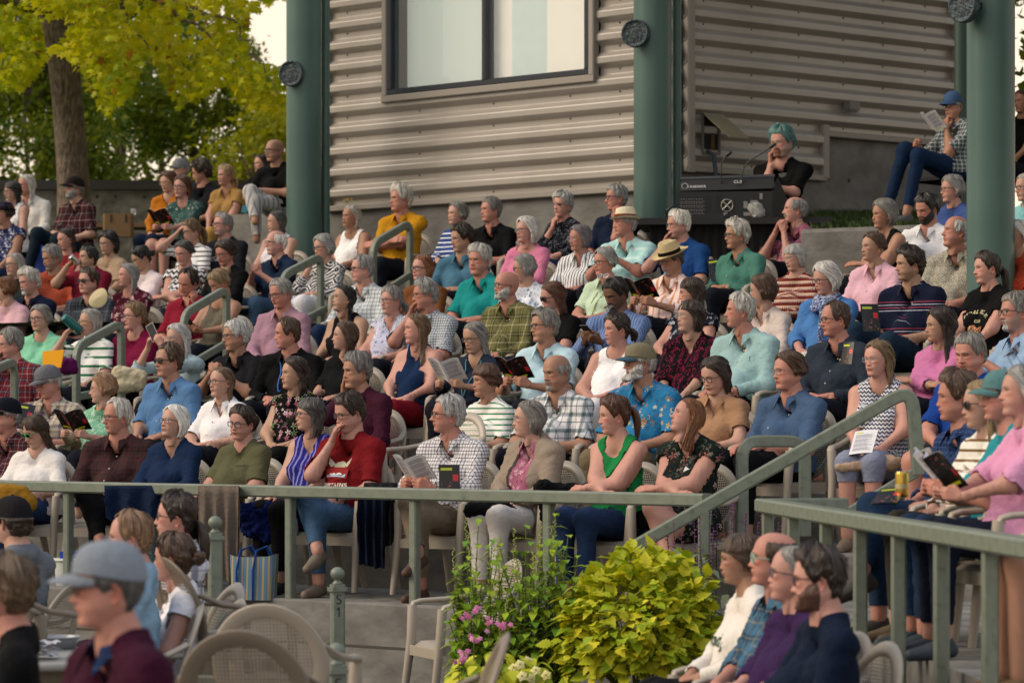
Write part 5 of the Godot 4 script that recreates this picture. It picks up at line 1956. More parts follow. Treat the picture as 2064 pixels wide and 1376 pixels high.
func fifth_row() -> Array:
	return [
	{x=730,y=542,r=5.0,f=N_,hr="s",hc="grey",ht=0.007,rec=0.4,gl="clear",gr=0.0024,gc="#2a1c1c",top="check #d6dce0 #8a9aa4 @28",sl=1.9,col="",vn=0.05,hy=74,sk="pink",arm="lap",low="solid #24406e",T="man with cropped grey hair and thick glasses in a white check shirt"},
	{x=851,y=541,r=5.0,f=T_,hr="w",hc="red",len=0.11,vol=0.012,part=0.2,gl="clear",gr=0.003,gh=0.021,top="solid #94572c",sl=1.9,hy=52,sk="pink",arm="lap",T="woman with copper hair and bold black glasses in a rust sweater"},
	{x=966,y=524,r=5.0,f=N_,hr="s",hc="silver",ht=0.016,top="solid #13a3a3",sl=0.85,col="",vn=0.07,hy=40,by=40,hp=3,sk="ruddy",build=0.35,arm="lap",T="silver-haired man frowning in a bright turquoise polo"},
	{x=1056,y=540,r=5.0,f=T_,hr="w",hc="grey",len=0.075,vol=0.016,gl="clear",top="floral #dfe4ee #3a5c9c #6f8cc0 @6",sl=1.2,hy=84,hp=8,arm="lap",T="woman with a straight grey bob in a blue and white print, beside the bald man"},
	{x=1218,y=529,r=5.0,f=T_,hr="w",hc="grey",len=0.035,vol=0.022,curl=0.006,open=6,gl="clear",top="solid #c2dcc0",sl=0.75,col="",vn=0.05,hy=54,hp=2,build=0.4,arm="lap",sk="ruddy",lanyard="#8a9a4a",T="woman with short wavy grey hair and a lanyard in a pale green polo"},
	{x=1352,y=522,r=5.0,f=N_,hr="s",hc="dgrey",hat="straw",hatc="solid #d6c08e",hatb="solid #231a14",brim=0.068,tall=0.112,gl="clear",gr=0.001,bd="g",bdc="grey",bt=0.004,top="vs #efdcdc #e8a06c @16",sl=1.4,col="",vn=0.05,hy=52,hp=20,ey=1,sk="tan",arm="read",T="man in a wide straw hat and pink striped shirt, looking down"},
	{x=1602,y=519,r=5.0,f=T_,hr="w",hc="silver",len=0.10,bangs=1.0,vol=0.014,gl="clear",gc="#a8a4a0",gr=0.001,top="knit #8f2f2c #d9b7a0 #d8d0c4 @5",sl=1.9,hy=56,hp=10,ey=1,age=1.0,arm="lap",hs=0.92,T="elderly woman with grey bangs in a red patterned knit sweater"},
	{x=1760,y=499,r=5.0,f=T_,hr="w",hc="brown",len=0.012,vol=0.018,open=12,part=0.2,top="solid #e6b4c8",sl=0.9,col="",vn=0.05,btn=2,hy=58,sk="olive",arm="lap",age=0.8,T="woman with short brown hair and pearl earrings in a pink polo"},
	{x=1928,y=467,r=5.1,f=N_,hr="h",hc="silver",rec=0.5,ht=0.012,ey=1,top="mottle #2f4038 #d8d2c4 #a8b0a0 #98604e @16",sl=0.9,col="",vn=0.05,hy=68,hp=-8,sk="ruddy",arm="lap",T="balding white-haired man with closed eyes in a mottled floral shirt"},
	{x=2048,y=476,r=5.0,f=T_,hr="w",hc="white",len=0.03,vol=0.022,open=10,top="mottle #d8402a #e05a34 #b83222 @14",sl=0.7,hy=48,ey=1,sk="tan",arm="lap",T="woman with short white hair in an orange patterned top at the right edge"},
	]

func back_rows() -> Array:
	return [
	{x=556,y=489,r=6.0,f=N_,hr="h",hc="white",rec=0.6,ht=0.008,gl="clear",bd="m",bdc="white",bt=0.008,top="solid #1d3660",sl=0.85,col="",vn=0.06,hy=68,sk="pink",arm="claspup",low="solid #4a6a92",T="man with a white moustache and clasped hands in a navy polo"},
	{x=651,y=499,r=6.0,f=T_,hr="w",hc="grey",len=0.075,vol=0.026,curl=0.008,gl="clear",top="geo #e4e4e6 #20222c @1.7",sl=1.5,hy=56,hp=6,build=0.6,pr="mouth",pl="lap",low="solid #dedce4",T="woman with curly grey hair in a black and white geometric print"},
	{x=930,y=480,r=6.0,f=N_,hr="s",hc="dbrown",ht=0.016,swoop=0.6,top="solid #4f85a6",sl=1.3,col="",vn=0.06,hy=62,hp=8,sk="olive",arm="lap",T="man with dark brown hair in a teal blue shirt"},
	{x=1060,y=465,r=6.0,f=T_,hr="w",hc="white",len=0.12,vol=0.026,curl=0.012,gl="clear",top="solid #e783ac",sl=1.9,scoop=0.03,wide=0.10,hy=52,sk="pink",arm="lap",T="woman with curly white hair and glasses in a pink sweater"},
	{x=1168,y=480,r=6.0,f=T_,hr="w",hc="lilac",len=0.085,vol=0.018,gl="clear",gc="#b0a8a8",gr=0.001,top="vs #e8e8ec #3f4456 @34",sl=1.4,col="",vn=0.10,hy=58,arm="lap",sk="ruddy",T="woman with a lilac-grey bob in a navy and white striped shirt"},
	{x=1260,y=450,r=6.0,f=N_,hr="s",hc="grey",hat="fedora",hatc="solid #e8dcbc",hatb="solid #8c4424",brim=0.042,tall=0.100,brimroll=0.012,top="hs #a9dbdc #c4e6e6 @12",sl=0.9,col="",hy=68,sk="ruddy",arm="claspup",watch="r",T="man in a cream fedora with a rust band and an aqua polo"},
	{x=1368,y=452,r=6.0,f=N_,hr="s",hc="white",ht=0.012,gl="clear",gr=0.001,top="solid #1c56aa",sl=0.85,col="",hy=70,hp=6,sk="pink",pr="mouth",pl="lap",T="man with a white crew cut and hand over his mouth in a blue polo"},
	{x=1486,y=473,r=6.0,f=N_,hr="s",hc="white",ht=0.022,wave=0.7,swoop=0.6,gl="clear",gr=0.0022,top="solid #4f9182",sl=1.9,col="",vn=0.05,btn=3,hy=70,sk="tan",arm="lap",T="man with swept-back white hair and glasses in a sea green shirt"},
	{x=1781,y=432,r=6.0,f=T_,hr="w",hc="grey",len=0.10,vol=0.028,curl=0.006,open=8,top="solid #17181c",sl=0.0,strap=0.03,wide=0.075,scoop=0.05,hy=62,sk="tan",arm="crosslow",T="woman with wavy grey hair in a black tank top"},
	{x=557,y=447,r=6.8,f=T_,hr="w",hc="dgrey",len=0.20,vol=0.008,open=6,top="mottle #e4e2e8 #e4e2e8 #b8bccc @24",sl=0.0,strap=0.03,hy=74,hp=2,ey=1,arm="lap",T="woman with long dark grey hair in a white sleeveless top by the green column"},
	{x=707,y=437,r=7.0,f=T_,hr="w",hc="silver",len=0.13,vol=0.014,open=10,gl="sun",glup=T_,gc="#c0a030",top="solid #eeecec",sl=0.0,strap=0.045,wide=0.085,scoop=0.06,hy=52,ey=1,hp=-4,build=0.4,sk="tan",arm="lap",T="woman with long silver hair and a white tank, yellow sunglasses on her head"},
	{x=807,y=401,r=7.0,f=N_,hr="s",hc="white",ht=0.022,wave=0.6,curl=0.008,top="solid #d5940f",sl=0.95,col="",vn=0.10,hy=62,sk="ruddy",build=0.6,arm="cross",hs=1.06,T="big man with fluffy white hair and folded arms in a yellow-orange polo"},
	{x=921,y=431,r=7.0,f=T_,hr="w",hc="grey",len=0.05,vol=0.018,top="hs #3c5cae #e4e8f4 @22",sl=1.4,hy=56,arm="lap",T="woman with a short grey shag in a blue and white striped top"},
	{x=989,y=424,r=7.0,f=N_,hr="s",hc="salt",ht=0.009,top="solid #14161e",sl=0.9,col="",vn=0.10,hy=60,sk="ruddy",build=0.35,arm="lap",T="man with short grey hair in a black polo against the concrete wall"},
	{x=1134,y=413,r=7.0,f=T_,hr="s",hc="silver",ht=0.020,swoop=0.5,top="scroll #171a24 #aab2c4 #6a7286 @5",sl=1.5,hy=46,sk="pink",pr="chin",pl="lap",patch=T_,low="solid #2d4f80",T="woman with short silver hair and a black eye patch, chin on her hand"},
	{x=1243,y=399,r=7.0,f=N_,hr="s",hc="grey",ht=0.007,gl="clear",gr=0.0026,gc="#1c1c20",top="solid #182c56",sl=0.9,hy=72,sk="ruddy",pl="cheek",pr="lap",T="man with cropped grey hair in a navy tee behind the cream fedora"},
	{x=1522,y=432,r=7.0,f=T_,hr="w",hc="silver",len=0.055,vol=0.022,curl=0.004,gl="clear",gc="#a03030",top="mottle #6a8cd0 #8aa8e0 #4a6cb4 @14",sl=0.25,hy=92,hp=8,arm="lap",sk="pink",T="woman with short silver hair and red glasses in a blue print top"},
	{x=1603,y=423,r=7.0,f=N_,hr="h",hc="grey",rec=0.4,ht=0.012,bd="m",bdc="grey",bt=0.014,top="plaid #b05878 #4a4a7c #e0b0a0 @8",sl=0.85,col="",hy=78,hp=-4,sk="pink",arm="pray",T="balding man with a bushy grey moustache in a pink plaid shirt, hands clasped"},
	{x=1869,y=420,r=6.3,f=N_,hr="s",hc="black",ht=0.014,bd="f",bdc="black",bt=0.004,stub=0.7,top="solid #e6e8f0",sl=0.9,col="",vn=0.10,hy=44,hp=20,ey=1,sk="ruddy",age=0.2,build=0.25,arm="lap",T="dark-haired bearded man in a white polo looking down"},
	{x=1919,y=382,r=7.0,f=T_,hr="w",hc="grey",len=0.07,vol=0.024,curl=0.008,open=6,gl="clear",top="solid #4866b4",sl=1.6,hy=66,sk="pink",arm="lap",T="woman with curly grey hair and glasses in a blue hooded top beside the column"},
	]

func left_block() -> Array:
	return [
	{x=20,y=692,f=N_,hr="s",hc="grey",rec=0.4,gl="clear",gr=0.001,top="plaid #a8323c #2c3a5a #e4dcdc @10",sl=0.9,col="",hy=78,hp=10,sk="pink",pr="mouth",pl="rest",T="older man in a red plaid shirt at the left edge, hand to his mouth"},
	{x=80,y=642,f=T_,hr="w",hc="grey",len=0.05,vol=0.020,gl="clear",gr=0.002,top="solid #86d6ae",sl=0.9,scoop=0.03,hy=40,build=0.4,arm="lap",T="woman with short grey hair and glasses in a mint green tee"},
	{x=180,y=650,f=T_,hr="w",hc="silver",len=0.10,vol=0.016,gl="clear",gc="#a8884a",top="hs #eeeeea #2e8c5c @13",sl=0.85,hy=58,pr="drink",pl="lap",T="woman in a white tee with green stripes drinking from a teal tumbler"},
	{x=270,y=638,f=T_,hr="p",hc="dblonde",tail_y=-0.02,len=0.12,gl="clear",gc="#3a3a4a",top="solid #a8124e",sl=0.9,scoop=0.03,hy=60,sk="pink",build=0.3,arm="lap",low="solid #1a1a20",T="woman with blonde hair tied low in a magenta tee"},
	{x=58,y=568,f=N_,hr="s",hc="white",ht=0.018,swoop=0.6,bd="g",bdc="white",bt=0.012,top="solid #1c2b56",sl=0.95,col="",vn=0.08,hy=58,hp=10,ey=1,sk="pink",arm="lap",T="man with white hair and a white goatee in a navy polo"},
	{x=10,y=583,f=T_,hr="w",hc="red",len=0.06,vol=0.018,top="solid #e6b4c0",sl=1.5,hy=105,arm="lap",T="woman with short ginger hair in a pale pink sweater at the left edge"},
	{x=178,y=566,f=N_,hr="s",hc="brown",ht=0.007,gl="sun",gr=0.003,gh=0.017,top="plaid #4c5462 #262a34 #8a92a0 @7",sl=0.9,col="",hy=50,sk="pink",arm="lap",age=0.2,T="man with a crew cut and black sunglasses in a grey plaid shirt"},
	{x=257,y=556,f=T_,hr="w",hc="grey",len=0.19,vol=0.014,open=8,top="floral #6a1530 #e2c8c8 #d890a0 @4",sl=1.5,scoop=0.04,hy=66,hp=-2,build=0.5,sk="pink",arm="lap",T="woman with straight grey hair in a burgundy floral top"},
	{x=378,y=568,f=N_,hr="s",hc="dbrown",rec=1.0,ht=0.008,ey=1,top="solid #b81c3c",sl=0.9,col="",btn=4,hy=40,hp=22,ro=-14,sk="ruddy",pl="cheek",pr="lap",watch="l",T="man in a red short-sleeved shirt dozing with his cheek on his hand"},
	{x=441,y=570,f=T_,hr="u",hc="blonde",tail_y=0.06,ey=1,top="solid #78705f",sl=0.0,strap=0.07,wide=0.09,scoop=0.07,hy=62,hp=30,age=0.1,sk="tan",arm="phone",watch="r",T="woman with blonde hair in a bun, head bowed, in a taupe camisole"},
	{x=176,y=520,f=N_,hr="s",hc="black",ht=0.016,top="solid #a01a3c",sl=0.9,hy=58,hp=-6,age=0.0,sk="olive",size=0.85,hs=0.92,pr="drink",pl="lap",T="boy with black hair drinking from a can in a crimson tee"},
	{x=104,y=519,f=N_,hr="s",hc="salt",ht=0.009,stub=0.5,top="solid #d85c3c",sl=0.9,hy=64,hp=14,sk="tan",arm="lap",T="man with short grey hair and stubble in an orange tee"},
	{x=284,y=520,f=T_,hr="u",hc="black",tail_y=0.0,bun=0.9,ey=1,top="solid #e4d4d8",sl=0.8,hy=70,hp=26,sk="olive",age=0.1,arm="crosslow",T="woman with a low black bun, head bowed, in a pale tee"},
	{x=28,y=534,f=T_,hr="w",hc="silver",len=0.12,vol=0.016,gl="clear",top="solid #2c4044",sl=1.2,col="",hy=50,arm="lap",T="woman with a chin-length silver bob in a dark green shirt"},
	{x=453,y=510,f=T_,hr="w",hc="dbrown",len=0.03,vol=0.028,wave=1.6,open=4,gl="clear",ey=1,top="solid #17181c",sl=1.2,hy=46,hp=16,sk="ruddy",arm="lap",T="woman with a full short brown cut and glasses in black, looking down"},
	{x=370,y=510,f=T_,hr="w",hc="dgrey",len=0.01,vol=0.020,open=10,gl="clear",gr=0.001,top="zig #ecebee #2a2a30 @6",sl=0.2,hy=40,hp=14,sk="pink",arm="crosslow",build=0.4,T="woman with short dark grey hair in a white top with black lines"},
	{x=132,y=483,f=T_,hr="w",hc="dbrown",len=0.17,vol=0.008,open=12,gl="sun",glup=T_,top="solid #c43c46",sl=0.3,hy=60,hp=8,age=0.0,sk="pink",arm="lap",T="young woman with dark hair and sunglasses pushed up on her head"},
	{x=217,y=491,f=T_,hr="w",hc="black",len=0.11,vol=0.030,curl=0.013,open=6,gl="clear",gr=0.001,top="solid #b89c80",sl=0.8,hy=42,hp=6,sk="olive",arm="lap",T="woman with curly black hair and glasses in a tan tee"},
	{x=385,y=466,f=T_,hr="p",hc="dblonde",tail_y=0.02,len=0.20,gl="clear",gr=0.002,ey=1,top="hs #eeeef0 #3a3e4a @20",sl=0.8,hy=58,hp=12,pr="brow",pl="lap",T="woman with a long ponytail shading her eyes in a white striped tee"},
	{x=449,y=453,f=N_,hr="s",hc="grey",ht=0.008,gl="clear",gr=0.0022,stub=0.5,top="solid #2a2c38",sl=1.4,hy=58,sk="pink",build=0.6,arm="lap",print=print_charcoal,T="man with cropped grey hair and stubble in a charcoal sweatshirt with white lettering"},
	]

func lawn_people() -> Array:
	var f := CAMY+1.12
	return [
	{x=24,y=386,d=29.6,fl=f,f=T_,hr="w",hc="black",len=0.18,bangs=1.0,vol=0.016,gl="clear",top="solid #dcdadc",sl=0.0,strap=0.03,vn=0.10,hy=62,arm="lap",T="woman with black bangs and glasses in a white sleeveless blouse on the lawn",seat=""},
	{x=52,y=373,d=30.3,fl=f,f=N_,hr="w",hc="white",len=0.24,vol=0.012,top="solid #d8d4cc",sl=1.9,col="",hy=60,sk="ruddy",arm="lap",T="person with long white hair and white shirt behind the woman with black bangs",seat=""},
	{x=8,y=430,d=27.8,fl=f - 0.4,f=T_,hr="w",hc="dbrown",len=0.04,hat="bucket",hatc="solid #3d3654",hatb="solid #2c2744",brim=0.035,tall=0.085,brimroll=0.0,top="floral #2c3c7c #dcdce8 @7",sl=0.15,hy=70,arm="lap",low="solid #24406e",sk="tan",T="woman in a purple bucket hat and blue floral dress in a blue folding chair",seat=""},
	{x=149,y=379,d=28.7,fl=f - 0.08,f=N_,hr="s",hc="salt",hat="cap",hatc="solid #352a26",gl="clear",bd="f",bdc="grey",bt=0.004,top="plaid #5a262c #2a2430 #c4b8b4 @6",sl=0.9,col="",hy=68,hp=-4,arm="lap",leg="far",low="solid #1e3648",build=0.2,T="bearded man in a dark cap and burgundy plaid shirt beside the tree trunk",seat=""},
	{x=338,y=367,d=29.1,fl=f,f=T_,hr="w",hc="auburn",len=0.03,vol=0.024,gl="clear",gc="#b09060",top="solid #d47a14",sl=1.9,vn=0.10,hy=42,hp=10,arm="lap",low="solid #24385c",T="woman with short auburn hair and glasses in an orange cardigan",seat=""},
	{x=366,y=377,d=27.4,fl=f - 0.12,f=T_,hr="w",hc="auburn",len=0.18,vol=0.024,open=6,gl="clear",gr=0.0024,top="floral #3c6a68 #d4c8b0 #284644 #b49a84 @6",sl=1.3,scoop=0.05,hy=40,by=40,sk="pink",arm="read",low="solid #15161a",tl=0.95,T="woman with long auburn hair in a teal floral dress holding a cup",seat=""},
	{x=364,y=340,d=31.9,fl=f+0.1,f=N_,hr="s",hc="grey",hat="cap",hatc="solid #8c9298",top="solid #3c4048",sl=0.9,hy=60,T="person in a pale grey cap hidden behind the others near the tree",seat=""},
	{x=404,y=347,d=30.2,fl=f+0.1,f=N_,hr="s",hc="dbrown",ht=0.026,curl=0.020,top="solid #20222c",sl=0.8,hy=92,hp=14,age=0.0,sk="tan",arm="lap",T="young man with a mop of curly brown hair in a dark tee",seat=""},
	{x=454,y=354,d=28.9,fl=f+0.02,f=T_,hr="p",hc="blonde",tail_y=-0.03,len=0.16,top="solid #b58a4a",sl=0.45,col="",vn=0.10,hy=52,sk="pink",arm="lap",low="solid #c4964c",T="blonde woman in a mustard yellow shirt dress on a camp chair",seat=""},
	{x=553,y=303,d=27.3,fl=f+0.28,f=N_,hr="b",hc="dbrown",gl="clear",gr=0.0024,top="solid #131316",sl=0.95,hy=58,sk="tan",arm="clasp",low="vs #c4c2c0 #98969a @14",ln="trousers",build=0.2,leg="xr",T="bald man with glasses in a black tee perched beside the green column",seat=""},
	{x=527,y=330,d=31.0,fl=f+0.2,f=T_,hr="w",hc="dbrown",len=0.10,top="solid #1a1a20",sl=0.9,hy=60,arm="phone",T="dark-haired woman half hidden behind the bald man in black",seat=""},
	]

func others() -> Array:
	return [
	# the right-hand block, seen from the side
	{x=1931,y=800,d=12.9,fl=CAMY - 0.87,f=N_,hr="s",hc="brown",ht=0.016,swoop=0.6,top="check #24407c #4a68a4 @38",sl=1.2,col="",hy=80,by=68,hp=2,sk="ruddy",arm="lap",low="solid #23426b",mouth=0.35,leg="xr",cell=0.018,shoes="#2a2624",T="man with brown hair in a navy check shirt behind the right-hand railing"},
	{x=1981,y=816,d=12.5,fl=CAMY - 0.87,f=T_,hr="w",hc="blonde",len=0.20,vol=0.016,gl="sun",gc="#24262e",gr=0.0024,top="hs #e6e2da #8d6c44 @20",sl=1.9,hy=76,by=66,age=0.1,arm="lap",low="solid #4a443c",cell=0.018,shoes="#5a4c3a",T="blonde woman in tinted glasses and a brown and white striped sweater"},
	{x=2024,y=800,d=12.1,fl=CAMY - 0.87,f=N_,hr="s",hc="brown",hat="cap",hatc="solid #5d8f92",top="solid #27a4b4",sl=0.85,hy=76,by=66,sk="ruddy",arm="read",paper=T_,low="solid #24406a",cell=0.018,shoes="#20303a",T="man in a teal visor cap and turquoise tee by the right-hand railing"},
	{x=2060,y=790,d=11.7,fl=CAMY - 0.87,f=T_,hr="w",hc="grey",len=0.06,vol=0.018,gl="sun",glup=T_,top="solid #e39ac4",sl=1.0,hy=76,by=66,sk="pink",arm="read",low="solid #1c2a48",tl=1.86,cell=0.018,shoes="#2a3440",T="grey-haired woman in a pink top at the right edge, sunglasses on her head"},
	{x=2235,y=850,d=10.4,fl=CAMY - 0.9,f=T_,hr="w",hc="brown",len=0.12,top="solid #4a5a80",sl=0.9,hy=70,by=62,sk="tan",arm="lap",low="solid #4a5a80",tl=0.55,cell=0.018,shoes="#6a5238",T="bare-legged person in shorts behind the near end of the right-hand railing"},
	# the terrace above: the sound desk and the slope
	{x=1576,y=286,hs=1.14,size=1.14,d=24.2,fl=CAMY+1.05,f=N_,hr="s",hc="teal",ht=0.020,wave=0.7,gl="clear",gc="#b09a80",gr=0.001,bd="g",bdc="red",bt=0.005,stub=0.35,top="solid #111114",sl=0.95,vn=0.12,hy=34,by=34,hp=10,ey=1,age=0.1,sk="pink",build=0.2,pr="cheek",pl="desk",seat="",low="solid #15161a",T="sound engineer with blue-green hair in black behind the mixing desk"},
	{x=1925,y=213,d=24.0,fl=CAMY+1.42,f=N_,hr="s",hc="grey",hat="cap",hatc="solid #4a70a4",gl="clear",gr=0.0024,top="check #5a6a70 #c8ccd0 @26",sl=0.9,col="",hy=52,hp=4,by=62,sk="tan",pl="chin",pr="read",paper=T_,leg="far",low="solid #1c3c6c",shoes="#50545a",seat="",T="man in a blue cap reading on a folding chair up on the grass slope"},
	{x=2062,y=205,d=25.5,fl=CAMY+1.3,f=T_,hr="w",hc="brown",len=0.14,top="solid #141418",sl=0.8,hy=40,by=40,arm="lap",seat="",sk="tan",T="brown-haired person in black beyond the right-hand green column"},
	{x=2070,y=378,r=6.6,f=T_,hr="w",hc="silver",len=0.12,gl="clear",top="solid #84ccd4",sl=0.9,hy=60,arm="lap",seat="",T="silver-haired person in an aqua shirt at the right edge beyond the column"},
	# tables on the floor below
	{x=24,y=1050,d=13.6,fl=0.26,f=N_,hr="s",hc="dbrown",ht=0.022,curl=0.008,hat="cap",hatc="solid #2a2830",top="solid #7c8490",sl=1.9,col="",hy=138,by=120,arm="lap",cell=0.018,T="person in a dark cap and grey jacket seen from behind at the table"},
	{x=262,y=1084,d=12.0,fl=0.26,f=N_,hr="s",hc="straw",rec=0.8,ht=0.009,top="solid #8fb6d4",sl=0.9,hy=92,by=92,sk="pink",arm="lap",T="man with thinning ginger hair in a light blue shirt behind the grey cap"},
	{x=217,y=1182,d=7.3,fl=0.30,f=N_,hr="s",hc="dgrey",ht=0.005,hat="cap",hatc="solid #8d97a4",gl="clear",gr=0.0018,top="solid #571238",sl=1.9,col="plaid #24427c #16264c #6a8cc4 @14",hy=84,by=72,hp=2,sk="ruddy",arm="lap",age=1.0,cell=0.016,off=0.014,T="man in a pale grey cap and maroon jacket, nearest the camera"},
	{x=354,y=1042,d=12.6,fl=0.26,f=T_,hr="p",hc="dbrown",tail_y=-0.03,len=0.30,gl="clear",top="plaid #d8dce8 #4a5470 #8a92aa @8",sl=1.6,hy=92,by=80,age=0.1,sk="pink",arm="lap",size=0.98,hs=1.0,T="woman with glasses and a long dark ponytail beside the railing post"},
	{x=349,y=1126,d=12.3,fl=0.26,f=T_,hr="u",hc="brown",tail_y=0.01,len=0.12,top="solid #e4e4ec",sl=0.2,hy=110,by=86,age=0.0,sk="pink",arm="lap",T="young woman with brown hair in a claw clip and a white sleeveless top"},
	{x=8,y=1192,d=9.0,fl=0.26,f=N_,hr="s",hc="lbrown",ht=0.014,top="solid #15161c",sl=1.9,hy=122,by=92,sk="ruddy",arm="lap",T="man with light brown hair in a black jacket at the lower left edge"},
	{x=1494,y=1128,d=11.6,fl=0.24,f=T_,hr="w",hc="brown",len=0.055,bangs=1.0,vol=0.014,open=6,top="solid #e2dcd4",sl=1.9,hy=84,by=72,sk="tan",age=0.9,arm="lap",low="solid #1c1c22",print=print_white,cell=0.018,T="woman with brown bangs in a white sweatshirt in front of the yellow-green bush"},
	{x=1561,y=1126,d=11.1,fl=0.24,f=N_,hr="h",hc="brown",rec=0.7,ht=0.006,gl="clear",gc="#9cc0b0",gr=0.0024,top="plaid #4f80a4 #2c4c6c #b49a7a @8",sl=1.2,col="",hy=84,by=72,hp=-4,sk="ruddy",arm="lap",low="solid #4a4640",cell=0.018,T="balding man with pale green glasses in a blue plaid shirt"},
	{x=1597,y=1156,d=10.7,fl=0.24,f=T_,hr="w",hc="grey",len=0.17,vol=0.008,open=14,gl="clear",gc="#24344a",gr=0.0022,top="solid #4c2c6c",sl=1.3,hy=84,by=70,hp=-4,build=0.4,sk="pink",arm="lap",low="vs #4a4e58 #7a7e88 @40",cell=0.018,T="woman with grey hair pulled back and blue glasses in a purple top"},
	{x=1650,y=1168,d=10.2,fl=0.24,f=N_,hr="s",hc="dbrown",ht=0.014,gl="clear",gc="#3a1c2c",gr=0.0026,bd="f",bdc="auburn",bt=0.010,top="solid #14294e",sl=1.0,hy=88,by=70,age=0.1,sk="pink",build=0.4,arm="lap",low="solid #22262e",cell=0.017,T="bearded man with dark red glasses in a navy tee at the lower right"},
	]
# ---------- prints on tops ----------
func print_red(o: Node3D,d: Dictionary,j: Dictionary) -> void:
	var c := Vector2(j.neck.x - 0.01,j.neck.y - 0.21)
	# a goggled animal: ears, head, goggles with peaks in the lens
	var head := MB.new(); head.colored=true
	var cream := Color(0.62,0.60,0.44); var pale := Color(0.50,0.62,0.80); var ice := Color(0.80,0.84,0.9); var red := Color(0.30,0.01,0.015)
	for s in [-1.0,1.0]:
		lay_on(head,[c+Vector2(s*0.035,0.045),c+Vector2(s*0.090,0.095),c+Vector2(s*0.085,0.055),c+Vector2(s*0.065,0.030)],d,cream)
	lay_on(head,[c+Vector2(-0.05,0.02),c+Vector2(-0.035,0.060),c+Vector2(0.0,0.070),c+Vector2(0.035,0.060),c+Vector2(0.05,0.02)],d,cream,0.005)
	lay_on(head,[c+Vector2(-0.085,-0.045),c+Vector2(-0.088,0.015),c+Vector2(-0.06,0.030),c+Vector2(0.06,0.030),c+Vector2(0.088,0.015),c+Vector2(0.085,-0.045),c+Vector2(0.03,-0.050),c+Vector2(0,-0.036),c+Vector2(-0.03,-0.050)],d,red,0.007)
	lay_on(head,[c+Vector2(-0.074,-0.036),c+Vector2(-0.076,0.008),c+Vector2(-0.055,0.020),c+Vector2(0.055,0.020),c+Vector2(0.076,0.008),c+Vector2(0.074,-0.036),c+Vector2(0.02,-0.032),c+Vector2(-0.02,-0.032)],d,pale,0.010)
	for x in [-0.045,-0.01,0.032]:
		lay_on(head,[c+Vector2(x - 0.022,-0.020),c+Vector2(x,0.006),c+Vector2(x+0.022,-0.020)],d,ice,0.0125)
	var m := mat(Color.WHITE,0.8); m.vertex_color_use_as_albedo=true
	put("print",head.mesh(),m,o)
	put("lettering",print_text("MOUNTAINS",32,0.20,c+Vector2(0,-0.088),d).mesh(),plain(hex("#e4dccf"),0.8),o)
	put("lettering",print_text("CALLING",32,0.17,c+Vector2(0,-0.128),d).mesh(),plain(hex("#e4dccf"),0.8),o)

func print_black(o: Node3D,d: Dictionary,j: Dictionary) -> void:
	var c := Vector2(j.neck.x,j.neck.y - 0.15)
	put("lettering",print_text("FERAL MOMS",32,0.24,c+Vector2(0,0.01),d,0.16).mesh(),plain(hex("#cfc8a0"),0.8),o)
	put("lettering",print_text("CLUB",32,0.07,c+Vector2(0.01,-0.06),d).mesh(),plain(hex("#cfc8a0"),0.8),o)
	var m := MB.new(); m.colored=true
	var rng := RandomNumberGenerator.new(); rng.seed=4
	var px := c+Vector2(-0.06,-0.09)
	for k in 9:
		var q := px+Vector2(0.013*k,0.014*sin(k*0.8) - 0.03)
		lay_on(m,[q+Vector2(-0.016,-0.018),q+Vector2(-0.012,0.016),q+Vector2(0.014,0.020),q+Vector2(0.016,-0.016)],d,[Color(0.55,0.20,0.05),Color(0.6,0.5,0.36),Color(0.42,0.12,0.04)][k % 3],0.005+0.0006*k)
		lay_on(m,[q+Vector2(-0.002,-0.017),q+Vector2(0.004,0.017),q+Vector2(0.006,-0.012)],d,Color(0.02,0.02,0.02),0.0115)
	var mm := mat(Color.WHITE,0.8); mm.vertex_color_use_as_albedo=true
	put("print",m.mesh(),mm,o)

func print_olive(o: Node3D,d: Dictionary,j: Dictionary) -> void:
	put("lettering",print_text("RIDE & RALLY",32,0.10,Vector2(j.neck.x+0.085,j.neck.y - 0.125),d).mesh(),plain(hex("#33352a"),0.8),o)

func print_charcoal(o: Node3D,d: Dictionary,j: Dictionary) -> void:
	put("lettering",print_text("KEMI",32,0.17,Vector2(j.neck.x - 0.02,j.neck.y - 0.17),d).mesh(),plain(hex("#e8e8ea"),0.8),o)

func print_white(o: Node3D,d: Dictionary,j: Dictionary) -> void:
	put("lettering",print_text("rocky",32,0.20,Vector2(j.neck.x,j.neck.y - 0.19),d).mesh(),plain(hex("#35543c"),0.8),o)
# ---------- the place ----------
const ROWTURN := -0.6989   # the rows run at 40 degrees to the picture
var tallest := 0.0

func in_rows() -> Transform3D:
	return Transform3D(Basis(Vector3.UP,ROWTURN),Vector3.ZERO)

func row_s(k: float) -> float:
	return (16.6+1.4*(k - 1.0))/1.306

var M := {}

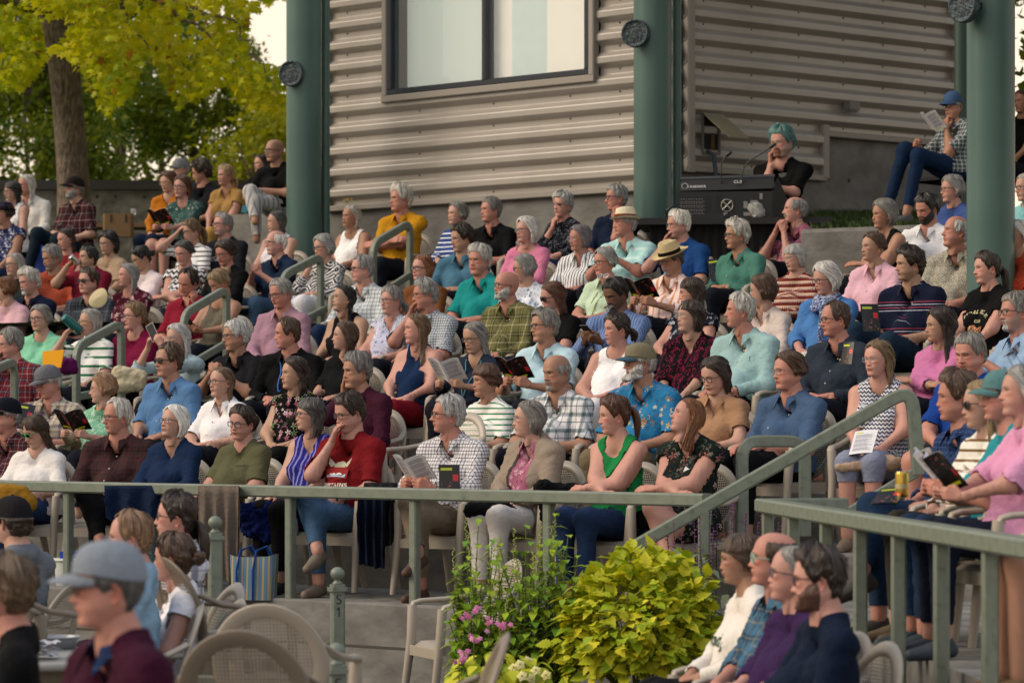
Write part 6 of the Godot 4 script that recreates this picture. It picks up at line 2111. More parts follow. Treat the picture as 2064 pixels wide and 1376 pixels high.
func make_mats() -> void:
	var con := mat(Color.WHITE,0.9)
	con.albedo_texture=noise_tex(0.012,2,512,false,1,[[0.0,0.35,0.6,1.0],[lin(0.085,0.08,0.074),lin(0.145,0.14,0.13),lin(0.185,0.18,0.17),lin(0.25,0.24,0.225)]],5)
	con.normal_enabled=true
	con.normal_texture=noise_tex(0.05,7,256,true,3.0)
	con.normal_scale=0.5
	M.concrete=triplanar(con,0.45,true)
	var rail := mat(Color.WHITE,0.45)
	rail.albedo_texture=noise_tex(0.02,61,256,false,1,[[0.0,0.3,0.6,1.0],[lin(0.10,0.115,0.088),lin(0.150,0.178,0.142),lin(0.168,0.198,0.158),lin(0.185,0.215,0.175)]],5)
	rail.normal_enabled=true
	rail.normal_texture=noise_tex(0.02,5,128,true,0.8)
	rail.normal_scale=0.15
	M.rail=triplanar(rail,3.0)
	var green := mat(Color.WHITE,0.42)
	green.albedo_texture=noise_tex(0.01,9,256,false,1,[[0.0,0.5,1.0],[lin(0.052,0.112,0.099),lin(0.060,0.125,0.111),lin(0.068,0.135,0.120)]],4)
	M.green=triplanar(green,0.5)
	var metal := mat(Color.WHITE,0.34,0.0)
	metal.metallic_specular=0.7
	metal.albedo_texture=noise_tex(0.008,12,256,false,1,[[0.0,0.5,1.0],[lin(0.27,0.242,0.210),lin(0.335,0.305,0.270),lin(0.37,0.342,0.308)]],5)
	M.siding=triplanar(metal,0.4)
	metal.uv1_scale=Vector3(0.9,0.11,0.9)
	M.trim=mat(lin(0.27,0.245,0.215),0.5)
	var resin := mat(hex("#a0978a"),0.38)
	resin.normal_enabled=true
	resin.normal_texture=weave
	resin.normal_scale=0.12
	M.resin=triplanar(resin,6.0)
	var holes := mat(hex("#a0978a"),0.42)
	var im := Image.create(32,32,false,Image.FORMAT_RGBA8)
	im.fill(Color.WHITE)
	for y in 32:
		for x in 32:
			if maxf(absf(x - 15.5),absf(y - 15.5)) < 9.6:
				im.set_pixel(x,y,Color(1,1,1,0))
	holes.albedo_texture=ImageTexture.create_from_image(im)
	holes.transparency=BaseMaterial3D.TRANSPARENCY_ALPHA_SCISSOR
	holes.alpha_scissor_threshold=0.5
	holes.uv1_scale=Vector3(29,29,1)
	M.holes=holes
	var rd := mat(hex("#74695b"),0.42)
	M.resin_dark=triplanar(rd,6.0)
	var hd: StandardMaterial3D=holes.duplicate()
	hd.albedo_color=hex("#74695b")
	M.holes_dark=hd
	var bark := mat(Color.WHITE,0.95)
	bark.albedo_texture=noise_tex(0.03,31,256,false,1,[[0.0,0.45,0.7,1.0],[lin(0.045,0.033,0.025),lin(0.13,0.10,0.075),lin(0.21,0.16,0.125),lin(0.29,0.23,0.18)]],5)
	bark.normal_enabled=true
	bark.normal_texture=noise_tex(0.03,31,256,true,9.0)
	triplanar(bark,1.0)
	bark.uv1_scale=Vector3(3.2,0.75,3.2)
	M.bark=bark
	var soil := mat(lin(0.05,0.035,0.025),1.0)
	M.soil=soil
	var grass := mat(Color.WHITE,1.0)
	grass.albedo_texture=noise_tex(0.02,17,256,false,1,[[0.0,0.5,1.0],[lin(0.025,0.045,0.012),lin(0.045,0.085,0.02),lin(0.075,0.12,0.03)]],4)
	M.grass=triplanar(grass,0.8,true)
	M.black=mat(lin(0.012,0.012,0.013),0.45)

func leaf_mat(c: Color,through: float,rough := 0.55) -> StandardMaterial3D:
	var m := mat(c,rough)
	m.vertex_color_use_as_albedo=true
	m.backlight_enabled=true
	m.backlight=Color(through,through,through*0.7)
	m.metallic_specular=0.35
	return m

# ---------- terraces, ground ----------
func build_ground() -> void:
	var g := MB.new()
	g.flat([Vector3(-150,0.24,20),Vector3(150,0.24,20),Vector3(150,0.24,-14),Vector3(-150,0.24,-14)],Vector3(0,-5,0))
	struct("ground",g.mesh(),M.concrete)
	var x := in_rows()
	# the terraces: one slab for each row, with a rounded front edge
	for k in range(1,9):
		var f := row_floor(k)
		var s0 := row_s(k) - 0.56; var s1 := row_s(k+1) - 0.56+0.02
		if k == 8: s1=s0+1.2
		var m := MB.new()
		var low := f - 0.275 - (0.45 if k == 1 else 0.1)
		var a0 := -26.0 if k < 7 else -18.1; var a1 := -9.2 if k == 1 else -7.0
		var prof := [Vector3(0,low,-s0),Vector3(0,f - 0.012,-s0),Vector3(0,f - 0.004,-s0 - 0.004),Vector3(0,f,-s0 - 0.012),Vector3(0,f,-s1),Vector3(0,low,-s1)]
		for q in prof.size() - 1:
			var p0: Vector3=prof[q]; var p1: Vector3=prof[q+1]
			m.flat([x*(p0+Vector3(a0,0,0)),x*(p0+Vector3(a1,0,0)),x*(p1+Vector3(a1,0,0)),x*(p1+Vector3(a0,0,0))],x*Vector3((a0+a1)*0.5,low - 0.2,-(s0+s1)*0.5))
		m.flat([x*Vector3(a1,low,-s0),x*Vector3(a1,f,-s0),x*Vector3(a1,f,-s1),x*Vector3(a1,low,-s1)],x*Vector3(a1 - 1,f,-s0 - 0.3))
		struct("terrace",m.mesh(),M.concrete)
	# a joint line along the low wall under the front row: a recessed band
	var j := MB.new()
	j.box(Vector3(-22,0.50,-row_s(1)+0.56),Vector3(-9.3,0.512,-row_s(1)+0.563))
	var jm := MB.new(); jm.add(j,x)
	struct("wall_joint",jm.mesh(),plain(lin(0.06,0.058,0.05),0.95))
	# the lawn beyond, up to and past the low wall
	var l := MB.new()
	var rows := []
	for r in 14:
		var row := []
		var z := -24.0 - r*1.1
		for c in 30:
			var xx := -16.0+c*0.55
			row.append(Vector3(xx,CAMY+lerpf(0.70,1.18,smoothstep(-25.5,-30.0,z))+0.05*hair_noise.get_noise_2d(xx*0.6,z*0.6),z - 0.25*(xx+9.0)*0.2))
		rows.append(row)
	l.grid(rows,false,Vector3(-8,-9,-30))
	struct("lawn",l.mesh(),M.grass)
	var far := MB.new()
	far.flat([Vector3(-260,CAMY+1.1,-36),Vector3(260,CAMY+1.1,-36),Vector3(260,CAMY+1.6,-280),Vector3(-260,CAMY+1.6,-280)],Vector3(0,-9,-100))
	struct("terrain",far.mesh(),M.grass)
	grass_blades("grass",func(rng):
		var z: float=rng.randf_range(-26.5,-34.0)
		var xx: float=rng.randf_range(-7.5,-1.0)
		return Vector3(xx,CAMY+lerpf(0.70,1.18,smoothstep(-25.5,-30.0,z)),z),9000,0.07)

func grass_blades(called: String,where: Callable,count: int,high: float) -> void:
	var b := MB.new()
	b.colored=true
	var rng := RandomNumberGenerator.new(); rng.seed=77
	for k in 9:
		var a := rng.randf()*TAU
		var o := Vector3(cos(a),0,sin(a))*rng.randf()*0.03
		var t := Vector3(cos(a),0,sin(a))*rng.randf_range(0.01,0.04)+Vector3(0,high*rng.randf_range(0.6,1.2),0)
		var s := Vector3(-sin(a),0,cos(a))*0.004
		var f := b.v.size()
		b.vert(o - s,Vector3(0.3,0.9,0.3)); b.vert(o+s,Vector3(0.3,0.9,0.3)); b.vert(o+t,Vector3(0.3,0.9,0.3))
		b.tri(f,f+1,f+2)
	var mm := MultiMesh.new()
	mm.transform_format=MultiMesh.TRANSFORM_3D
	mm.use_colors=true
	mm.mesh=b.mesh()
	mm.instance_count=count
	for k in count:
		var p: Vector3=where.call(rng)
		mm.set_instance_transform(k,Transform3D(Basis(Vector3.UP,rng.randf()*TAU).scaled(Vector3.ONE*rng.randf_range(0.7,1.4)),p))
		var t := rng.randf()
		mm.set_instance_color(k,Color(0.03,0.075,0.014).lerp(Color(0.10,0.14,0.03),t*t))
	var o := MultiMeshInstance3D.new()
	o.multimesh=mm
	o.name=numbered(called)
	o.material_override=leaf_mat(Color.WHITE,0.3)
	add_child(o)
	tag(o,"short green lawn grass between the terraces and the building" if called == "grass" else "grass on the slope below the concrete wall of the building","grass","","stuff")

# ---------- the building ----------
func siding(m: MB,a: Vector3,b: Vector3,y0: float,y1: float,nrm: Vector3) -> void:
	# ribs run level; the profile climbs from y0
	var y := y0
	var prof := []
	while y < y1:
		for q in [[0.0,0.0],[0.040,0.0],[0.048,0.004],[0.078,0.050],[0.086,0.055],[0.126,0.055],[0.135,0.051],[0.172,0.004],[0.180,0.0]]:
			prof.append(Vector2(minf(y+q[0],y1),q[1]))
		y += 0.180
	for k in prof.size() - 1:
		var p: Vector2=prof[k]; var q: Vector2=prof[k+1]
		if absf(p.x - q.x) < 0.0005 and absf(p.y - q.y) < 0.0005: continue
		m.flat([a+nrm*p.y+Vector3(0,p.x,0),b+nrm*p.y+Vector3(0,p.x,0),b+nrm*q.y+Vector3(0,q.x,0),a+nrm*q.y+Vector3(0,q.x,0)],(a+b)*0.5 - nrm*3.0+Vector3(0,(y0+y1)*0.5,0))

func on_left(px: float) -> Vector3:
	var d := 26.2/(1.0+(px - MIDX)/FOCAL)
	return Vector3((px - MIDX)*d/FOCAL,0,-d)

func on_right(px: float) -> Vector3:
	var d := 23.73/(1.0 - 0.9*(px - MIDX)/FOCAL)
	return Vector3((px - MIDX)*d/FOCAL,0,-d)

func bar(m: MB,a: Vector3,b: Vector3,w: float,h: float,up := Vector3.UP) -> void:
	# a straight square bar with chamfered edges from a to b
	var d := (b - a).normalized()
	var s := d.cross(up).normalized()
	var u := s.cross(d)
	var e := minf(w,h)*0.14
	var prof := [Vector2(-w/2+e,-h/2),Vector2(w/2 - e,-h/2),Vector2(w/2,-h/2+e),Vector2(w/2,h/2 - e),Vector2(w/2 - e,h/2),Vector2(-w/2+e,h/2),Vector2(-w/2,h/2 - e),Vector2(-w/2,-h/2+e)]
	var c := (a+b)*0.5
	for k in 8:
		var p: Vector2=prof[k]; var q: Vector2=prof[(k+1) % 8]
		m.flat([a+s*p.x+u*p.y,a+s*q.x+u*q.y,b+s*q.x+u*q.y,b+s*p.x+u*p.y],c)
	for e2 in [a,b]:
		var ring := []
		for p in prof: ring.append(e2+s*p.x+u*p.y)
		m.flat(ring,c)

func build_building() -> void:
	var o := thing("theatre_building","building clad in ribbed taupe metal siding with a large window, green columns before it","building")
	var n1 := Vector3(-0.7071,0,0.7071); var n2 := Vector3(0.669,0,0.743)
	var A := on_left(664); var B := on_left(1372); var C := on_right(1926)
	var top := CAMY+8.0
	var y1 := CAMY+1.806; var y2 := CAMY+1.94; var y3 := CAMY+2.30
	# left front, with a hole for the window
	var wl := on_left(783); var wr := on_left(1211)
	var wy := CAMY+2.645; var wt := wy+2.9
	var m := MB.new()
	siding(m,A,wl,y1,top,n1)
	siding(m,wr,B,y1,top,n1)
	siding(m,wl,wr,y1,wy,n1)
	siding(m,wl,wr,wt,top,n1)
	put("wall",m.mesh(),M.siding,o)
	m=MB.new()
	var mid := on_right(1657)
	siding(m,on_right(1374),mid,y2,top,n2)
	siding(m,mid,C,y3,top,n2)
	put("wall",m.mesh(),M.siding,o)
	# back and inner skin, so that no light passes
	m=MB.new()
	var back := Vector3(2.0,0,-44.0)
	for w in [[A - n1*0.12,B - n1*0.12 - n2*0.0,0.0],[B - n2*0.12,C - n2*0.12,0.0]]:
		pass
	m.flat([A+Vector3(0,CAMY - 1,0),A+Vector3(0,top,0),back+Vector3(0,top,0),back+Vector3(0,CAMY - 1,0)],(B+back)*0.5+Vector3(0,3,0))
	m.flat([C+Vector3(0,CAMY - 1,0),C+Vector3(0,top,0),back+Vector3(0,top,0),back+Vector3(0,CAMY - 1,0)],(B+back)*0.5+Vector3(0,3,0))
	put("wall",m.mesh(),M.trim,o)
	m=MB.new()
	m.flat([A+Vector3(0,top,0),B+Vector3(0,top,0),C+Vector3(0,top,0),back+Vector3(0,top,0)],B)
	put("roof",m.mesh(),M.trim,o)
	# the canopy that the green columns carry
	m=MB.new()
	var cy := CAMY+7.6
	var eave := [pt(540,0,27.2),pt(1290,0,23.6),pt(2090,0,18.8),Vector3(9.0,0,-26.0),Vector3(4.5,0,-30.0),Vector3(-1.5,0,-29.0)]
	for lev in [0.0,0.35]:
		var ring := []
		for p in eave: ring.append(Vector3(p.x,cy+lev,p.z))
		m.flat(ring,Vector3(1,cy+0.17,-25))
	for k in eave.size():
		var p: Vector3=eave[k]; var q: Vector3=eave[(k+1) % eave.size()]
		m.flat([Vector3(p.x,cy,p.z),Vector3(q.x,cy,q.z),Vector3(q.x,cy+0.35,q.z),Vector3(p.x,cy+0.35,p.z)],Vector3(1,cy+0.17,-25))
	put("canopy",m.mesh(),M.trim,o)
	# concrete base
	m=MB.new()
	for w in [[A - (B - A).normalized()*1.4,B,y1 - 0.008,n1],[on_right(1372),mid,y2 - 0.008,n2],[mid,C+(C - mid).normalized()*0.5,y3 - 0.008,n2]]:
		var a: Vector3=w[0]; var b: Vector3=w[1]; var nn: Vector3=w[3]
		var t: float=w[2]
		m.flat([a+Vector3(0,CAMY - 0.6,0),b+Vector3(0,CAMY - 0.6,0),b+Vector3(0,t,0),a+Vector3(0,t,0)],(a+b)*0.5 - nn*2)
		m.flat([a+Vector3(0,t,0),b+Vector3(0,t,0),b - nn*0.3+Vector3(0,t,0),a - nn*0.3+Vector3(0,t,0)],(a+b)*0.5)
	put("base",m.mesh(),M.concrete,o)
	# form-tie holes in the concrete
	m=MB.new()
	for q in [[0.0,0.55],[0.2,0.55],[0.4,0.55],[0.6,0.55],[0.8,0.55],[0.1,1.2],[0.5,1.2],[0.7,1.25]]:
		m=MB.new()
		var p: Vector3=on_right(1690).lerp(on_right(1900),q[0])+Vector3(0,CAMY+1.2+q[1]*0.6,0)
		m.tube([p - n2*0.01,p+n2*0.003],[0.018],8)
		put("tie_hole",m.mesh(),plain(lin(0.05,0.048,0.045),0.95),o)
	# drip trims and corner trims
	m=MB.new()
	bar(m,A+n1*0.025+Vector3(0,y1 - 0.02,0),B+n1*0.025+Vector3(0,y1 - 0.02,0),0.06,0.05)
	bar(m,on_right(1374)+n2*0.025+Vector3(0,y2 - 0.02,0),mid+n2*0.025+Vector3(0,y2 - 0.02,0),0.06,0.05)
	bar(m,mid+n2*0.025+Vector3(0,y3 - 0.02,0),C+n2*0.025+Vector3(0,y3 - 0.02,0),0.06,0.05)
	bar(m,mid+n2*0.03+Vector3(0,y2 - 0.02,0),mid+n2*0.03+Vector3(0,y3+0.05,0),0.07,0.06,n2)
	bar(m,C+n2*0.03+Vector3(0,y3,0),C+n2*0.03+Vector3(0,top,0),0.12,0.09,n2)
	bar(m,on_right(1383)+n2*0.03+Vector3(0,y2 - 0.05,0),on_right(1383)+n2*0.03+Vector3(0,top,0),0.085,0.08,n2)
	bar(m,A+n1*0.03+Vector3(0,y1 - 0.01,0),A+n1*0.03+Vector3(0,top,0),0.06,0.07,n1)
	put("trim",m.mesh(),M.trim,o)
	# screws in the valleys
	m=MB.new()
	var sc := MB.new()
	sc.tube([Vector3.ZERO,Vector3(0,0,0.007)],[0.008,0.006],6)
	for side in 2:
		var nn := n1 if side == 0 else n2
		var bs := Basis(Vector3.UP.cross(nn),Vector3.UP,nn)
		var yy := (y1 if side == 0 else y2)+0.033
		while yy < CAMY+3.7:
			for px in ([700,846,995,1150,1250] if side == 0 else [1418,1515,1610,1700,1780,1865]):
				var p := on_left(px) if side == 0 else on_right(px)
				if not (side == 0 and px > 783 and px < 1211 and yy > wy - 0.08) and not (side == 1 and px > 1657 and yy < y3) and not (side == 1 and px < 1470 and yy < y2+0.45):
					m.add(sc,Transform3D(bs,p+Vector3(0,yy,0)))
			yy += 0.18
	put("screw",m.mesh(),plain(lin(0.10,0.09,0.08),0.5,0.3),o).set_meta("kind","stuff")
	# the window
	var win := MB.new()
	var u := (wr - wl).normalized()
	var wid := (wr - wl).length()
	var bs2 := Transform3D(Basis(u,Vector3.UP,u.cross(Vector3.UP)),wl+Vector3(0,wy,0))
	var fr := MB.new()
	for q in [[Vector3(0,0.03,0.05),Vector3(wid,0.03,0.05)],[Vector3(0,2.87,0.05),Vector3(wid,2.87,0.05)]]:
		bar(fr,q[0],q[1],0.075,0.06)
	for xx in [0.03,wid - 0.03]:
		bar(fr,Vector3(xx,0.06,0.05),Vector3(xx,2.84,0.05),0.06,0.075,Vector3.BACK)
	var frm := MB.new(); frm.add(fr,bs2)
	var wn := put("window",frm.mesh(),M.trim,o)
	var dk := MB.new()
	for q in [[Vector3(0.06,0.085,0.04),Vector3(wid - 0.06,0.085,0.04)],[Vector3(0.06,2.8,0.04),Vector3(wid - 0.06,2.8,0.04)]]:
		bar(dk,q[0],q[1],0.08,0.05)
	for xx in [0.085,wid*0.497,wid - 0.085]:
		bar(dk,Vector3(xx,0.11,0.04),Vector3(xx,2.78,0.04),0.05,0.085,Vector3.BACK)
	var dkm := MB.new(); dkm.add(dk,bs2)
	put("sash",dkm.mesh(),plain(hex("#1a2430"),0.35),wn)
	var glass := mat(Color(0.9,0.97,0.97,0.10),0.03)
	glass.transparency=BaseMaterial3D.TRANSPARENCY_ALPHA
	glass.metallic_specular=0.9
	for q in [[0.11,wid*0.497 - 0.025],[wid*0.497+0.025,wid - 0.11]]:
		var gm := MB.new(); var g2 := MB.new()
		g2.flat([Vector3(q[0],0.11,0.03),Vector3(q[1],0.11,0.03),Vector3(q[1],2.78,0.03),Vector3(q[0],2.78,0.03)],Vector3(0.5,1,-1))
		gm.add(g2,bs2)
		put("pane",gm.mesh(),glass,wn)
	# blinds inside: pale sheets hung just behind the panes
	for q in [[0.20,wid*0.497 - 0.01,"#d4e2e0"],[wid*0.497+0.01,wid*0.497+0.22,"#f2f0ea"],[wid*0.497+0.22,wid*0.497+0.62,"#cfe0e0"],[wid*0.497+0.62,wid - 0.10,"#f6f4ee"]]:
		var gm := MB.new(); var rows := []
		for r in 2:
			var row := []
			for c in 25:
				row.append(bs2*Vector3(lerpf(q[0],q[1],c/24.0),0.1+r*2.7,-0.03+0.0006*sin(c*0.7)))
			rows.append(row)
		gm.grid(rows,false,bs2*Vector3(1,1,-2))
		put("blind",gm.mesh(),plain(hex(q[2]),0.9),wn)
	var rm := MB.new(); var r2 := MB.new()
	r2.box(Vector3(0.0,-0.05,-1.6),Vector3(wid,2.95,-1.5))
	r2.box(Vector3(-0.02,-0.08,-1.6),Vector3(wid,-0.03,-0.03))
	rm.add(r2,bs2)
	put("room",rm.mesh(),plain(lin(0.10,0.10,0.095),0.9),wn)
	# the little open hatch on the right front, with its lid and cables
	var hb := Transform3D(Basis(n2.cross(Vector3.UP)*-1.0,Vector3.UP,n2),on_right(1404)+Vector3(0,CAMY,0))
	var hatch := thing("electrical_hatch","open utility box on the siding with its metal lid propped up","utility box")
	var h := MB.new()
	var hy := 525.0*25.0/FOCAL+0.02
	for q in [[Vector3(0,hy,0.05),Vector3(0.20,hy+0.02,0.07)],[Vector3(0,hy+0.29,0.05),Vector3(0.20,hy+0.31,0.07)],[Vector3(0,hy+0.02,0.05),Vector3(0.015,hy+0.29,0.07)],[Vector3(0.185,hy+0.02,0.05),Vector3(0.20,hy+0.29,0.07)]]:
		h.box(q[0],q[1],Color.WHITE,hb)
	put("frame",h.mesh(),plain(lin(0.13,0.12,0.10),0.6),hatch)
	h=MB.new(); h.box(Vector3(0.012,hy+0.012,0.046),Vector3(0.19,hy+0.295,0.050),Color.WHITE,hb)
	put("inside",h.mesh(),plain(lin(0.008,0.007,0.006),0.9),hatch)
	h=MB.new(); h.box(Vector3(0.11,hy+0.02,0.0505),Vector3(0.15,hy+0.2,0.054),Color.WHITE,hb)
	put("board",h.mesh(),plain(lin(0.10,0.05,0.02),0.8),hatch)
	h=MB.new()
	h.box(Vector3(-0.01,0,0),Vector3(0.21,0.008,0.36),Color.WHITE,hb*Transform3D(Basis(Vector3.RIGHT,0.62),Vector3(0,hy+0.31,0.075)))
	put("lid",h.mesh(),triplanar(mat(lin(0.22,0.20,0.13),0.5),1.0),hatch)
	h=MB.new()
	for k in 3:
		h.tube([hb*Vector3(0.05+0.012*k,hy+0.03,0.06),hb*Vector3(0.07+0.014*k,hy - 0.02,0.11),hb*Vector3(0.09+0.010*k,hy - 0.2,0.12),hb*Vector3(0.07+0.012*k,hy - 0.45,0.16),hb*Vector3(0.075+0.012*k,hy - 0.8,0.18)],[0.009],6)
	put("cable",h.mesh(),plain(Color(0.02,0.035,0.05).linear_to_srgb(),0.5),hatch)
	var lamp := MB.new()
	var lb := Transform3D(Basis(n2.cross(Vector3.UP)*-1.0,Vector3.UP,n2),on_right(1694)+Vector3(0,CAMY+626.0*26.1/FOCAL,0))
	lamp.box(Vector3(0,-0.03,0.04),Vector3(0.12,0.035,0.11),Color.WHITE,lb)
	lamp.box(Vector3(0.008,-0.045,0.045),Vector3(0.112,-0.032,0.10),Color.WHITE,lb)
	tag(put("wall_sensor",lamp.mesh(),plain(lin(0.16,0.15,0.14),0.5)),"small grey fixture mounted on the shaded siding above the concrete","fixture")

func build_columns() -> void:
	var disc_m := mat(Color.WHITE,0.6)
	disc_m.albedo_texture=noise_tex(0.035,44,128,false,1,[[0.0,0.45,0.62,1.0],[lin(0.018,0.022,0.026),lin(0.03,0.045,0.055),lin(0.055,0.105,0.13),lin(0.10,0.07,0.05)]],4)
	disc_m.normal_enabled=true
	disc_m.normal_texture=noise_tex(0.06,45,128,true,8.0)
	triplanar(disc_m,5.0)
	for q in [[612,26.9,"left-hand green steel column, at the corner of the siding beside the trees",587,148,-0.35,656,27.0,"bronze medallion on the left-hand green column"],[1316,24.6,"middle green steel column at the corner of the building, behind the fedora",1281,67,-0.35,1364.5,24.75,"bronze medallion on the middle green column"],[1998,19.6,"right-hand green steel column standing among the seats",1944,10,-0.85,0,0,"bronze medallion at the top of the right-hand green column"]]:
		var d: float=q[1]
		var x: float=(q[0] - MIDX)*d/FOCAL
		var m := MB.new()
		m.tube([Vector3(0,CAMY - 0.4,0),Vector3(0,CAMY+9,0)],[0.146],40)
		var o := thing("column",q[2],"column",Vector3(x,0,-d),0.0,"green steel columns")
		put("shaft",m.mesh(),M.green,o)
		m=MB.new()
		m.tube([Vector3(0,CAMY - 0.38,0),Vector3(0,CAMY - 0.36,0)],[0.22],24)
		put("base_plate",m.mesh(),M.green,o)
		if q[6] > 0:
			m=MB.new()
			var dx: float=(q[6] - MIDX)*q[7]/FOCAL
			m.tube([Vector3(0,CAMY - 0.4,0),Vector3(0,CAMY+9,0)],[0.036],16)
			var pipe := put("downpipe",m.mesh(),M.green)
			pipe.position=Vector3(dx,0,-q[7])
			tag(pipe,"thin green pipe beside the %s column" % ("left-hand" if q[0] < 1000 else "middle"),"pipe","green pipes beside the columns")
		var c := pt(q[3],q[4],d - 0.16)
		var md := thing("medallion",q[8],"medallion",c,q[5],"bronze medallions")
		m=MB.new()
		var rows := []
		for r in [[0.0,0.018],[0.03,0.020],[0.045,0.012],[0.07,0.016],[0.088,0.010],[0.094,0.024],[0.106,0.024],[0.108,0.0],[0.108,-0.022]]:
			var ring := []
			for k in 32:
				var a := TAU*k/32.0
				var w: float=0.004*hair_noise.get_noise_2d(cos(a)*r[0]*60.0,sin(a)*r[0]*60.0) if r[0] < 0.09 else 0.0
				ring.append(Vector3(cos(a)*r[0],sin(a)*r[0],r[1]+w))
			rows.append(ring)
		m.grid(rows,true,Vector3(0,0,-0.1))
		put("disc",m.mesh(),disc_m,md)
		m=MB.new()
		m.box(Vector3(-0.02,-0.02,-0.12),Vector3(0.05,0.02,-0.02))
		put("bracket",m.mesh(),M.black,md)
	var m := MB.new()
	m.tube([pt(1938,840,24.0)+Vector3(0,0.5,0),pt(1938,840,24.0)+Vector3(0,8,0)],[0.05],14)
	tag(put("downpipe",m.mesh(),plain(hex("#2f463f"),0.5)),"dark green pipe at the end of the shaded siding beside the right-hand column","pipe","green pipes beside the columns")

# ---------- chairs ----------
func outline(a: float,y_low: float) -> Vector2:
	# the oval of the back: a from 0 to PI over the top
	return Vector2(cos(a)*0.245,sin(a))

func make_chair(dark: bool) -> Node3D:
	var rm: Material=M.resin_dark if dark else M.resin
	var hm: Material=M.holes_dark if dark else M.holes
	var o := thing("plastic_chair","x","chair",Vector3.ZERO,0.0,"plastic armchairs of the audience")
	# seat
	var m := MB.new()
	var rows := []
	for r in 9:
		var row := []
		var z := lerpf(0.235,-0.20,r/8.0)
		var w := lerpf(0.235,0.205,r/8.0)
		for c in 11:
			var t := -1.0+c/5.0
			var y := 0.40 - 0.018*(1.0 - t*t)*(1.0 - r/12.0) - 0.045*smoothstep(0.17,0.24,z) - 0.010*smoothstep(0.8,1.0,absf(t))
			row.append(Vector3(t*w,y,z))
		rows.append(row)
	m.grid(rows,false,Vector3(0,0.1,0))
	var lowr := []
	for r in rows:
		var row := []
		for p in r: row.append(p - Vector3(0,0.014,0))
		lowr.append(row)
	m.grid(lowr,false,Vector3(0,0.9,0))
	bar(m,Vector3(-0.23,0.335,0.238),Vector3(0.23,0.335,0.238),0.012,0.06)
	bar(m,Vector3(-0.20,0.36,-0.2),Vector3(0.20,0.36,-0.2),0.012,0.06)
	for s in [-1.0,1.0]:
		bar(m,Vector3(s*0.238,0.36,0.235),Vector3(s*0.208,0.36,-0.2),0.012,0.06)
	put("seat",m.mesh(),rm,o)
	# back: a perforated oval held by a broad rim
	var back := func(x: float,y: float) -> float:
		return -0.185 - 0.155*clampf((y - 0.40)/0.48,0.0,1.1)+0.30*x*x
	m=MB.new()
	m.mapped=true
	var f := 0
	rows=[]
	for r in 13:
		var row := []
		var v := r/12.0
		for c in 17:
			var t := -1.0+c/8.0
			var y := lerpf(0.47,0.835,v)
			var w := 0.195*sqrt(maxf(0.02,1.0 - pow((y - 0.62)/0.23,2.0)))
			row.append(Vector3(t*w,y,back.call(t*w,y)))
		rows.append(row)
	m.grid(rows,false,Vector3(0,0.6,-2))
	for k in m.v.size():
		m.uv[k]=Vector2(m.v[k].x/0.42+0.5,m.v[k].y/0.42)
	put("backrest",m.mesh(),hm,o)
	m=MB.new()
	rows=[]
	for ring in [[0.86,0.0],[0.92,0.012],[1.0,0.014],[1.10,0.008],[1.16,-0.006],[1.12,-0.016],[1.0,-0.012],[0.88,-0.008],[0.86,0.0]]:
		var row := []
		for k in 41:
			var a := TAU*k/40.0
			var x: float=cos(a)*0.215*ring[0]
			var y: float=0.62+sin(a)*(0.225 if sin(a) > 0 else 0.20)*(1.0+(ring[0] - 1.0)*0.9)
			row.append(Vector3(x,y,back.call(x,y)+ring[1]))
		rows.append(row)
	var mid := MB.new()
	m.grid(rows,false,Vector3(0,0.62,-0.25))
	put("back_frame",m.mesh(),rm,o)
	# arms and legs
	for s in [-1.0,1.0]:
		m=MB.new()
		m.tube([Vector3(s*0.225,0.70,-0.255),Vector3(s*0.262,0.655,-0.16),Vector3(s*0.275,0.630,0.0),Vector3(s*0.272,0.622,0.16),Vector3(s*0.268,0.610,0.205),Vector3(s*0.264,0.575,0.225)],[0.022,0.024,0.026,0.027,0.026,0.020],10,Color.WHITE,0.6)
		put("arm",m.mesh(),rm,o)
		m=MB.new()
		m.tube([Vector3(s*0.262,0.60,0.215),Vector3(s*0.250,0.40,0.225),Vector3(s*0.262,0.0,0.275)],[0.030,0.030,0.021],8)
		put("leg",m.mesh(),rm,o)
		m=MB.new()
		m.tube([Vector3(s*0.205,0.52,-0.20),Vector3(s*0.205,0.38,-0.21),Vector3(s*0.235,0.0,-0.315)],[0.028,0.030,0.021],8)
		put("leg",m.mesh(),rm,o)
	return o

func short_label(t: String,most: int) -> String:
	var w := t.split(" ")
	if w.size() <= most: return t
	while most > 4 and ["a","the","and","in","with","to","of","at","on","his","her"].has(w[most - 1].trim_suffix(",")):
		most -= 1
	return " ".join(w.slice(0,most)).trim_suffix(",")

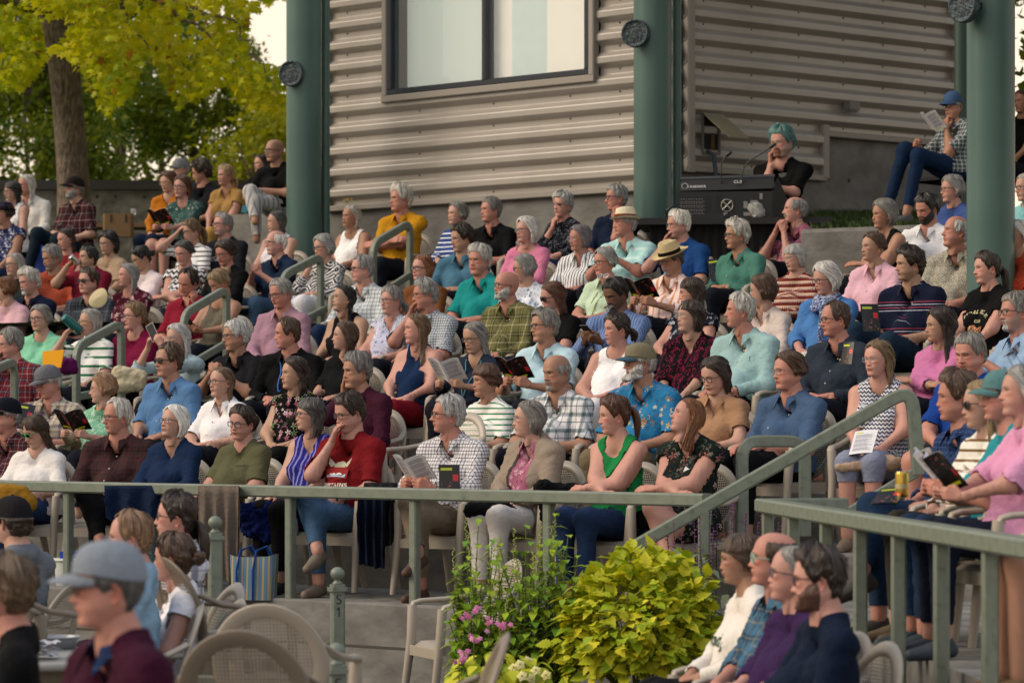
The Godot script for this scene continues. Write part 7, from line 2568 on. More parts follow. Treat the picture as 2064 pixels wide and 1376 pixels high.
func build_chairs() -> void:
	var c0 := make_chair(false)
	c0.scale=Vector3.ONE*PS
	var used := false
	for s in seats:
		var p: Vector3=s.node.position
		var turn: float=s.rot+deg_to_rad(6.0)
		var at: Vector3=p+Basis(Vector3.UP,s.rot)*Vector3(0,0,0.03)*PS+Vector3(0,(s.hip - 0.482)*PS,0)
		if s.has("nochair"): continue
		var label := "beige chair under the "+short_label(s.T,12)
		if not used:
			used=true
			c0.position=at; c0.rotation.y=turn; c0.set_meta("label",label)
		else:
			dup(c0,"plastic_chair",label,at,turn)
	# empty ones
	for q in [[872,850,17.4,CAMY - 0.95+0.275,-0.80,"empty beige chair in the second row behind the man with the booklet"],[930,1215,15.2,0.12,-1.2,"empty pale chair with one arm towards the low wall, beside the flowers"]]:
		var p := pt(q[0],q[1],q[2])
		dup(c0,"plastic_chair",q[5],Vector3(p.x,q[3] if q[2] > 16.0 else p.y - 0.62*PS,p.z),q[4])
	var pale := [[572,1330,10.8,2.98,"pale empty chair seen from behind, left of the post marked S1"]]
	for q in pale:
		var p := pt(q[0],q[1],q[2])
		dup(c0,"plastic_chair",q[4],Vector3(p.x,p.y - 0.62*PS,p.z),q[3])
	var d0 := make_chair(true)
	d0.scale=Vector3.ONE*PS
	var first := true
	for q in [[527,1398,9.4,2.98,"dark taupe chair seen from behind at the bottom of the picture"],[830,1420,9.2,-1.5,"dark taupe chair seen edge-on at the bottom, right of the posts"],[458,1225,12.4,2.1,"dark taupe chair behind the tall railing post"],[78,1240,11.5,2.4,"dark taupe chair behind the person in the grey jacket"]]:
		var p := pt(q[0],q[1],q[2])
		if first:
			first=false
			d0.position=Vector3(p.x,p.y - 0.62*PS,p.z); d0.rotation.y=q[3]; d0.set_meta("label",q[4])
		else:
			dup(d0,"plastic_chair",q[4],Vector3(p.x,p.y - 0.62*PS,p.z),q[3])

# ---------- rails ----------
func bent(path: Array,r: float,n := 5) -> Array:
	# rounds the corners of a path
	var o := [path[0]]
	for k in range(1,path.size() - 1):
		var p: Vector3=path[k]
		var a: Vector3=p+(path[k - 1] - p).normalized()*r
		var b: Vector3=p+(path[k+1] - p).normalized()*r
		for q in n+1:
			var t := float(q)/n
			o.append(a.lerp(p,t).lerp(p.lerp(b,t),t))
	o.append(path[-1])
	return o

func square_tube(m: MB,path: Array,w: float,out: Vector3) -> void:
	# a flat bar (w wide in the plane of the loop, half as thick) following the path
	var rows := []
	for k in path.size():
		var d: Vector3=(path[mini(k+1,path.size() - 1)] - path[maxi(k - 1,0)]).normalized()
		var s := d.cross(out).normalized()*w*0.5
		var t := out*w*0.36
		var c := 0.72
		rows.append([path[k]+s*c+t,path[k]+s+t*c,path[k]+s - t*c,path[k]+s*c - t,path[k] - s*c - t,path[k] - s - t*c,path[k] - s+t*c,path[k] - s*c+t])
	var f := m.v.size(); var ft := m.i.size()
	var nrm := []
	for k in rows.size() - 1:
		for q in 8:
			var q2 := (q+1) % 8
			m.flat([rows[k][q],rows[k][q2],rows[k+1][q2],rows[k+1][q]],(path[k]+path[k+1])*0.5)
	m.flat(rows[0],path[1]); m.flat(rows[-1],path[-2])

func build_rails() -> void:
	var x := in_rows()
	var u := x.basis.x; var up := -x.basis.z
	# hand rails on the aisle steps: [row, lower left top, bend, right foot, lower bar end]
	for q in [
		[2.1,Vector2(-30,752),Vector2(28,728),Vector2(37,830),Vector2(-20,850),"aisle handrail at the left edge, lowest of five"],
		[3.1,Vector2(153,700),Vector2(244,650),Vector2(248,782),Vector2(153,800),"aisle handrail second from the lowest, before the woman in magenta"],
		[4.1,Vector2(369,634),Vector2(456,582),Vector2(459,690),Vector2(398,726),"aisle handrail third from the lowest, before the man in red"],
		[5.1,Vector2(569,556),Vector2(646,516),Vector2(656,622),Vector2(612,645),"aisle handrail fourth from the lowest, before the curly-haired woman in geometric print"],
		[6.1,Vector2(752,492),Vector2(826,448),Vector2(829,552),Vector2(786,580),"uppermost aisle handrail, before the man in the yellow-orange polo"]]:
		var d0 := row_depth(q[0] - 0.35,q[1].x); var d1 := row_depth(q[0]+0.15,q[2].x)
		var a := pt(q[1].x,q[1].y,d0); var b := pt(q[2].x,q[2].y,d1); var c := pt(q[3].x,q[3].y,d1); var e := pt(q[4].x,q[4].y,d0+0.1)
		var o := thing("handrail",q[5],"handrail",Vector3(b.x,c.y,b.z),0.0,"handrails on the aisle steps")
		var base := Vector3(b.x,c.y,b.z)
		var out := (b - a).cross(Vector3.UP).normalized()
		var m := MB.new()
		square_tube(m,bent([Vector3(a.x,e.y - 0.22,a.z) - base,a - base,b - base,Vector3(b.x,c.y - 0.12,b.z) - base],0.10),0.058,out)
		put("rail",m.mesh(),M.rail,o)
		m=MB.new()
		square_tube(m,[c - base+Vector3(0,0,0.004),e - base],0.05,out)
		put("lower_bar",m.mesh(),M.rail,o)
	# the long rail before the front row
	var fr := thing("railing","long sage green railing across the picture before the front row","railing")
	var s0 := row_s(1.0) - 0.50
	var ry := CAMY - 0.392
	var m := MB.new()
	var line := func(px: float) -> Vector3:
		# where the ray of a picture column meets the line of the rail
		var k := (px - MIDX)/FOCAL
		var d := s0*1.306/(1.0+0.84*k)
		return Vector3(k*d,0,-d)
	bar(m,line.call(-60.0)+Vector3(0,ry,0),line.call(1426.0)+Vector3(0,ry,0),0.085,0.062)
	put("top_rail",m.mesh(),M.rail,fr)
	for px in [137,585,836,1106,1420]:
		m=MB.new()
		var p: Vector3=line.call(px)
		bar(m,p+Vector3(0,CAMY - 0.96,0),p+Vector3(0,ry - 0.032,0),0.048,0.048,u)
		put("post",m.mesh(),M.rail,fr)
	# the stair rail on the right
	var st := thing("stair_rail","sloping sage green stair handrail with a rounded top, right of the ginger-haired woman","handrail")
	m=MB.new()
	var q0 := pt(1262,1112,15.0); var q1 := pt(1838,782,15.0); var q2 := pt(1853,955,15.0)
	var out := Vector3(0,0,1)
	square_tube(m,bent([q0,q1,q2],0.10),0.062,(q1 - q0).cross(Vector3.UP).normalized())
	put("rail",m.mesh(),M.rail,st)
	m=MB.new()
	square_tube(m,[q2+Vector3(-0.01,0.01,-0.004),pt(1700,1040,15.0)],0.05,(q1 - q0).cross(Vector3.UP).normalized())
	put("lower_bar",m.mesh(),M.rail,st)
	m=MB.new()
	bar(m,pt(1420,1020,15.0),pt(1420,1090,15.0)+Vector3(0,-0.5,0),0.045,0.045,Vector3.BACK)
	put("post",m.mesh(),M.rail,st)
	var st2 := thing("stair_rail","second stair handrail, an upright loop behind the sloping one","handrail")
	m=MB.new()
	square_tube(m,bent([pt(1497,1075,15.9),pt(1496,889,15.9),pt(1623,889,16.0),pt(1623,1080,16.0)],0.09),0.060,Vector3(0,0,1))
	put("rail",m.mesh(),M.rail,st2)
	# the railing of the right-hand block, running towards the camera
	var rr := thing("railing","thick sage green railing running towards the camera at the right","railing")
	m=MB.new()
	var a := pt(1540,1018,14.5); var b := Vector3(1.62,a.y+0.0,-9.2)
	bar(m,a,b,0.085,0.062)
	bar(m,a+Vector3(0.0,0.0,-0.043),pt(1700,1016,14.9),0.07,0.058)
	put("top_rail",m.mesh(),M.rail,rr)
	for k in 8:
		var p := a.lerp(b,[0.02,0.14,0.28,0.41,0.54,0.67,0.80,0.93][k])
		m=MB.new()
		bar(m,Vector3(p.x,0.2,p.z),p - Vector3(0,0.031,0),0.052,0.052,Vector3.BACK)
		put("post",m.mesh(),M.rail,rr)
	m=MB.new()
	m.box(Vector3(0.02,0.0,0),Vector3(4.0,0.60,7.2))
	var xf := Transform3D(Basis(Vector3(1,0,0),Vector3.UP,Vector3(0,0,1)),Vector3(a.x+0.1,0,a.z - 0.3))
	var sl := MB.new()
	sl.flat([Vector3(1.20,0.81,-15.2),Vector3(6,0.81,-15.2),Vector3(6,0.81,-8.6),Vector3(1.72,0.81,-8.6)],Vector3(3,-1,-12))
	sl.flat([Vector3(1.20,0.81,-15.2),Vector3(1.20,0,-15.2),Vector3(1.72,0,-8.6),Vector3(1.72,0.81,-8.6)],Vector3(3,0.3,-12))
	struct("side_terrace",sl.mesh(),M.concrete)
	# posts with ball finials on the floor below
	for q in [[433,1040,14.4,"tall sage green railing post with a ball finial beside the ponytailed woman",""],[680,1143,14.2,"sage green post with a ball finial marked S1","S1"],[678,1296,11.2,"nearest sage green post with a ball finial, marked S at the bottom edge","S2"]]:
		var top := pt(q[0],q[1],q[2])
		var o := thing("finial_post",q[3],"post",Vector3(top.x,0,top.z),0.25,"railing posts with ball finials")
		m=MB.new()
		var h := top.y - 0.105
		bar(m,Vector3(0,0,0),Vector3(0,h,0),0.060,0.060,Vector3.BACK)
		put("shaft",m.mesh(),M.rail,o)
		m=MB.new()
		bar(m,Vector3(0,h,0),Vector3(0,h+0.016,0),0.080,0.080,Vector3.BACK)
		bar(m,Vector3(0,h+0.016,0),Vector3(0,h+0.030,0),0.062,0.062,Vector3.BACK)
		put("collar",m.mesh(),M.rail,o)
		m=MB.new()
		var rows := []
		for r in [[0.020,0.030],[0.024,0.036],[0.014,0.044],[0.013,0.050],[0.020,0.054],[0.029,0.064],[0.0325,0.077],[0.029,0.090],[0.020,0.100],[0.008,0.1055],[0.0,0.106]]:
			var ring := []
			for k in 20:
				ring.append(Vector3(cos(TAU*k/20.0)*r[0],h+r[1],sin(TAU*k/20.0)*r[0]))
			rows.append(ring)
		m.grid(rows,true,Vector3(0,h+0.06,0))
		put("finial",m.mesh(),M.rail,o)
		if q[4]:
			var n := 0
			for ch in q[4]:
				var t := TextMesh.new()
				var sf := SystemFont.new(); sf.font_names=PackedStringArray(["Droid Sans"])
				t.font=sf; t.text=ch; t.font_size=32; t.pixel_size=0.0017; t.depth=0.002
				var e := put("lettering",t,M.black,o)
				e.position=Vector3(0,h - 0.036 - 0.056*n,0.0312)
				n += 1
	# rails between the posts
	var rl := thing("railing","low sage green rail along the bottom edge between the posts","railing")
	m=MB.new()
	bar(m,pt(350,1292,14.4),pt(452,1288,14.4),0.05,0.045)
	put("rail",m.mesh(),M.rail,rl)
	m=MB.new()
	bar(m,pt(360,1374,11.2),pt(664,1374,11.2),0.05,0.045)
	put("rail",m.mesh(),M.rail,rl)
# ---------- leaves, trees, flowers ----------
# a leaf along +z lying in the xz plane, folded at the midrib and drooping; outline(t) gives the half width
func leaf_mesh(length: float,width: float,teeth: int,droop: float,fold: float,tone := 0.12) -> ArrayMesh:
	var m := MB.new()
	m.colored=true
	var n := maxi(teeth,5)
	for k in n+1:
		var t := float(k)/n
		var w := width*0.5*sin(PI*pow(t,0.72))*(1.0 - 0.15*t)
		if k == n: w=0.0
		var z := length*t
		var y := -droop*length*t*t
		var saw := 1.0+(0.26 if teeth > 6 and k % 2 == 0 else -0.08)
		m.vert(Vector3(-w*saw,y+fold*w,z - (0.3*length/n if k % 2 == 0 else 0.0)),Vector3.UP,Color(1,1,1).darkened(tone*0.4))
		m.vert(Vector3(0,y,z),Vector3.UP,Color(1,1,1).darkened(tone))
		m.vert(Vector3(w*saw,y+fold*w,z - (0.3*length/n if k % 2 == 0 else 0.0)),Vector3.UP,Color(1,1,1).darkened(tone*0.4))
	for k in n:
		var f := k*3
		m.quad(f,f+1,f+4,f+3)
		m.quad(f+1,f+2,f+5,f+4)
	m.face_out(Vector3(0,-5,0))
	m.smooth()
	return m.mesh()

func lobed_leaf(size: float) -> ArrayMesh:
	var m := MB.new()
	m.vert(Vector3(0,0.004,size*0.42),Vector3.UP)
	var pts := [[0.0,0.02],[0.22,0.10],[0.50,0.10],[0.30,0.34],[0.56,0.56],[0.24,0.60],[0.12,0.72],[0.0,1.0],[-0.12,0.72],[-0.24,0.60],[-0.56,0.56],[-0.30,0.34],[-0.50,0.10],[-0.22,0.10]]
	for p in pts:
		m.vert(Vector3(p[0]*size,-0.22*size*(absf(p[0])+p[1]*p[1]*0.4),p[1]*size),Vector3.UP)
	for k in pts.size():
		m.tri(0,1+k,1+(k+1) % pts.size())
	m.face_out(Vector3(0,-5,size*0.4))
	m.smooth()
	return m.mesh()

func clump_mesh(leaf: float,n: int,spread: float,seed_: int) -> ArrayMesh:
	var m := MB.new()
	m.colored=true
	var rng := RandomNumberGenerator.new(); rng.seed=seed_
	for k in n:
		var d := Vector3(rng.randf_range(-1,1),rng.randf_range(-0.7,1),rng.randf_range(-1,1))
		var c := d*spread
		var z := Vector3(rng.randf_range(-1,1),rng.randf_range(-1.2,0.4),rng.randf_range(-1,1)).normalized()
		var x := z.cross(Vector3(rng.randf_range(-1,1),1,rng.randf_range(-1,1))).normalized()
		var f := m.v.size()
		var nn := z.cross(x).normalized()
		var l := leaf*rng.randf_range(0.7,1.3)
		var tone := rng.randf_range(0.75,1.15)
		var cc := Color(tone,tone,tone)
		m.vert(c,nn,cc); m.vert(c+z*l*0.5+x*l*0.28+nn*l*0.06,nn,cc); m.vert(c+z*l,nn,cc); m.vert(c+z*l*0.5 - x*l*0.28+nn*l*0.06,nn,cc)
		m.tri(f,f+1,f+2); m.tri(f,f+2,f+3)
	return m.mesh()

func many(called: String,parent: Node3D,mesh: Mesh,m: Material,xf: Array,cols: Array) -> MultiMeshInstance3D:
	var mm := MultiMesh.new()
	mm.transform_format=MultiMesh.TRANSFORM_3D
	mm.use_colors=true
	mm.mesh=mesh
	mm.instance_count=xf.size()
	for k in xf.size():
		mm.set_instance_transform(k,xf[k])
		mm.set_instance_color(k,cols[k])
	var o := MultiMeshInstance3D.new()
	o.multimesh=mm
	o.material_override=m
	var nm := called; var q := 0
	while parent.has_node(NodePath(nm)):
		q += 1
		nm="%s_%03d" % [called,q]
	o.name=nm
	parent.add_child(o)
	o.set_meta("kind","stuff")
	return o

func limb(m: MB,a: Vector3,b: Vector3,ra: float,rb: float,rng: RandomNumberGenerator,wob := 0.06) -> void:
	var path := []; var rad := []
	var n := 9
	for k in n+1:
		var t := float(k)/n
		var w := Vector3(rng.randf_range(-1,1),rng.randf_range(-1,1),rng.randf_range(-1,1))*wob*sin(PI*t)
		path.append(a.lerp(b,t)+w); rad.append(lerpf(ra,rb,t))
	m.tube(path,rad,10)

func build_big_tree() -> void:
	var rng := RandomNumberGenerator.new(); rng.seed=21
	var base := pt(152,470,34.0)
	var o := thing("tree","large maple with a thick furrowed trunk and glowing yellow-green leaves at the upper left","tree",base)
	var m := MB.new()
	var path := []; var rad := []
	for q in [[152,480,0.235],[150,440,0.185],[147,380,0.172],[143,300,0.166],[137,220,0.162],[128,130,0.160],[120,70,0.166],[112,20,0.185],[104,-40,0.16],[96,-140,0.13],[90,-300,0.09]]:
		path.append(pt(q[0],q[1],34.0) - base); rad.append(q[2])
	var rows := []
	for k in path.size():
		var ring := []
		for s in 22:
			var a := TAU*s/22.0
			var r: float=rad[k]*(1.0+0.07*hair_noise.get_noise_2d(a*3.0,k*1.4)+0.03*sin(a*9.0+k))
			ring.append(path[k]+Vector3(cos(a)*r,0,sin(a)*r))
		rows.append(ring)
	m.grid(rows,true,Vector3(0,2,0))
	put("trunk",m.mesh(),M.bark,o)
	# limbs and twigs
	for q in [[[122,60,34.0],[215,-22,33.4],0.085,0.05],[[215,-22,33.4],[470,40,32.0],0.05,0.012],[[116,30,34.0],[-40,-10,33.0],0.07,0.03],[[-40,-10,33.0],[10,150,32.5],0.025,0.006],[[215,-22,33.4],[300,100,33.0],0.026,0.006],[[250,-20,33.4],[250,130,33.2],0.022,0.006],[[330,0,33.0],[450,110,32.4],0.024,0.006],[[300,-60,34.0],[560,0,33.0],0.035,0.008],[[470,40,32.0],[560,190,31.6],0.012,0.004],[[104,-40,34.0],[300,-60,34.0],0.08,0.035]]:
		m=MB.new()
		limb(m,pt(q[0][0],q[0][1],q[0][2]) - base,pt(q[1][0],q[1][1],q[1][2]) - base,q[2],q[3],rng)
		put("limb",m.mesh(),M.bark,o)
	var lf := lobed_leaf(0.088)
	var lm := leaf_mat(Color.WHITE,0.95,0.5)
	var xf := []; var cols := []
	var low := [[-80,150],[0,172],[45,178],[72,140],[95,110],[130,105],[165,150],[195,205],[222,236],[240,205],[262,180],[285,120],[305,100],[328,150],[360,215],[390,200],[420,180],[450,160],[490,205],[525,210],[560,222],[600,190],[680,120]]
	var tries := 0
	while xf.size() < 10500 and tries < 120000:
		tries += 1
		var px := rng.randf_range(-90,640)
		var lowest := 0.0
		for k in range(1,low.size()):
			if px <= low[k][0]:
				lowest=lerpf(low[k - 1][1],low[k][1],(px - low[k - 1][0])/(low[k][0] - low[k - 1][0])); break
		var py := rng.randf_range(-170,lowest)
		var dz := rng.randf_range(31.5,36.5)
		# an open patch of sky at the right
		if px > 500 and py < 132 - absf(px - 560)*0.25 and py > 24 - (px - 500)*0.45: continue
		var p := pt(px,py,dz)
		var dens := hair_noise.get_noise_3d(p.x*1.1,p.y*1.3,p.z*0.45)+0.5*hair_noise.get_noise_3d(p.x*3.0,p.y*3.4,p.z*1.2)
		if dens < -0.05: continue
		var b := Basis(Vector3.UP,rng.randf()*TAU)*Basis(Vector3.RIGHT,rng.randf_range(0.2,1.35))*Basis(Vector3.BACK,rng.randf_range(-0.5,0.5))
		xf.append(Transform3D(b.scaled(Vector3.ONE*rng.randf_range(0.75,1.35)),p - base))
		var t := rng.randf()
		var warm := clampf(0.5+0.9*hair_noise.get_noise_3d(p.x*0.8,p.y*0.8,4.0),0.0,1.0)
		cols.append(Color(0.20,0.34,0.012).lerp(Color(0.85,0.74,0.02),t*0.5+0.5*warm) if rng.randf() > 0.03 else Color(0.40,0.20,0.02))
	many("crown",o,lf,lm,xf,cols)

func build_trees() -> void:
	var rng := RandomNumberGenerator.new(); rng.seed=90
	var cl := [clump_mesh(0.11,13,0.20,1),clump_mesh(0.10,12,0.22,2)]
	var lm := leaf_mat(Color.WHITE,0.9,0.6)
	var n := 0
	# [x px, depth, height, crown radius, colour mix, label]
	for q in [[-30,46,7.5,1.3,0.2,"dark green tree at the far left edge behind the low wall"],[95,44,5.6,1.1,0.3,"slender multi-stemmed tree with bare twigs left of the big trunk"],[225,50,7.5,1.35,0.15,"dark leafy tree right of the big trunk, light showing through it"],[305,52,7.6,1.45,0.25,"tall dark tree above the heads of the people on the lawn"],[412,47,4.6,1.15,0.35,"mid-green bushy tree behind the young man with curly hair"],[520,43,3.0,0.85,0.85,"sunlit yellowish shrub-like tree beside the left-hand green column"],[565,56,4.4,1.2,0.45,"pale green tree partly hidden by the left-hand green column"],[70,58,9.5,1.6,0.1,"far dark tree behind the big trunk"],[-190,46,10.0,3.2,0.2,"tall tree outside the left edge beside the lawn"],[-420,40,9.0,3.0,0.3,"broad tree far to the left of the terraces"],[2330,30,9.5,2.7,0.4,"tall maple beyond the right-hand green column, its leaves at the picture's corner"],[2900,24,10.0,3.2,0.3,"large tree to the right of the terraces"],[3300,17,10.0,3.2,0.3,"spreading tree on the bank to the right, nearer the camera"],[-5600,24,9.0,3.0,0.3,"tall tree well to the left, level with the building"],[-4200,31,9.5,3.2,0.35,"leafy tree well to the left, behind the level of the terraces"]]:
		var d: float=q[1]
		var x: float=(q[0] - MIDX)*d/FOCAL
		var gy := CAMY+1.15
		var o := thing("tree",q[5],"tree",Vector3(x,gy,-d),0.0,"trees beyond the low wall")
		var m := MB.new()
		var H: float=q[2]; var R: float=q[3]
		var stems := 4 if n == 1 else 2
		for k in stems:
			var tip := Vector3(rng.randf_range(-0.35,0.35)*R,H*rng.randf_range(0.7,0.9),rng.randf_range(-0.3,0.3)*R)
			limb(m,Vector3(rng.randf_range(-0.1,0.1),-0.1,0),tip,0.085 if n != 1 else 0.05,0.02,rng,0.10)
			for b in 6:
				var t := rng.randf_range(0.25,0.9)
				var s := tip*t
				limb(m,s,s+Vector3(rng.randf_range(-0.7,0.7)*R,rng.randf_range(0.1,0.9),rng.randf_range(-0.6,0.6)*R),0.028,0.006,rng,0.06)
		put("trunk",m.mesh(),M.bark,o)
		var xf := []; var cols := []
		var want := int(760*R)
		var tries := 0
		while xf.size() < want and tries < want*14:
			tries += 1
			var v := Vector3(rng.randf_range(-1,1),rng.randf_range(-1,1),rng.randf_range(-1,1))
			if v.length() > 1.0: continue
			var p := Vector3(v.x*R,H*0.54+v.y*H*0.50,v.z*R*0.8)
			if p.y < 0.1: continue
			var wp := p+Vector3(x,0,-d)
			var dens := hair_noise.get_noise_3d(wp.x*0.75,wp.y*0.85,wp.z*0.5)+0.6*hair_noise.get_noise_3d(wp.x*2.1,wp.y*2.3,wp.z)
			if dens < (0.14 if p.y > 1.0 else -0.05) : continue
			xf.append(Transform3D(Basis(Vector3.UP,rng.randf()*TAU).scaled(Vector3.ONE*rng.randf_range(0.7,1.3)),p))
			var t := clampf(q[4]+rng.randf_range(-0.2,0.25),0.0,1.0)
			cols.append(Color(0.06,0.15,0.018).lerp(Color(0.48,0.46,0.02),t))
		many("crown",o,cl[n % 2],lm,xf,cols)
		n += 1

# a leafy plant: the leaves that show largest are parts, the rest one mass
func leafy(o: Node3D,meshes: Array,m: Callable,xf: Array,cols: Array,singles: int,called := "leaf") -> void:
	var groups := {}
	var order := range(xf.size())
	order.sort_custom(func(a,b): return xf[a].origin.z*1.0+xf[a].origin.y*0.6 > xf[b].origin.z*1.0+xf[b].origin.y*0.6)
	var rest := []; var rc := []
	for n in order.size():
		var k: int=order[n]
		if n < singles:
			var l := put(called,meshes[k % meshes.size()],m.call(int(cols[k].r*997.0+k) % 5),o)
			l.transform=xf[k]
		else:
			rest.append(xf[k]); rc.append(cols[k])
	if rest.size():
		many(called+"_mass",o,meshes[0],m.call(-1),rest,rc)

func build_plants() -> void:
	var rng := RandomNumberGenerator.new(); rng.seed=12
	# the planter bed
	var pb := MB.new()
	pb.box(Vector3(-0.28,0.0,-14.9),Vector3(1.05,0.40,-13.2))
	tag(put("planter",pb.mesh(),M.concrete),"low concrete planter holding the flowers before the stairs","planter")
	var sb := MB.new()
	sb.box(Vector3(-0.24,0.40,-14.86),Vector3(1.01,0.43,-13.24))
	struct("soil",sb.mesh(),M.soil)
	# chartreuse coleus
	var c := pt(1290,1300,14.0)
	var o := thing("coleus_bush","large chartreuse coleus bush with serrated yellow-green leaves","shrub",Vector3(c.x,0.42,c.z))
	var lm := [leaf_mesh(0.068,0.052,10,0.25,0.3),leaf_mesh(0.060,0.046,10,0.4,0.35),leaf_mesh(0.048,0.038,8,0.2,0.25)]
	var mats := []
	for k in 5:
		mats.append(leaf_mat(lin(lerpf(0.34,0.78,k/4.0),lerpf(0.46,0.72,k/4.0),0.022+0.006*k),0.75))
	var mass := leaf_mat(Color.WHITE,0.75)
	var pick := func(k): return mass if k < 0 else mats[k]
	var xf := []; var cols := []
	var cy := c.y - 0.42
	while xf.size() < 2300:
		var v := Vector3(rng.randfn(),rng.randfn(),rng.randfn()).normalized()
		if v.y < -0.45: continue
		var depth := pow(rng.randf(),0.35)
		var bump := 1.0+0.34*hair_noise.get_noise_3d(v.x*2.2+3.0,v.y*2.2,v.z*2.2)
		var p := Vector3(v.x*0.385,cy+0.02+v.y*0.40,v.z*0.36)*1.0
		p=Vector3(0,cy,0)+(p - Vector3(0,cy,0))*bump*lerpf(0.55,1.0,depth)
		var tip := (v+Vector3(rng.randf_range(-0.6,0.6),rng.randf_range(-0.6,0.5),rng.randf_range(-0.6,0.6))).normalized()
		var nrm := (v+Vector3(0,0.7,0)).normalized()
		var xx := nrm.cross(tip).normalized()
		nrm=tip.cross(xx)
		xf.append(Transform3D(Basis(xx,nrm,tip).scaled(Vector3.ONE*rng.randf_range(0.65,1.15)),p - tip*0.05))
		var t := rng.randf()
		cols.append(Color(0.30,0.42,0.018).lerp(Color(0.74,0.68,0.035),t))
	leafy(o,lm,pick,xf,cols,300)
	var st := MB.new()
	for k in 26:
		var a := rng.randf()*TAU
		limb(st,Vector3(cos(a)*0.05,0,sin(a)*0.05),Vector3(cos(a)*0.28,cy+0.25*rng.randf(),sin(a)*0.25),0.006,0.003,rng,0.02)
	put("stem",st.mesh(),plain(lin(0.12,0.14,0.03),0.7),o)
	# upright green plants: stems with pairs of leaves and pale flower spikes
	var small := [leaf_mesh(0.078,0.052,6,0.4,0.2),leaf_mesh(0.066,0.046,6,0.3,0.2)]
	var gm := []
	for k in 5:
		gm.append(leaf_mat(lin(lerpf(0.14,0.38,k/4.0),lerpf(0.30,0.50,k/4.0),0.03),0.6))
	var pick2 := func(k): return mass if k < 0 else gm[k]
	for q in [[975,1320,14.3,0.30,44,[[940,1090],[965,1045],[985,1100],[930,1140],[1005,1130],[960,1180],[915,1200]],"leafy green basil-like plant in front of the pale empty chair"],[1085,1320,14.2,0.34,46,[[1060,1060],[1090,1110],[1120,1035],[1105,1090],[1145,1080],[1165,1120],[1075,1160],[1130,1160],[1040,1150],[1100,1200],[1060,1230]],"tall green plant with pale spikes before the woman in the sherpa jacket"]]:
		var b := pt(q[0],1480,q[2])
		var po := thing("leafy_plant",q[6],"plant",Vector3(b.x,0.42,b.z))
		xf=[]; cols=[]
		var sm := MB.new()
		var sp := MB.new()
		var tips: Array=q[5].duplicate()
		for k in q[4]:
			tips.append([q[0]+rng.randf_range(-80,80),rng.randf_range(1085,1330)])
		for tp in tips:
			var e := pt(tp[0],tp[1],q[2]+rng.randf_range(-0.3,0.25)) - po.position
			var s0 := Vector3(e.x*0.35+rng.randf_range(-0.05,0.05),0.0,e.z*0.4)
			var mid := (s0+e)*0.5+Vector3(rng.randf_range(-0.03,0.03),0.03,0.02)
			var path := [s0,s0.lerp(mid,0.6),mid.lerp(e,0.3),e]
			sm.tube(path,[0.0045,0.004,0.0032,0.002],5)
			var steps := 13
			for j in range(2,steps+1):
				var t := float(j)/steps
				var p: Vector3=s0.lerp(mid,t*2.0) if t < 0.5 else mid.lerp(e,t*2.0 - 1.0)
				for side in 2:
					var a := j*1.57+side*PI+rng.randf_range(-0.3,0.3)
					var tip := Vector3(cos(a),rng.randf_range(-0.35,0.35),sin(a)).normalized()
					var xx := Vector3.UP.cross(tip).normalized()
					var f := lerpf(1.25,0.65,t)*rng.randf_range(0.8,1.15)
					xf.append(Transform3D(Basis(xx,tip.cross(xx),tip).scaled(Vector3.ONE*f),p))
					var g := rng.randf()*0.6+0.4*t
					cols.append(Color(0.12,0.26,0.025).lerp(Color(0.38,0.48,0.035),g))
			if rng.randf() < 0.4:
				for j in 14:
					var p := e+Vector3(rng.randf_range(-0.006,0.006),j*0.0075,rng.randf_range(-0.006,0.006))
					sp.tube([p,p+Vector3(rng.randf_range(-0.008,0.008),0.004,rng.randf_range(-0.008,0.008))],[0.004,0.002],4)
		put("stem",sm.mesh(),plain(lin(0.10,0.14,0.03),0.7),po)
		if sp.v.size(): put("flower_spike",sp.mesh(),plain(lin(0.34,0.38,0.10),0.8),po).set_meta("kind","stuff")
		leafy(po,small,pick2,xf,cols,220)
	# sweet potato vine spilling over at the front
	var vc := pt(1005,1345,13.5)
	var vo := thing("trailing_vine","lime green trailing vine with heart-shaped leaves at the bottom edge","plant",Vector3(vc.x,0.42,vc.z))
	xf=[]; cols=[]
	for k in 170:
		var v := Vector3(rng.randf_range(-1,1),rng.randf_range(-0.3,1),rng.randf_range(-0.6,1))
		if v.length() > 1.1: continue
		var p := Vector3(v.x*0.19,vc.y - 0.45+v.y*0.10,v.z*0.14)
		var tip := Vector3(v.x+rng.randf_range(-0.5,0.5),rng.randf_range(-0.7,0.1),v.z+0.5).normalized()
		var xx := Vector3.UP.cross(tip).normalized()
		xf.append(Transform3D(Basis(xx,tip.cross(xx),tip).scaled(Vector3.ONE*rng.randf_range(0.7,1.1)),p))
		cols.append(Color(0.22,0.30,0.03))
	leafy(vo,[leaf_mesh(0.075,0.06,6,0.45,0.15)],func(k): return mats[clampi(k,0,3)] if k >= 0 else mass,xf,cols,170)
	# flowers
	var petal := leaf_mesh(0.014,0.012,5,0.25,0.15,0.05)
	var big_petal := leaf_mesh(0.026,0.026,5,0.3,0.1,0.03)
	for q in [["geranium","cluster of pink geranium flowers","flower",[[955,1285],[935,1310],[985,1255],[960,1225],[1015,1262],[925,1330],[945,1240]],lin(0.62,0.14,0.34),petal,9,"pink geraniums"],["petunia","pale yellow petunia flowers at the bottom edge","flower",[[1035,1345],[1052,1362],[1065,1332],[1080,1350],[1048,1338],[1072,1368],[1100,1360],[1092,1376]],lin(0.66,0.60,0.22),big_petal,5,""]]:
		var n := 0
		var at := pt(q[3][0][0],q[3][0][1],13.35)
		var fo := thing(q[0]+"_plant",q[1]+(" spilling over the planter's left end" if q[0] == "geranium" else ""),q[2],at)
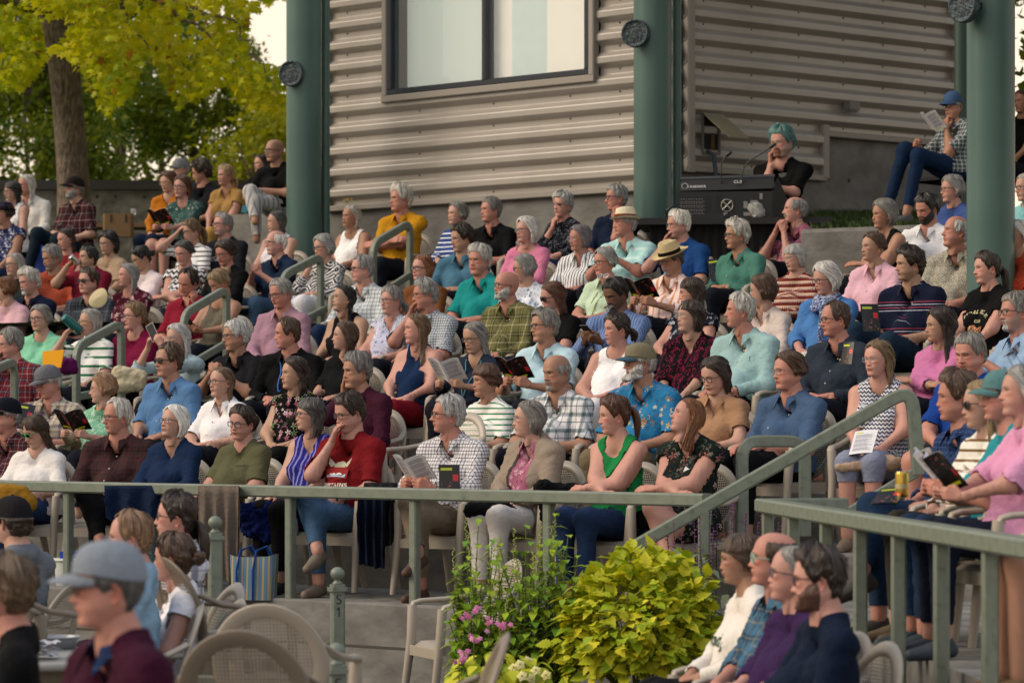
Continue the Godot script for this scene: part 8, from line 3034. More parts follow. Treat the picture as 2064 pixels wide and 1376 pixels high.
		for xy in q[3]:
			var p := pt(xy[0],xy[1],13.35+rng.randf_range(-0.12,0.12)) - at
			var heads := 5 if q[0] == "geranium" else 1
			for h in heads:
				var fc := p+(Vector3(rng.randfn(),rng.randfn(),rng.randfn())*0.013 if heads > 1 else Vector3.ZERO)
				var ax := Vector3(rng.randf_range(-0.5,0.5),rng.randf_range(0.1,0.7),1).normalized()
				var fm := MB.new()
				var arr: Array=(q[5] as ArrayMesh).surface_get_arrays(0)
				for k in 5:
					var xx := ax.cross(Vector3.UP).normalized().rotated(ax,TAU*k/5.0)
					var pm := MB.new()
					pm.v=arr[Mesh.ARRAY_VERTEX]; pm.n=arr[Mesh.ARRAY_NORMAL]; pm.i=arr[Mesh.ARRAY_INDEX]
					pm.c.resize(pm.v.size()); pm.uv.resize(pm.v.size())
					fm.add(pm,Transform3D(Basis(xx.cross(ax)*-1.0,ax,xx),fc),Basis(xx.cross(ax)*-1.0,ax,xx).determinant() < 0.0)
				put("flower",fm.mesh(),plain(q[4].lightened(rng.randf_range(0.0,0.25)),0.7),fo)
				if heads == 1:
					var ce := MB.new()
					ce.tube([fc+ax*0.001,fc+ax*0.006],[0.004,0.003],6)
					put("flower_centre",ce.mesh(),plain(lin(0.30,0.30,0.04),0.8),fo)
			var sm := MB.new()
			sm.tube([p - Vector3(0,0.10,0.03),p - Vector3(0,0.03,0.012),p - Vector3(0,0,0.004)],[0.002],4)
			put("stem",sm.mesh(),plain(lin(0.09,0.13,0.03),0.8),fo)
	# purple salvia and dark foliage between the bush and the stair rail
	for q in [["salvia","spikes of purple salvia against the dark seats, above the bush",[[1400,1040],[1425,1020],[1450,1045],[1475,1010],[1510,1030],[1545,1015],[1565,1040],[1350,1060],[1375,1085],[1330,1090],[1440,1080],[1530,1062],[1555,1018]],lin(0.20,0.03,0.20),lin(0.05,0.07,0.03),14.9],["burgundy_plant","dark burgundy foliage and flowers between the green plants and the bush",[[1085,1200],[1110,1180],[1130,1215],[1100,1240],[1140,1250],[1120,1275],[1150,1200],[1090,1290],[1135,1300]],lin(0.16,0.02,0.05),lin(0.035,0.03,0.028),14.25]]:
		var b := pt(q[2][0][0],1500,q[5])
		var so := thing(q[0]+"_plant" if q[0] == "salvia" else q[0],q[1],"plant",Vector3(b.x,0.42,b.z))
		var sm := MB.new(); var fm := MB.new()
		xf=[]; cols=[]
		for xy in q[2]:
			for rep in 2:
				var e := pt(xy[0]+rng.randf_range(-14,14),xy[1]+rng.randf_range(-8,20),q[5]+rng.randf_range(-0.15,0.15)) - so.position
				var s0 := Vector3(e.x*0.7,0,e.z)
				sm.tube([s0,s0.lerp(e,0.5)+Vector3(0.01,0,0.01),e],[0.003,0.0025,0.0015],4)
				for j in 16:
					var t := 1.0 - j*0.012/maxf(e.y,0.1)*1.3
					var p := s0.lerp(e,t)
					var a := rng.randf()*TAU
					fm.tube([p,p+Vector3(cos(a)*0.013,0.004,sin(a)*0.013)],[0.0035,0.0018],4)
				for j in 7:
					var t := rng.randf_range(0.25,0.85)
					var a := rng.randf()*TAU
					var tip := Vector3(cos(a),rng.randf_range(-0.4,0.3),sin(a)).normalized()
					var xx := Vector3.UP.cross(tip).normalized()
					xf.append(Transform3D(Basis(xx,tip.cross(xx),tip).scaled(Vector3.ONE*rng.randf_range(0.7,1.2)),s0.lerp(e,t)))
					cols.append(q[4])
		put("stem",sm.mesh(),plain(lin(0.04,0.05,0.03),0.8),so)
		put("flower_spike",fm.mesh(),plain(q[3],0.7),so).set_meta("kind","stuff")
		many("leaf_mass",so,small[0],mass,xf,cols)
# ---------- things people brought ----------
var cover_m: StandardMaterial3D
var page_m: StandardMaterial3D

func print_mats() -> void:
	var rng := RandomNumberGenerator.new(); rng.seed=3
	var im := Image.create(128,192,false,Image.FORMAT_RGB8)
	im.fill(Color(0.02,0.02,0.025))
	im.fill_rect(Rect2i(10,20,70,16),hex("#b8c21c"))
	im.fill_rect(Rect2i(84,60,34,40),hex("#c01c2c"))
	for k in 40:
		im.fill_rect(Rect2i(rng.randi_range(8,110),rng.randi_range(96,180),rng.randi_range(3,12),rng.randi_range(2,8)),[hex("#7a2030"),hex("#c06a1c"),hex("#2c3a5c"),hex("#5a1c40")][k % 4])
	cover_m=mat(Color.WHITE,0.3)
	cover_m.albedo_texture=ImageTexture.create_from_image(im)
	im=Image.create(128,192,false,Image.FORMAT_RGB8)
	im.fill(Color(0.86,0.86,0.88))
	im.fill_rect(Rect2i(12,14,40,10),hex("#b8c21c"))
	for k in 34:
		var y := 34+k*4
		if k % 9 == 8: continue
		im.fill_rect(Rect2i(12,y,rng.randi_range(70,104),2),Color(0.45,0.45,0.50))
	page_m=mat(Color.WHITE,0.7)
	page_m.albedo_texture=ImageTexture.create_from_image(im)

# an open booklet: two leaves of pages with covers beneath, standing in a shallow V
func booklet(label: String,xf: Transform3D,open := true,closed_cover := true,paper := false) -> Node3D:
	var o := thing("programme",label,"booklet",xf.origin,0.0,"printed programmes held by the audience")
	o.basis=xf.basis if absf(xf.basis.x.length() - 1.0) > 0.03 else xf.basis.scaled(Vector3.ONE*PS)
	var w := 0.135; var h := 0.205
	for s in ([-1.0,1.0] if open else [1.0]):
		for layer in 2:
			var m := MB.new(); m.mapped=true
			var rows := []
			for r in 2:
				var row := []
				for c in 7:
					var t := c/6.0
					var x: float=s*w*t
					var y := (0.055*sin(t*1.9) if open else 0.004*sin(t*3.0)) - 0.006*layer
					row.append(Vector3(x,y,-h*0.5+h*r))
				rows.append(row)
			m.grid(rows,false,Vector3(0,-1 if layer == 0 else 1,0))
			for k in m.uv.size():
				m.uv[k]=Vector2(absf(m.v[k].x)/w if s > 0 else 1.0 - absf(m.v[k].x)/w,(m.v[k].z+h*0.5)/h)
			put("page" if layer == 0 and (open or not closed_cover) else "cover",m.mesh(),page_m if paper or layer == 0 and (open or not closed_cover) else cover_m,o)
	return o

func slab(called: String,label: String,cat: String,xf: Transform3D,size: Vector3,m: Material,face: Material) -> Node3D:
	var o := thing(called,label,cat,xf.origin)
	o.basis=xf.basis
	var b := MB.new()
	bar(b,Vector3(0,0,-size.z/2),Vector3(0,0,size.z/2),size.x,size.y)
	put("case",b.mesh(),m,o)
	b=MB.new()
	b.flat([Vector3(-size.x*0.44,size.y/2+0.0012,-size.z*0.46),Vector3(size.x*0.44,size.y/2+0.0012,-size.z*0.46),Vector3(size.x*0.44,size.y/2+0.0012,size.z*0.46),Vector3(-size.x*0.44,size.y/2+0.0012,size.z*0.46)],Vector3(0,-1,0))
	put("screen",b.mesh(),face,o)
	return o

func lathe(m: MB,prof: Array,at: Vector3,sides := 20,axis := Vector3.UP) -> void:
	var q := Basis(Quaternion(Vector3.UP,axis.normalized())) if axis.normalized() != Vector3.UP else Basis.IDENTITY
	var rows := []
	for p in prof:
		var ring := []
		for k in sides:
			ring.append(at+q*Vector3(cos(TAU*k/sides)*p[0],p[1],sin(TAU*k/sides)*p[0]))
		rows.append(ring)
	m.grid(rows,true,at+q*Vector3(0,(prof[0][1]+prof[-1][1])*0.5,0))

func hands_of(s: Dictionary) -> Transform3D:
	# between the two palms, in the world
	var j: Dictionary=s.j
	var n: Node3D=s.node
	var a: Vector3=j.wl+j.hands.l.dir*0.09; var b: Vector3=j.wr+j.hands.r.dir*0.09
	return Transform3D(n.basis,n.position+n.basis*((a+b)*0.5))

func build_held(list: Array) -> void:
	for s in list:
		var t := short_label(s.T,9)
		if s.pr == "read" or s.get("bk",0) > 0:
			var x := hands_of(s)
			var tilt := Basis(Vector3.RIGHT,-0.75 if s.get("hp",0.0) < 12 else -0.45)
			booklet("open programme held by the "+t,Transform3D(x.basis*Basis(Vector3.RIGHT,-0.85),x.origin+Vector3(0,0.06,0)),true,true,s.has("paper"))
		if s.pr == "phone":
			var x := hands_of(s)
			slab("phone","dark phone in the hands of the "+t,"phone",Transform3D(x.basis*Basis(Vector3.RIGHT,-0.7),x.origin+Vector3(0,0.035,0)),Vector3(0.072,0.009,0.15),M.black,plain(lin(0.02,0.022,0.03),0.15))
		if s.pr == "photo":
			var x := hands_of(s)
			slab("phone","pale phone held up by the "+t,"phone",Transform3D(x.basis*Basis(Vector3.RIGHT,1.5)*Basis(Vector3.UP,0.5),x.origin+Vector3(0,0.03,0)),Vector3(0.072,0.009,0.15),plain(lin(0.42,0.36,0.34),0.35),plain(lin(0.02,0.022,0.03),0.15))
		if s.pr == "drink":
			var n: Node3D=s.node
			var mouth: Vector3=n.position+n.basis*(s.j.head+s.j.hb*Vector3(0,-0.075,0.10))
			var hand: Vector3=n.position+n.basis*(s.j.wr+s.j.hands.r.dir*0.09)
			var ax := (hand - mouth).normalized()
			var m := MB.new()
			var boy: bool=s.T.begins_with("boy")
			var o := thing("drink_can" if boy else "tumbler",("silver can held by the " if boy else "teal insulated tumbler held by the ")+t,"can" if boy else "cup",mouth)
			o.scale=Vector3.ONE*PS
			if boy:
				lathe(m,[[0.0,0.004],[0.024,0.002],[0.026,0.006],[0.033,0.016],[0.033,0.112],[0.028,0.12],[0.0,0.118]],Vector3.ZERO,20,ax)
				put("shell",m.mesh(),plain(lin(0.5,0.5,0.52),0.25,0.9),o)
			else:
				lathe(m,[[0.0,0.004],[0.040,0.0],[0.045,0.004],[0.043,0.06],[0.036,0.185],[0.030,0.19],[0.0,0.19]],Vector3.ZERO,22,ax)
				put("shell",m.mesh(),plain(lin(0.02,0.15,0.15),0.3,0.4),o)

func cloth_sheet(rows: Array,called: String,label: String,cat: String,spec: String,thick := 0.012) -> MeshInstance3D:
	# a draped sheet with thickness
	var m := MB.new()
	var from := Vector3.ZERO
	m.grid(rows,false,rows[0][0]+Vector3(0,0,-5))
	var w: int=rows[0].size(); var h := rows.size()
	var f2 := m.v.size(); var ft := m.i.size()
	for k in w*h: m.vert(m.v[k] - m.n[k]*thick,-m.n[k])
	for k in range(0,ft,3):
		m.i.append(f2+m.i[k]); m.i.append(f2+m.i[k+2]); m.i.append(f2+m.i[k+1])
	var loop := []
	for c in w: loop.append(c)
	for r in range(1,h): loop.append(r*w+w - 1)
	for c in range(w - 2,-1,-1): loop.append((h - 1)*w+c)
	for r in range(h - 2,-1,-1): loop.append(r*w)
	for k in loop.size() - 1:
		m.quad(loop[k],loop[k+1],f2+loop[k+1],f2+loop[k])
	var o := put(called,m.mesh(),cloth(spec))
	tag(o,label,cat)
	return o

func drape(called: String,label: String,spec: String,x0: float,x1: float,ytop: float,low: Callable,d: float,bulge: float,seed_: float) -> void:
	# over a rail: from behind it, over the top and down the front, in folds; pixel-measured outline at depth d
	var rows := []
	for r in 16:
		var row := []
		for c in 29:
			var t := c/28.0
			var px := lerpf(x0,x1,t)
			var dd := d - 0.10*(t - 0.5)*(x1 - x0)/200.0
			var lo: float=low.call(t)
			var v := (r - 3)/12.0
			var p: Vector3
			if r < 3:
				p=pt(px,ytop+22.0 - r*9.0,dd)+Vector3(0,0,-0.075+0.018*r)
			else:
				p=pt(lerpf(px,lerpf(x0,x1,0.5+(t - 0.5)*0.94),v),lerpf(ytop,lo,v),dd)+Vector3(0,0,0.052+bulge*v*0.4)
			var fold := 0.014*sin(t*21.0+seed_+0.8*sin(v*3.0))+0.010*cloth_noise.get_noise_2d(t*9.0+seed_,v*3.0)
			p.z += fold*smoothstep(-0.1,0.5,v)*1.5
			p.y += 0.010*cloth_noise.get_noise_2d(t*7.0,seed_)*smoothstep(0.3,1.0,v)
			row.append(p)
		rows.append(row)
	cloth_sheet(rows,called,label,called.replace("_"," "),spec)

func lump(called: String,label: String,cat: String,spec: String,bones: Array,wrinkle: float) -> Node3D:
	var mid: Vector3=(bones[0][0]+bones[0][1])*0.5
	for b in bones:
		b[0]=mid+(b[0] - mid)*PS; b[1]=mid+(b[1] - mid)*PS; b[2] *= PS; b[3] *= PS
	var m := nets(bones,0.012,0.012)
	for k in m.v.size():
		var p := m.v[k]
		m.v[k]=p+m.n[k]*wrinkle*(cloth_noise.get_noise_3d(p.x*22.0,p.y*30.0,p.z*22.0)+0.5*cloth_noise.get_noise_3d(p.x*60.0,p.y*60.0,p.z*60.0))
	m.smooth()
	var o := put(called,m.mesh(),cloth(spec))
	tag(o,label,cat)
	return o

func build_console() -> void:
	# the mixing desk, seen from behind, on a black table
	var d := 23.6
	var c := pt(1462,440,d)
	var k := d/FOCAL
	var n2 := Vector3(-0.10,0,0.995).normalized()
	var bs := Transform3D(Basis(Vector3.UP.cross(n2),Vector3.UP,n2),c)
	var o := thing("mixing_console","black digital mixing console seen from its back, on a dark table","mixing console")
	var body := plain(lin(0.012,0.0125,0.014),0.65)
	var m := MB.new()
	m.box(Vector3(-95*k,-2*k,-0.02),Vector3(95*k,52*k,0.12),Color.WHITE,bs)
	put("rear_panel",m.mesh(),body,o)
	m=MB.new()
	for s in 2:
		pass
	var prof := [Vector3(-90*k,54*k,0.10),Vector3(100*k,58*k,0.10),Vector3(98*k,82*k,0.03),Vector3(-88*k,78*k,0.03)]
	m.flat([bs*prof[0],bs*prof[1],bs*prof[2],bs*prof[3]],bs*Vector3(0,0.2,-1))
	m.flat([bs*Vector3(-90*k,54*k,0.10),bs*Vector3(100*k,58*k,0.10),bs*Vector3(100*k,53*k,0.02),bs*Vector3(-90*k,53*k,0.02)],bs*Vector3(0,0.5,0))
	m.flat([bs*prof[3],bs*prof[2],bs*Vector3(98*k,80*k,-0.10),bs*Vector3(-88*k,76*k,-0.10)],bs*Vector3(0,0,0))
	put("meter_bridge",m.mesh(),plain(lin(0.014,0.0145,0.016),0.6),o)
	m=MB.new()
	m.tube([bs*Vector3(-90*k,79*k,0.02),bs*Vector3(100*k,84*k,0.02)],[0.016],12)
	put("rounded_edge",m.mesh(),plain(lin(0.05,0.055,0.065),0.4),o)
	m=MB.new()
	m.flat([bs*Vector3(95*k,-2*k,0.12),bs*Vector3(95*k,58*k,0.12),bs*Vector3(106*k,84*k,-0.04),bs*Vector3(140*k,6*k,-0.55),bs*Vector3(128*k,-4*k,-0.50)],bs*Vector3(0,0,0))
	m.flat([bs*Vector3(106*k,84*k,-0.04),bs*Vector3(140*k,6*k,-0.55),bs*Vector3(-80*k,6*k,-0.55),bs*Vector3(-88*k,80*k,-0.06)],bs*Vector3(0,-0.3,0))
	put("side_panel",m.mesh(),plain(lin(0.010,0.010,0.011),0.7),o)
	# lettering
	for q in [["YAMAHA",-57.0,63.0,0.0021,0.060],["CL3",26.0,72.0,0.0022,0.05]]:
		var t := TextMesh.new()
		var sf := SystemFont.new(); sf.font_names=PackedStringArray(["Droid Sans"]); sf.font_weight=700
		t.font=sf; t.text=q[0]; t.font_size=24; t.pixel_size=q[3]*0.66; t.depth=0.002
		var e := put("lettering",t,plain(lin(0.45,0.46,0.48),0.5),o)
		e.transform=bs*Transform3D(Basis(Vector3.BACK,0.02)*Basis(Vector3.RIGHT,-0.6),Vector3(q[1]*k,q[2]*k,0.082))
	m=MB.new()
	var ring := []
	for q in 17: ring.append(bs*Vector3(-80*k+cos(TAU*q/16.0)*0.022,64*k+sin(TAU*q/16.0)*0.020,0.084))
	m.tube(ring,[0.003],5)
	put("emblem",m.mesh(),plain(lin(0.45,0.46,0.48),0.5),o)
	# sockets, fan and vents on the rear panel
	m=MB.new()
	for r in 4:
		for q in 9:
			var p := Vector3((-86+q*5.2)*k,(36 - r*8.0)*k,0.118)
			m.tube([bs*p,bs*(p+Vector3(0,0,0.006))],[0.0075,0.0065],8)
	put("socket_row",m.mesh(),plain(lin(0.09,0.09,0.10),0.35,0.6),o)
	m=MB.new()
	for r in 4: m.box(Vector3(-90*k,(31.5 - r*8.0)*k,0.1195),Vector3(-40*k,(32.6 - r*8.0)*k,0.1215),Color.WHITE,bs)
	put("label_strip",m.mesh(),plain(lin(0.16,0.16,0.17),0.5),o)
	m=MB.new()
	ring=[]
	for q in 21: ring.append(bs*Vector3(5*k+cos(TAU*q/20.0)*0.042,24*k+sin(TAU*q/20.0)*0.044,0.124))
	m.tube(ring,[0.004],5)
	for a in 4:
		m.tube([bs*Vector3(5*k,24*k,0.125),bs*Vector3(5*k+cos(0.785+a*PI/2)*0.048,24*k+sin(0.785+a*PI/2)*0.048,0.125)],[0.006],5)
	put("fan_guard",m.mesh(),plain(lin(0.40,0.39,0.36),0.3,0.7),o)
	m=MB.new()
	for q in [[38,18,46,32],[38,3,52,10],[52,22,66,34],[-2,2,6,10],[70,36,76,48]]:
		m.box(Vector3(q[0]*k,q[1]*k,0.1195),Vector3(q[2]*k,q[3]*k,0.1225),Color.WHITE,bs)
	put("label_plate",m.mesh(),plain(lin(0.22,0.22,0.23),0.5),o)
	m=MB.new()
	for q in [[-38,-24],[-18,-8],[12,34],[60,90]]:
		for v in 6: m.box(Vector3((q[0]+v*2.2)*k,8*k,0.1195),Vector3((q[0]+v*2.2+0.8)*k,44*k,0.1205),Color.WHITE,bs) if q[0] < 0 else null
	put("vent",m.mesh(),plain(lin(0.006,0.006,0.007),0.7),o)
	m=MB.new()
	for q in [[[5*k,6*k,0.13],[-20*k,-14*k,0.17],[-60*k,-12*k,0.16],[-120*k,-6*k,0.10]],[[-95*k,20*k,0.1],[-112*k,14*k,0.12],[-108*k,-4*k,0.10],[-130*k,-8*k,0.05]],[[-95*k,26*k,0.1],[-118*k,20*k,0.12],[-116*k,-2*k,0.10],[-140*k,-10*k,0.05]]]:
		var path := []
		for p in q: path.append(bs*Vector3(p[0],p[1],p[2]))
		m.tube(bent(path,0.06,4),[0.008],6)
	put("cable",m.mesh(),plain(lin(0.012,0.02,0.03),0.4),o)
	# talkback and lamp stalks
	for q in [[-8.0,62.0,[[-8,62],[-8,96],[-5,118],[2,124]],"short gooseneck lamp standing on the mixing console"],[33.0,60.0,[[33,60],[34,90],[44,112],[70,126],[90,140]],"gooseneck microphone reaching from the console to the sound engineer"]]:
		var g := thing("gooseneck_microphone" if q[0] > 0 else "gooseneck_lamp",q[3],"microphone" if q[0] > 0 else "lamp")
		m=MB.new()
		var path := []
		for p in q[2]: path.append(bs*Vector3(p[0]*k,p[1]*k,0.06))
		m.tube(bent(path,0.05,4),[0.005],6)
		put("neck",m.mesh(),M.black,g)
		m=MB.new()
		var e: Vector3=path[-1]; var dir: Vector3=(path[-1] - path[-2]).normalized()
		m.tube([e,e+dir*0.012,e+dir*0.045,e+dir*0.055],[0.008,0.014,0.014,0.008],10)
		put("tip",m.mesh(),M.black,g)
	# table
	var t := thing("table","dark table under the mixing console, black skirted","table")
	m=MB.new()
	m.box(Vector3(-175*k,-16*k,-0.75),Vector3(215*k,-3*k,0.28),Color.WHITE,bs)
	put("table_top",m.mesh(),plain(lin(0.012,0.012,0.013),0.7),t)
	m=MB.new()
	var rows := []
	for r in 2:
		var row := []
		for q in 60:
			var u := q/59.0
			row.append(bs*Vector3(lerpf(-150,205,u)*k,(-16 - r*120)*k,0.20+0.012*sin(u*120.0)))
		rows.append(row)
	m.grid(rows,false,bs*Vector3(0,0,-2))
	put("table_skirt",m.mesh(),plain(lin(0.006,0.006,0.007),0.95),t)
	for xx in [-150,200]:
		m=MB.new()
		m.box(Vector3(xx*k,-200*k,-0.6),Vector3((xx+8)*k,-16*k,-0.55),Color.WHITE,bs)
		put("leg",m.mesh(),M.black,t)

func build_props(all: Dictionary) -> void:
	print_mats()
	var list := []
	for key in all: list.append_array(all[key])
	build_held(list)
	build_console()
	# coats over the rail, bags, a bucket
	drape("sweatshirt","navy zip sweatshirt draped over the front railing below the white-haired woman","solid #16305c",212,372,978,func(t): return 1040.0+16.0*sin(t*5.0)+18.0*t,17.6,0.05,1.0)
	drape("shawl","taupe knitted shawl hanging over the front railing","solid #837468",400,482,978,func(t): return 1172.0+6.0*sin(t*8.0),17.1,0.02,4.0)
	drape("dark_coat","charcoal coat laid over the railing beside the man reading","solid #2c2f36",735,800,972,func(t): return 1120.0 - 30.0*t,16.98,0.03,2.0)
	drape("navy_jacket","navy jacket hanging from the knee of the man reading","solid #16264a",722,778,985,func(t): return 1135.0+10.0*t,16.86,0.02,7.0)
	var b0 := pt(28,1000,17.9)
	lump("handbag","mustard yellow leather handbag on the lap of the woman in green sunglasses","handbag","solid #b07d1c",[[b0+Vector3(-0.13,0.0,0.1),b0+Vector3(0.12,-0.02,0.1),0.055,0.05],[b0+Vector3(-0.05,0.05,0.1),b0+Vector3(0.08,0.04,0.1),0.045,0.04],[b0+Vector3(-0.1,-0.05,0.12),b0+Vector3(0.14,-0.06,0.1),0.05,0.035]],0.006)
	b0=pt(985,1030,16.3)
	lump("shoulder_bag","black shoulder bag on the lap of the woman in pink paisley","handbag","solid #191a1f",[[b0+Vector3(-0.12,0.0,0),b0+Vector3(0.14,0.0,0),0.04,0.035],[b0+Vector3(-0.10,0.03,0.0),b0+Vector3(0.10,0.035,0),0.03,0.03]],0.008)
	b0=pt(1135,985,16.1)
	lump("dark_cardigan","black cardigan bundled on the lap of the woman in green","cardigan","solid #14161c",[[b0+Vector3(-0.14,0.0,0),b0+Vector3(0.18,-0.01,0),0.045,0.04],[b0+Vector3(-0.13,0.02,0.02),b0+Vector3(-0.12,-0.18,0.06),0.04,0.03]],0.014)
	b0=pt(1320,1040,15.9)
	lump("clutch_bag","small black bag on the lap of the ginger-haired woman","handbag","solid #101013",[[b0+Vector3(-0.08,0.0,0),b0+Vector3(0.08,0.0,0),0.04,0.04],[b0+Vector3(-0.08,-0.05,0),b0+Vector3(0.08,-0.05,0),0.038,0.038]],0.004)
	b0=pt(545,1052,17.3)
	lump("rain_jacket","royal blue rain jacket bundled on the floor under the front row","jacket","solid #122a86",[[b0+Vector3(-0.16,0.04,0),b0+Vector3(0.16,0.06,0),0.07,0.06],[b0+Vector3(-0.12,-0.05,0),b0+Vector3(0.14,-0.02,0),0.07,0.07],[b0+Vector3(0,-0.1,0.02),b0+Vector3(0.1,-0.12,0),0.06,0.06]],0.028)
	# striped tote
	var o := thing("tote_bag","blue and tan striped tote bag with blue straps on the floor by the railing","bag",pt(512,1208,17.0))
	o.scale=Vector3.ONE*0.78
	o.rotation.y=-0.35
	var m := MB.new()
	var rows := []
	for r in 6:
		var row := []
		var y := 0.30*r/5.0
		for k in 24:
			var a := TAU*k/24.0
			var sx := signf(cos(a))*pow(absf(cos(a)),0.5); var sz := signf(sin(a))*pow(absf(sin(a)),0.5)
			row.append(Vector3(sx*(0.15+0.02*r/5.0),y+0.012*cos(a*2.0)*r/5.0,sz*(0.085 - 0.02*r/5.0)))
		rows.append(row)
	m.grid(rows,true,Vector3(0,0.15,0))
	put("body",m.mesh(),cloth("vs #6f94b0 #c0a878 @26"),o)
	for s in [-0.06,0.06]:
		m=MB.new()
		m.tube([Vector3(s - 0.03,0.0,0.093),Vector3(s - 0.03,0.2,0.09),Vector3(s - 0.02,0.33,0.05),Vector3(s+0.03,0.36,0.0),Vector3(s+0.04,0.30,-0.05)],[0.018],6,Color.WHITE,0.3)
		put("strap",m.mesh(),plain(hex("#1d4fa0"),0.8),o)
	# bucket with a blue lid
	o=thing("bucket","white plastic tub with a blue lid on the front terrace","tub",pt(142,1190,18.2))
	o.scale=Vector3.ONE*0.7
	m=MB.new()
	lathe(m,[[0.0,0.0],[0.115,0.0],[0.135,0.24],[0.150,0.242],[0.150,0.262],[0.0,0.262]],Vector3.ZERO,28)
	put("tub",m.mesh(),plain(hex("#c9cfcb"),0.4),o)
	m=MB.new()
	m.box(Vector3(-0.08,0.262,-0.06),Vector3(0.13,0.315,0.08))
	put("lid",m.mesh(),plain(hex("#1b48b4"),0.35),o)
	# gold can, programmes and papers on the right
	o=thing("drink_can","gold beer can standing on the knee of the man in the navy check shirt","can",pt(1819,985,12.4))
	o.scale=Vector3.ONE*PS
	m=MB.new()
	lathe(m,[[0.0,0.0],[0.026,0.0],[0.033,0.012],[0.033,0.055],[0.033,0.112],[0.028,0.122],[0.026,0.120],[0.0,0.119]],Vector3(0,-0.04,0),24)
	put("shell",m.mesh(),plain(lin(0.62,0.40,0.08),0.28,0.85),o)
	m=MB.new()
	lathe(m,[[0.0335,0.04],[0.0337,0.042],[0.0337,0.062],[0.0335,0.064]],Vector3(0,-0.04,0),24)
	put("band",m.mesh(),plain(lin(0.5,0.42,0.22),0.4,0.5),o)
	m=MB.new()
	lathe(m,[[0.0,0.0],[0.027,0.0],[0.0275,0.004],[0.0,0.004]],Vector3(0,0.080,0),20)
	put("top",m.mesh(),plain(lin(0.6,0.6,0.6),0.25,0.9),o)
	var B := func(yaw: float,pitch: float,roll: float) -> Basis: return Basis(Vector3.UP,yaw)*Basis(Vector3.RIGHT,pitch)*Basis(Vector3.BACK,roll)
	booklet("dark programme lying on the knee beside the gold can",Transform3D(B.call(-0.4,0.35,0.05),pt(1765,1000,12.4)),false)
	booklet("programme with black and red cover standing upright behind the front railing",Transform3D(B.call(0.15,1.45,0.0),pt(885,968,16.6)),false)
	booklet("glossy programme upright on the lap of the man in the striped navy polo",Transform3D(B.call(0.3,1.3,0.0),pt(1738,640,18.4)),false)
	booklet("programme sticking out beside the man in the sea green shirt",Transform3D(B.call(0.5,1.2,0.4),pt(1430,545,22.4)),false)
	booklet("dark programme tucked in the denim shirt's pocket",Transform3D(B.call(-0.8,1.35,0.0).scaled(Vector3(0.55,0.6,0.7)),pt(1698,712,17.45)),false)
	booklet("black programme behind the man in the navy cap",Transform3D(B.call(-0.5,1.2,-0.5),pt(30,836,19.7)),false)
	booklet("folded white paper held by the woman in the zigzag top",Transform3D(B.call(-0.3,0.6,0.1).scaled(Vector3(0.9,1,0.7)),pt(1718,893,16.15)),false,false)
	# yellow-orange folder and purple bag at left
	o=thing("folder","bright yellow-orange folder held upright among the left-hand seats","folder",pt(105,722,20.6))
	o.rotation=Vector3(0.1,-0.5,0)
	m=MB.new()
	var q4 := [Vector3(-0.085,-0.05,0),Vector3(0.06,-0.06,0),Vector3(0.095,0.055,0),Vector3(-0.075,0.045,0)]
	m.flat(q4,Vector3(0,0,-1)); 
	var q5 := []
	for p in q4: q5.append(p - Vector3(0,0,0.006))
	m.flat(q5,Vector3(0,0,1))
	for k in 4: m.flat([q4[k],q4[(k+1) % 4],q5[(k+1) % 4],q5[k]],Vector3(0,0,-0.003))
	put("cover",m.mesh(),plain(hex("#f0a90c"),0.5),o)
	b0=pt(140,730,20.7)
	lump("purple_bag","purple bag on a lap beside the yellow-orange folder","bag","solid #7a1670",[[b0+Vector3(-0.04,0,0),b0+Vector3(0.02,0.0,0),0.036,0.036],[b0+Vector3(-0.04,-0.06,0),b0+Vector3(0.03,-0.06,0),0.04,0.04]],0.006)
	# straw hats laid down
	b0=pt(197,600,23.0)
	m=MB.new()
	var hrows := []
	for r in [[0.0,0.012],[0.05,0.010],[0.10,0.0],[0.145,-0.01],[0.15,-0.014],[0.10,-0.008],[0.0,0.002]]:
		var ring := []
		for k in 28: ring.append(Vector3(cos(TAU*k/28.0)*r[0]*1.15,sin(TAU*k/28.0)*r[0]*0.9,r[1]+0.02*cos(TAU*k/14.0)*r[0]/0.15))
		hrows.append(ring)
	m.grid(hrows,true,Vector3(0,0,-0.002))
	o=thing("woven_fan","woven straw fan held before the woman in burgundy floral","fan",b0)
	o.rotation=Vector3(-0.1,-0.5,0.5)
	o.scale=Vector3.ONE*0.5
	put("fan",m.mesh(),cloth("check #d8cca4 #b8a878 @90"),o)
	b0=pt(265,765,20.9)
	lump("cream_sweater","cream knitted sweater bundled on the lap of the woman in magenta","sweater","solid #cbbf9c",[[b0+Vector3(-0.10,0.05,0),b0+Vector3(0.08,0.02,0),0.06,0.05],[b0+Vector3(-0.08,-0.06,0.02),b0+Vector3(0.06,-0.05,0),0.06,0.05]],0.012)
	b0=pt(1770,935,16.1)
	lump("beige_sweater","beige sweater across the lap of the woman in the zigzag top","sweater","solid #c4a488",[[b0+Vector3(-0.22,-0.02,0.0),b0+Vector3(0.10,0.01,-0.02),0.032,0.04],[b0+Vector3(0.0,0.0,0),b0+Vector3(0.14,0.01,-0.03),0.04,0.036]],0.010)
	build_table()
	build_lawn_things()

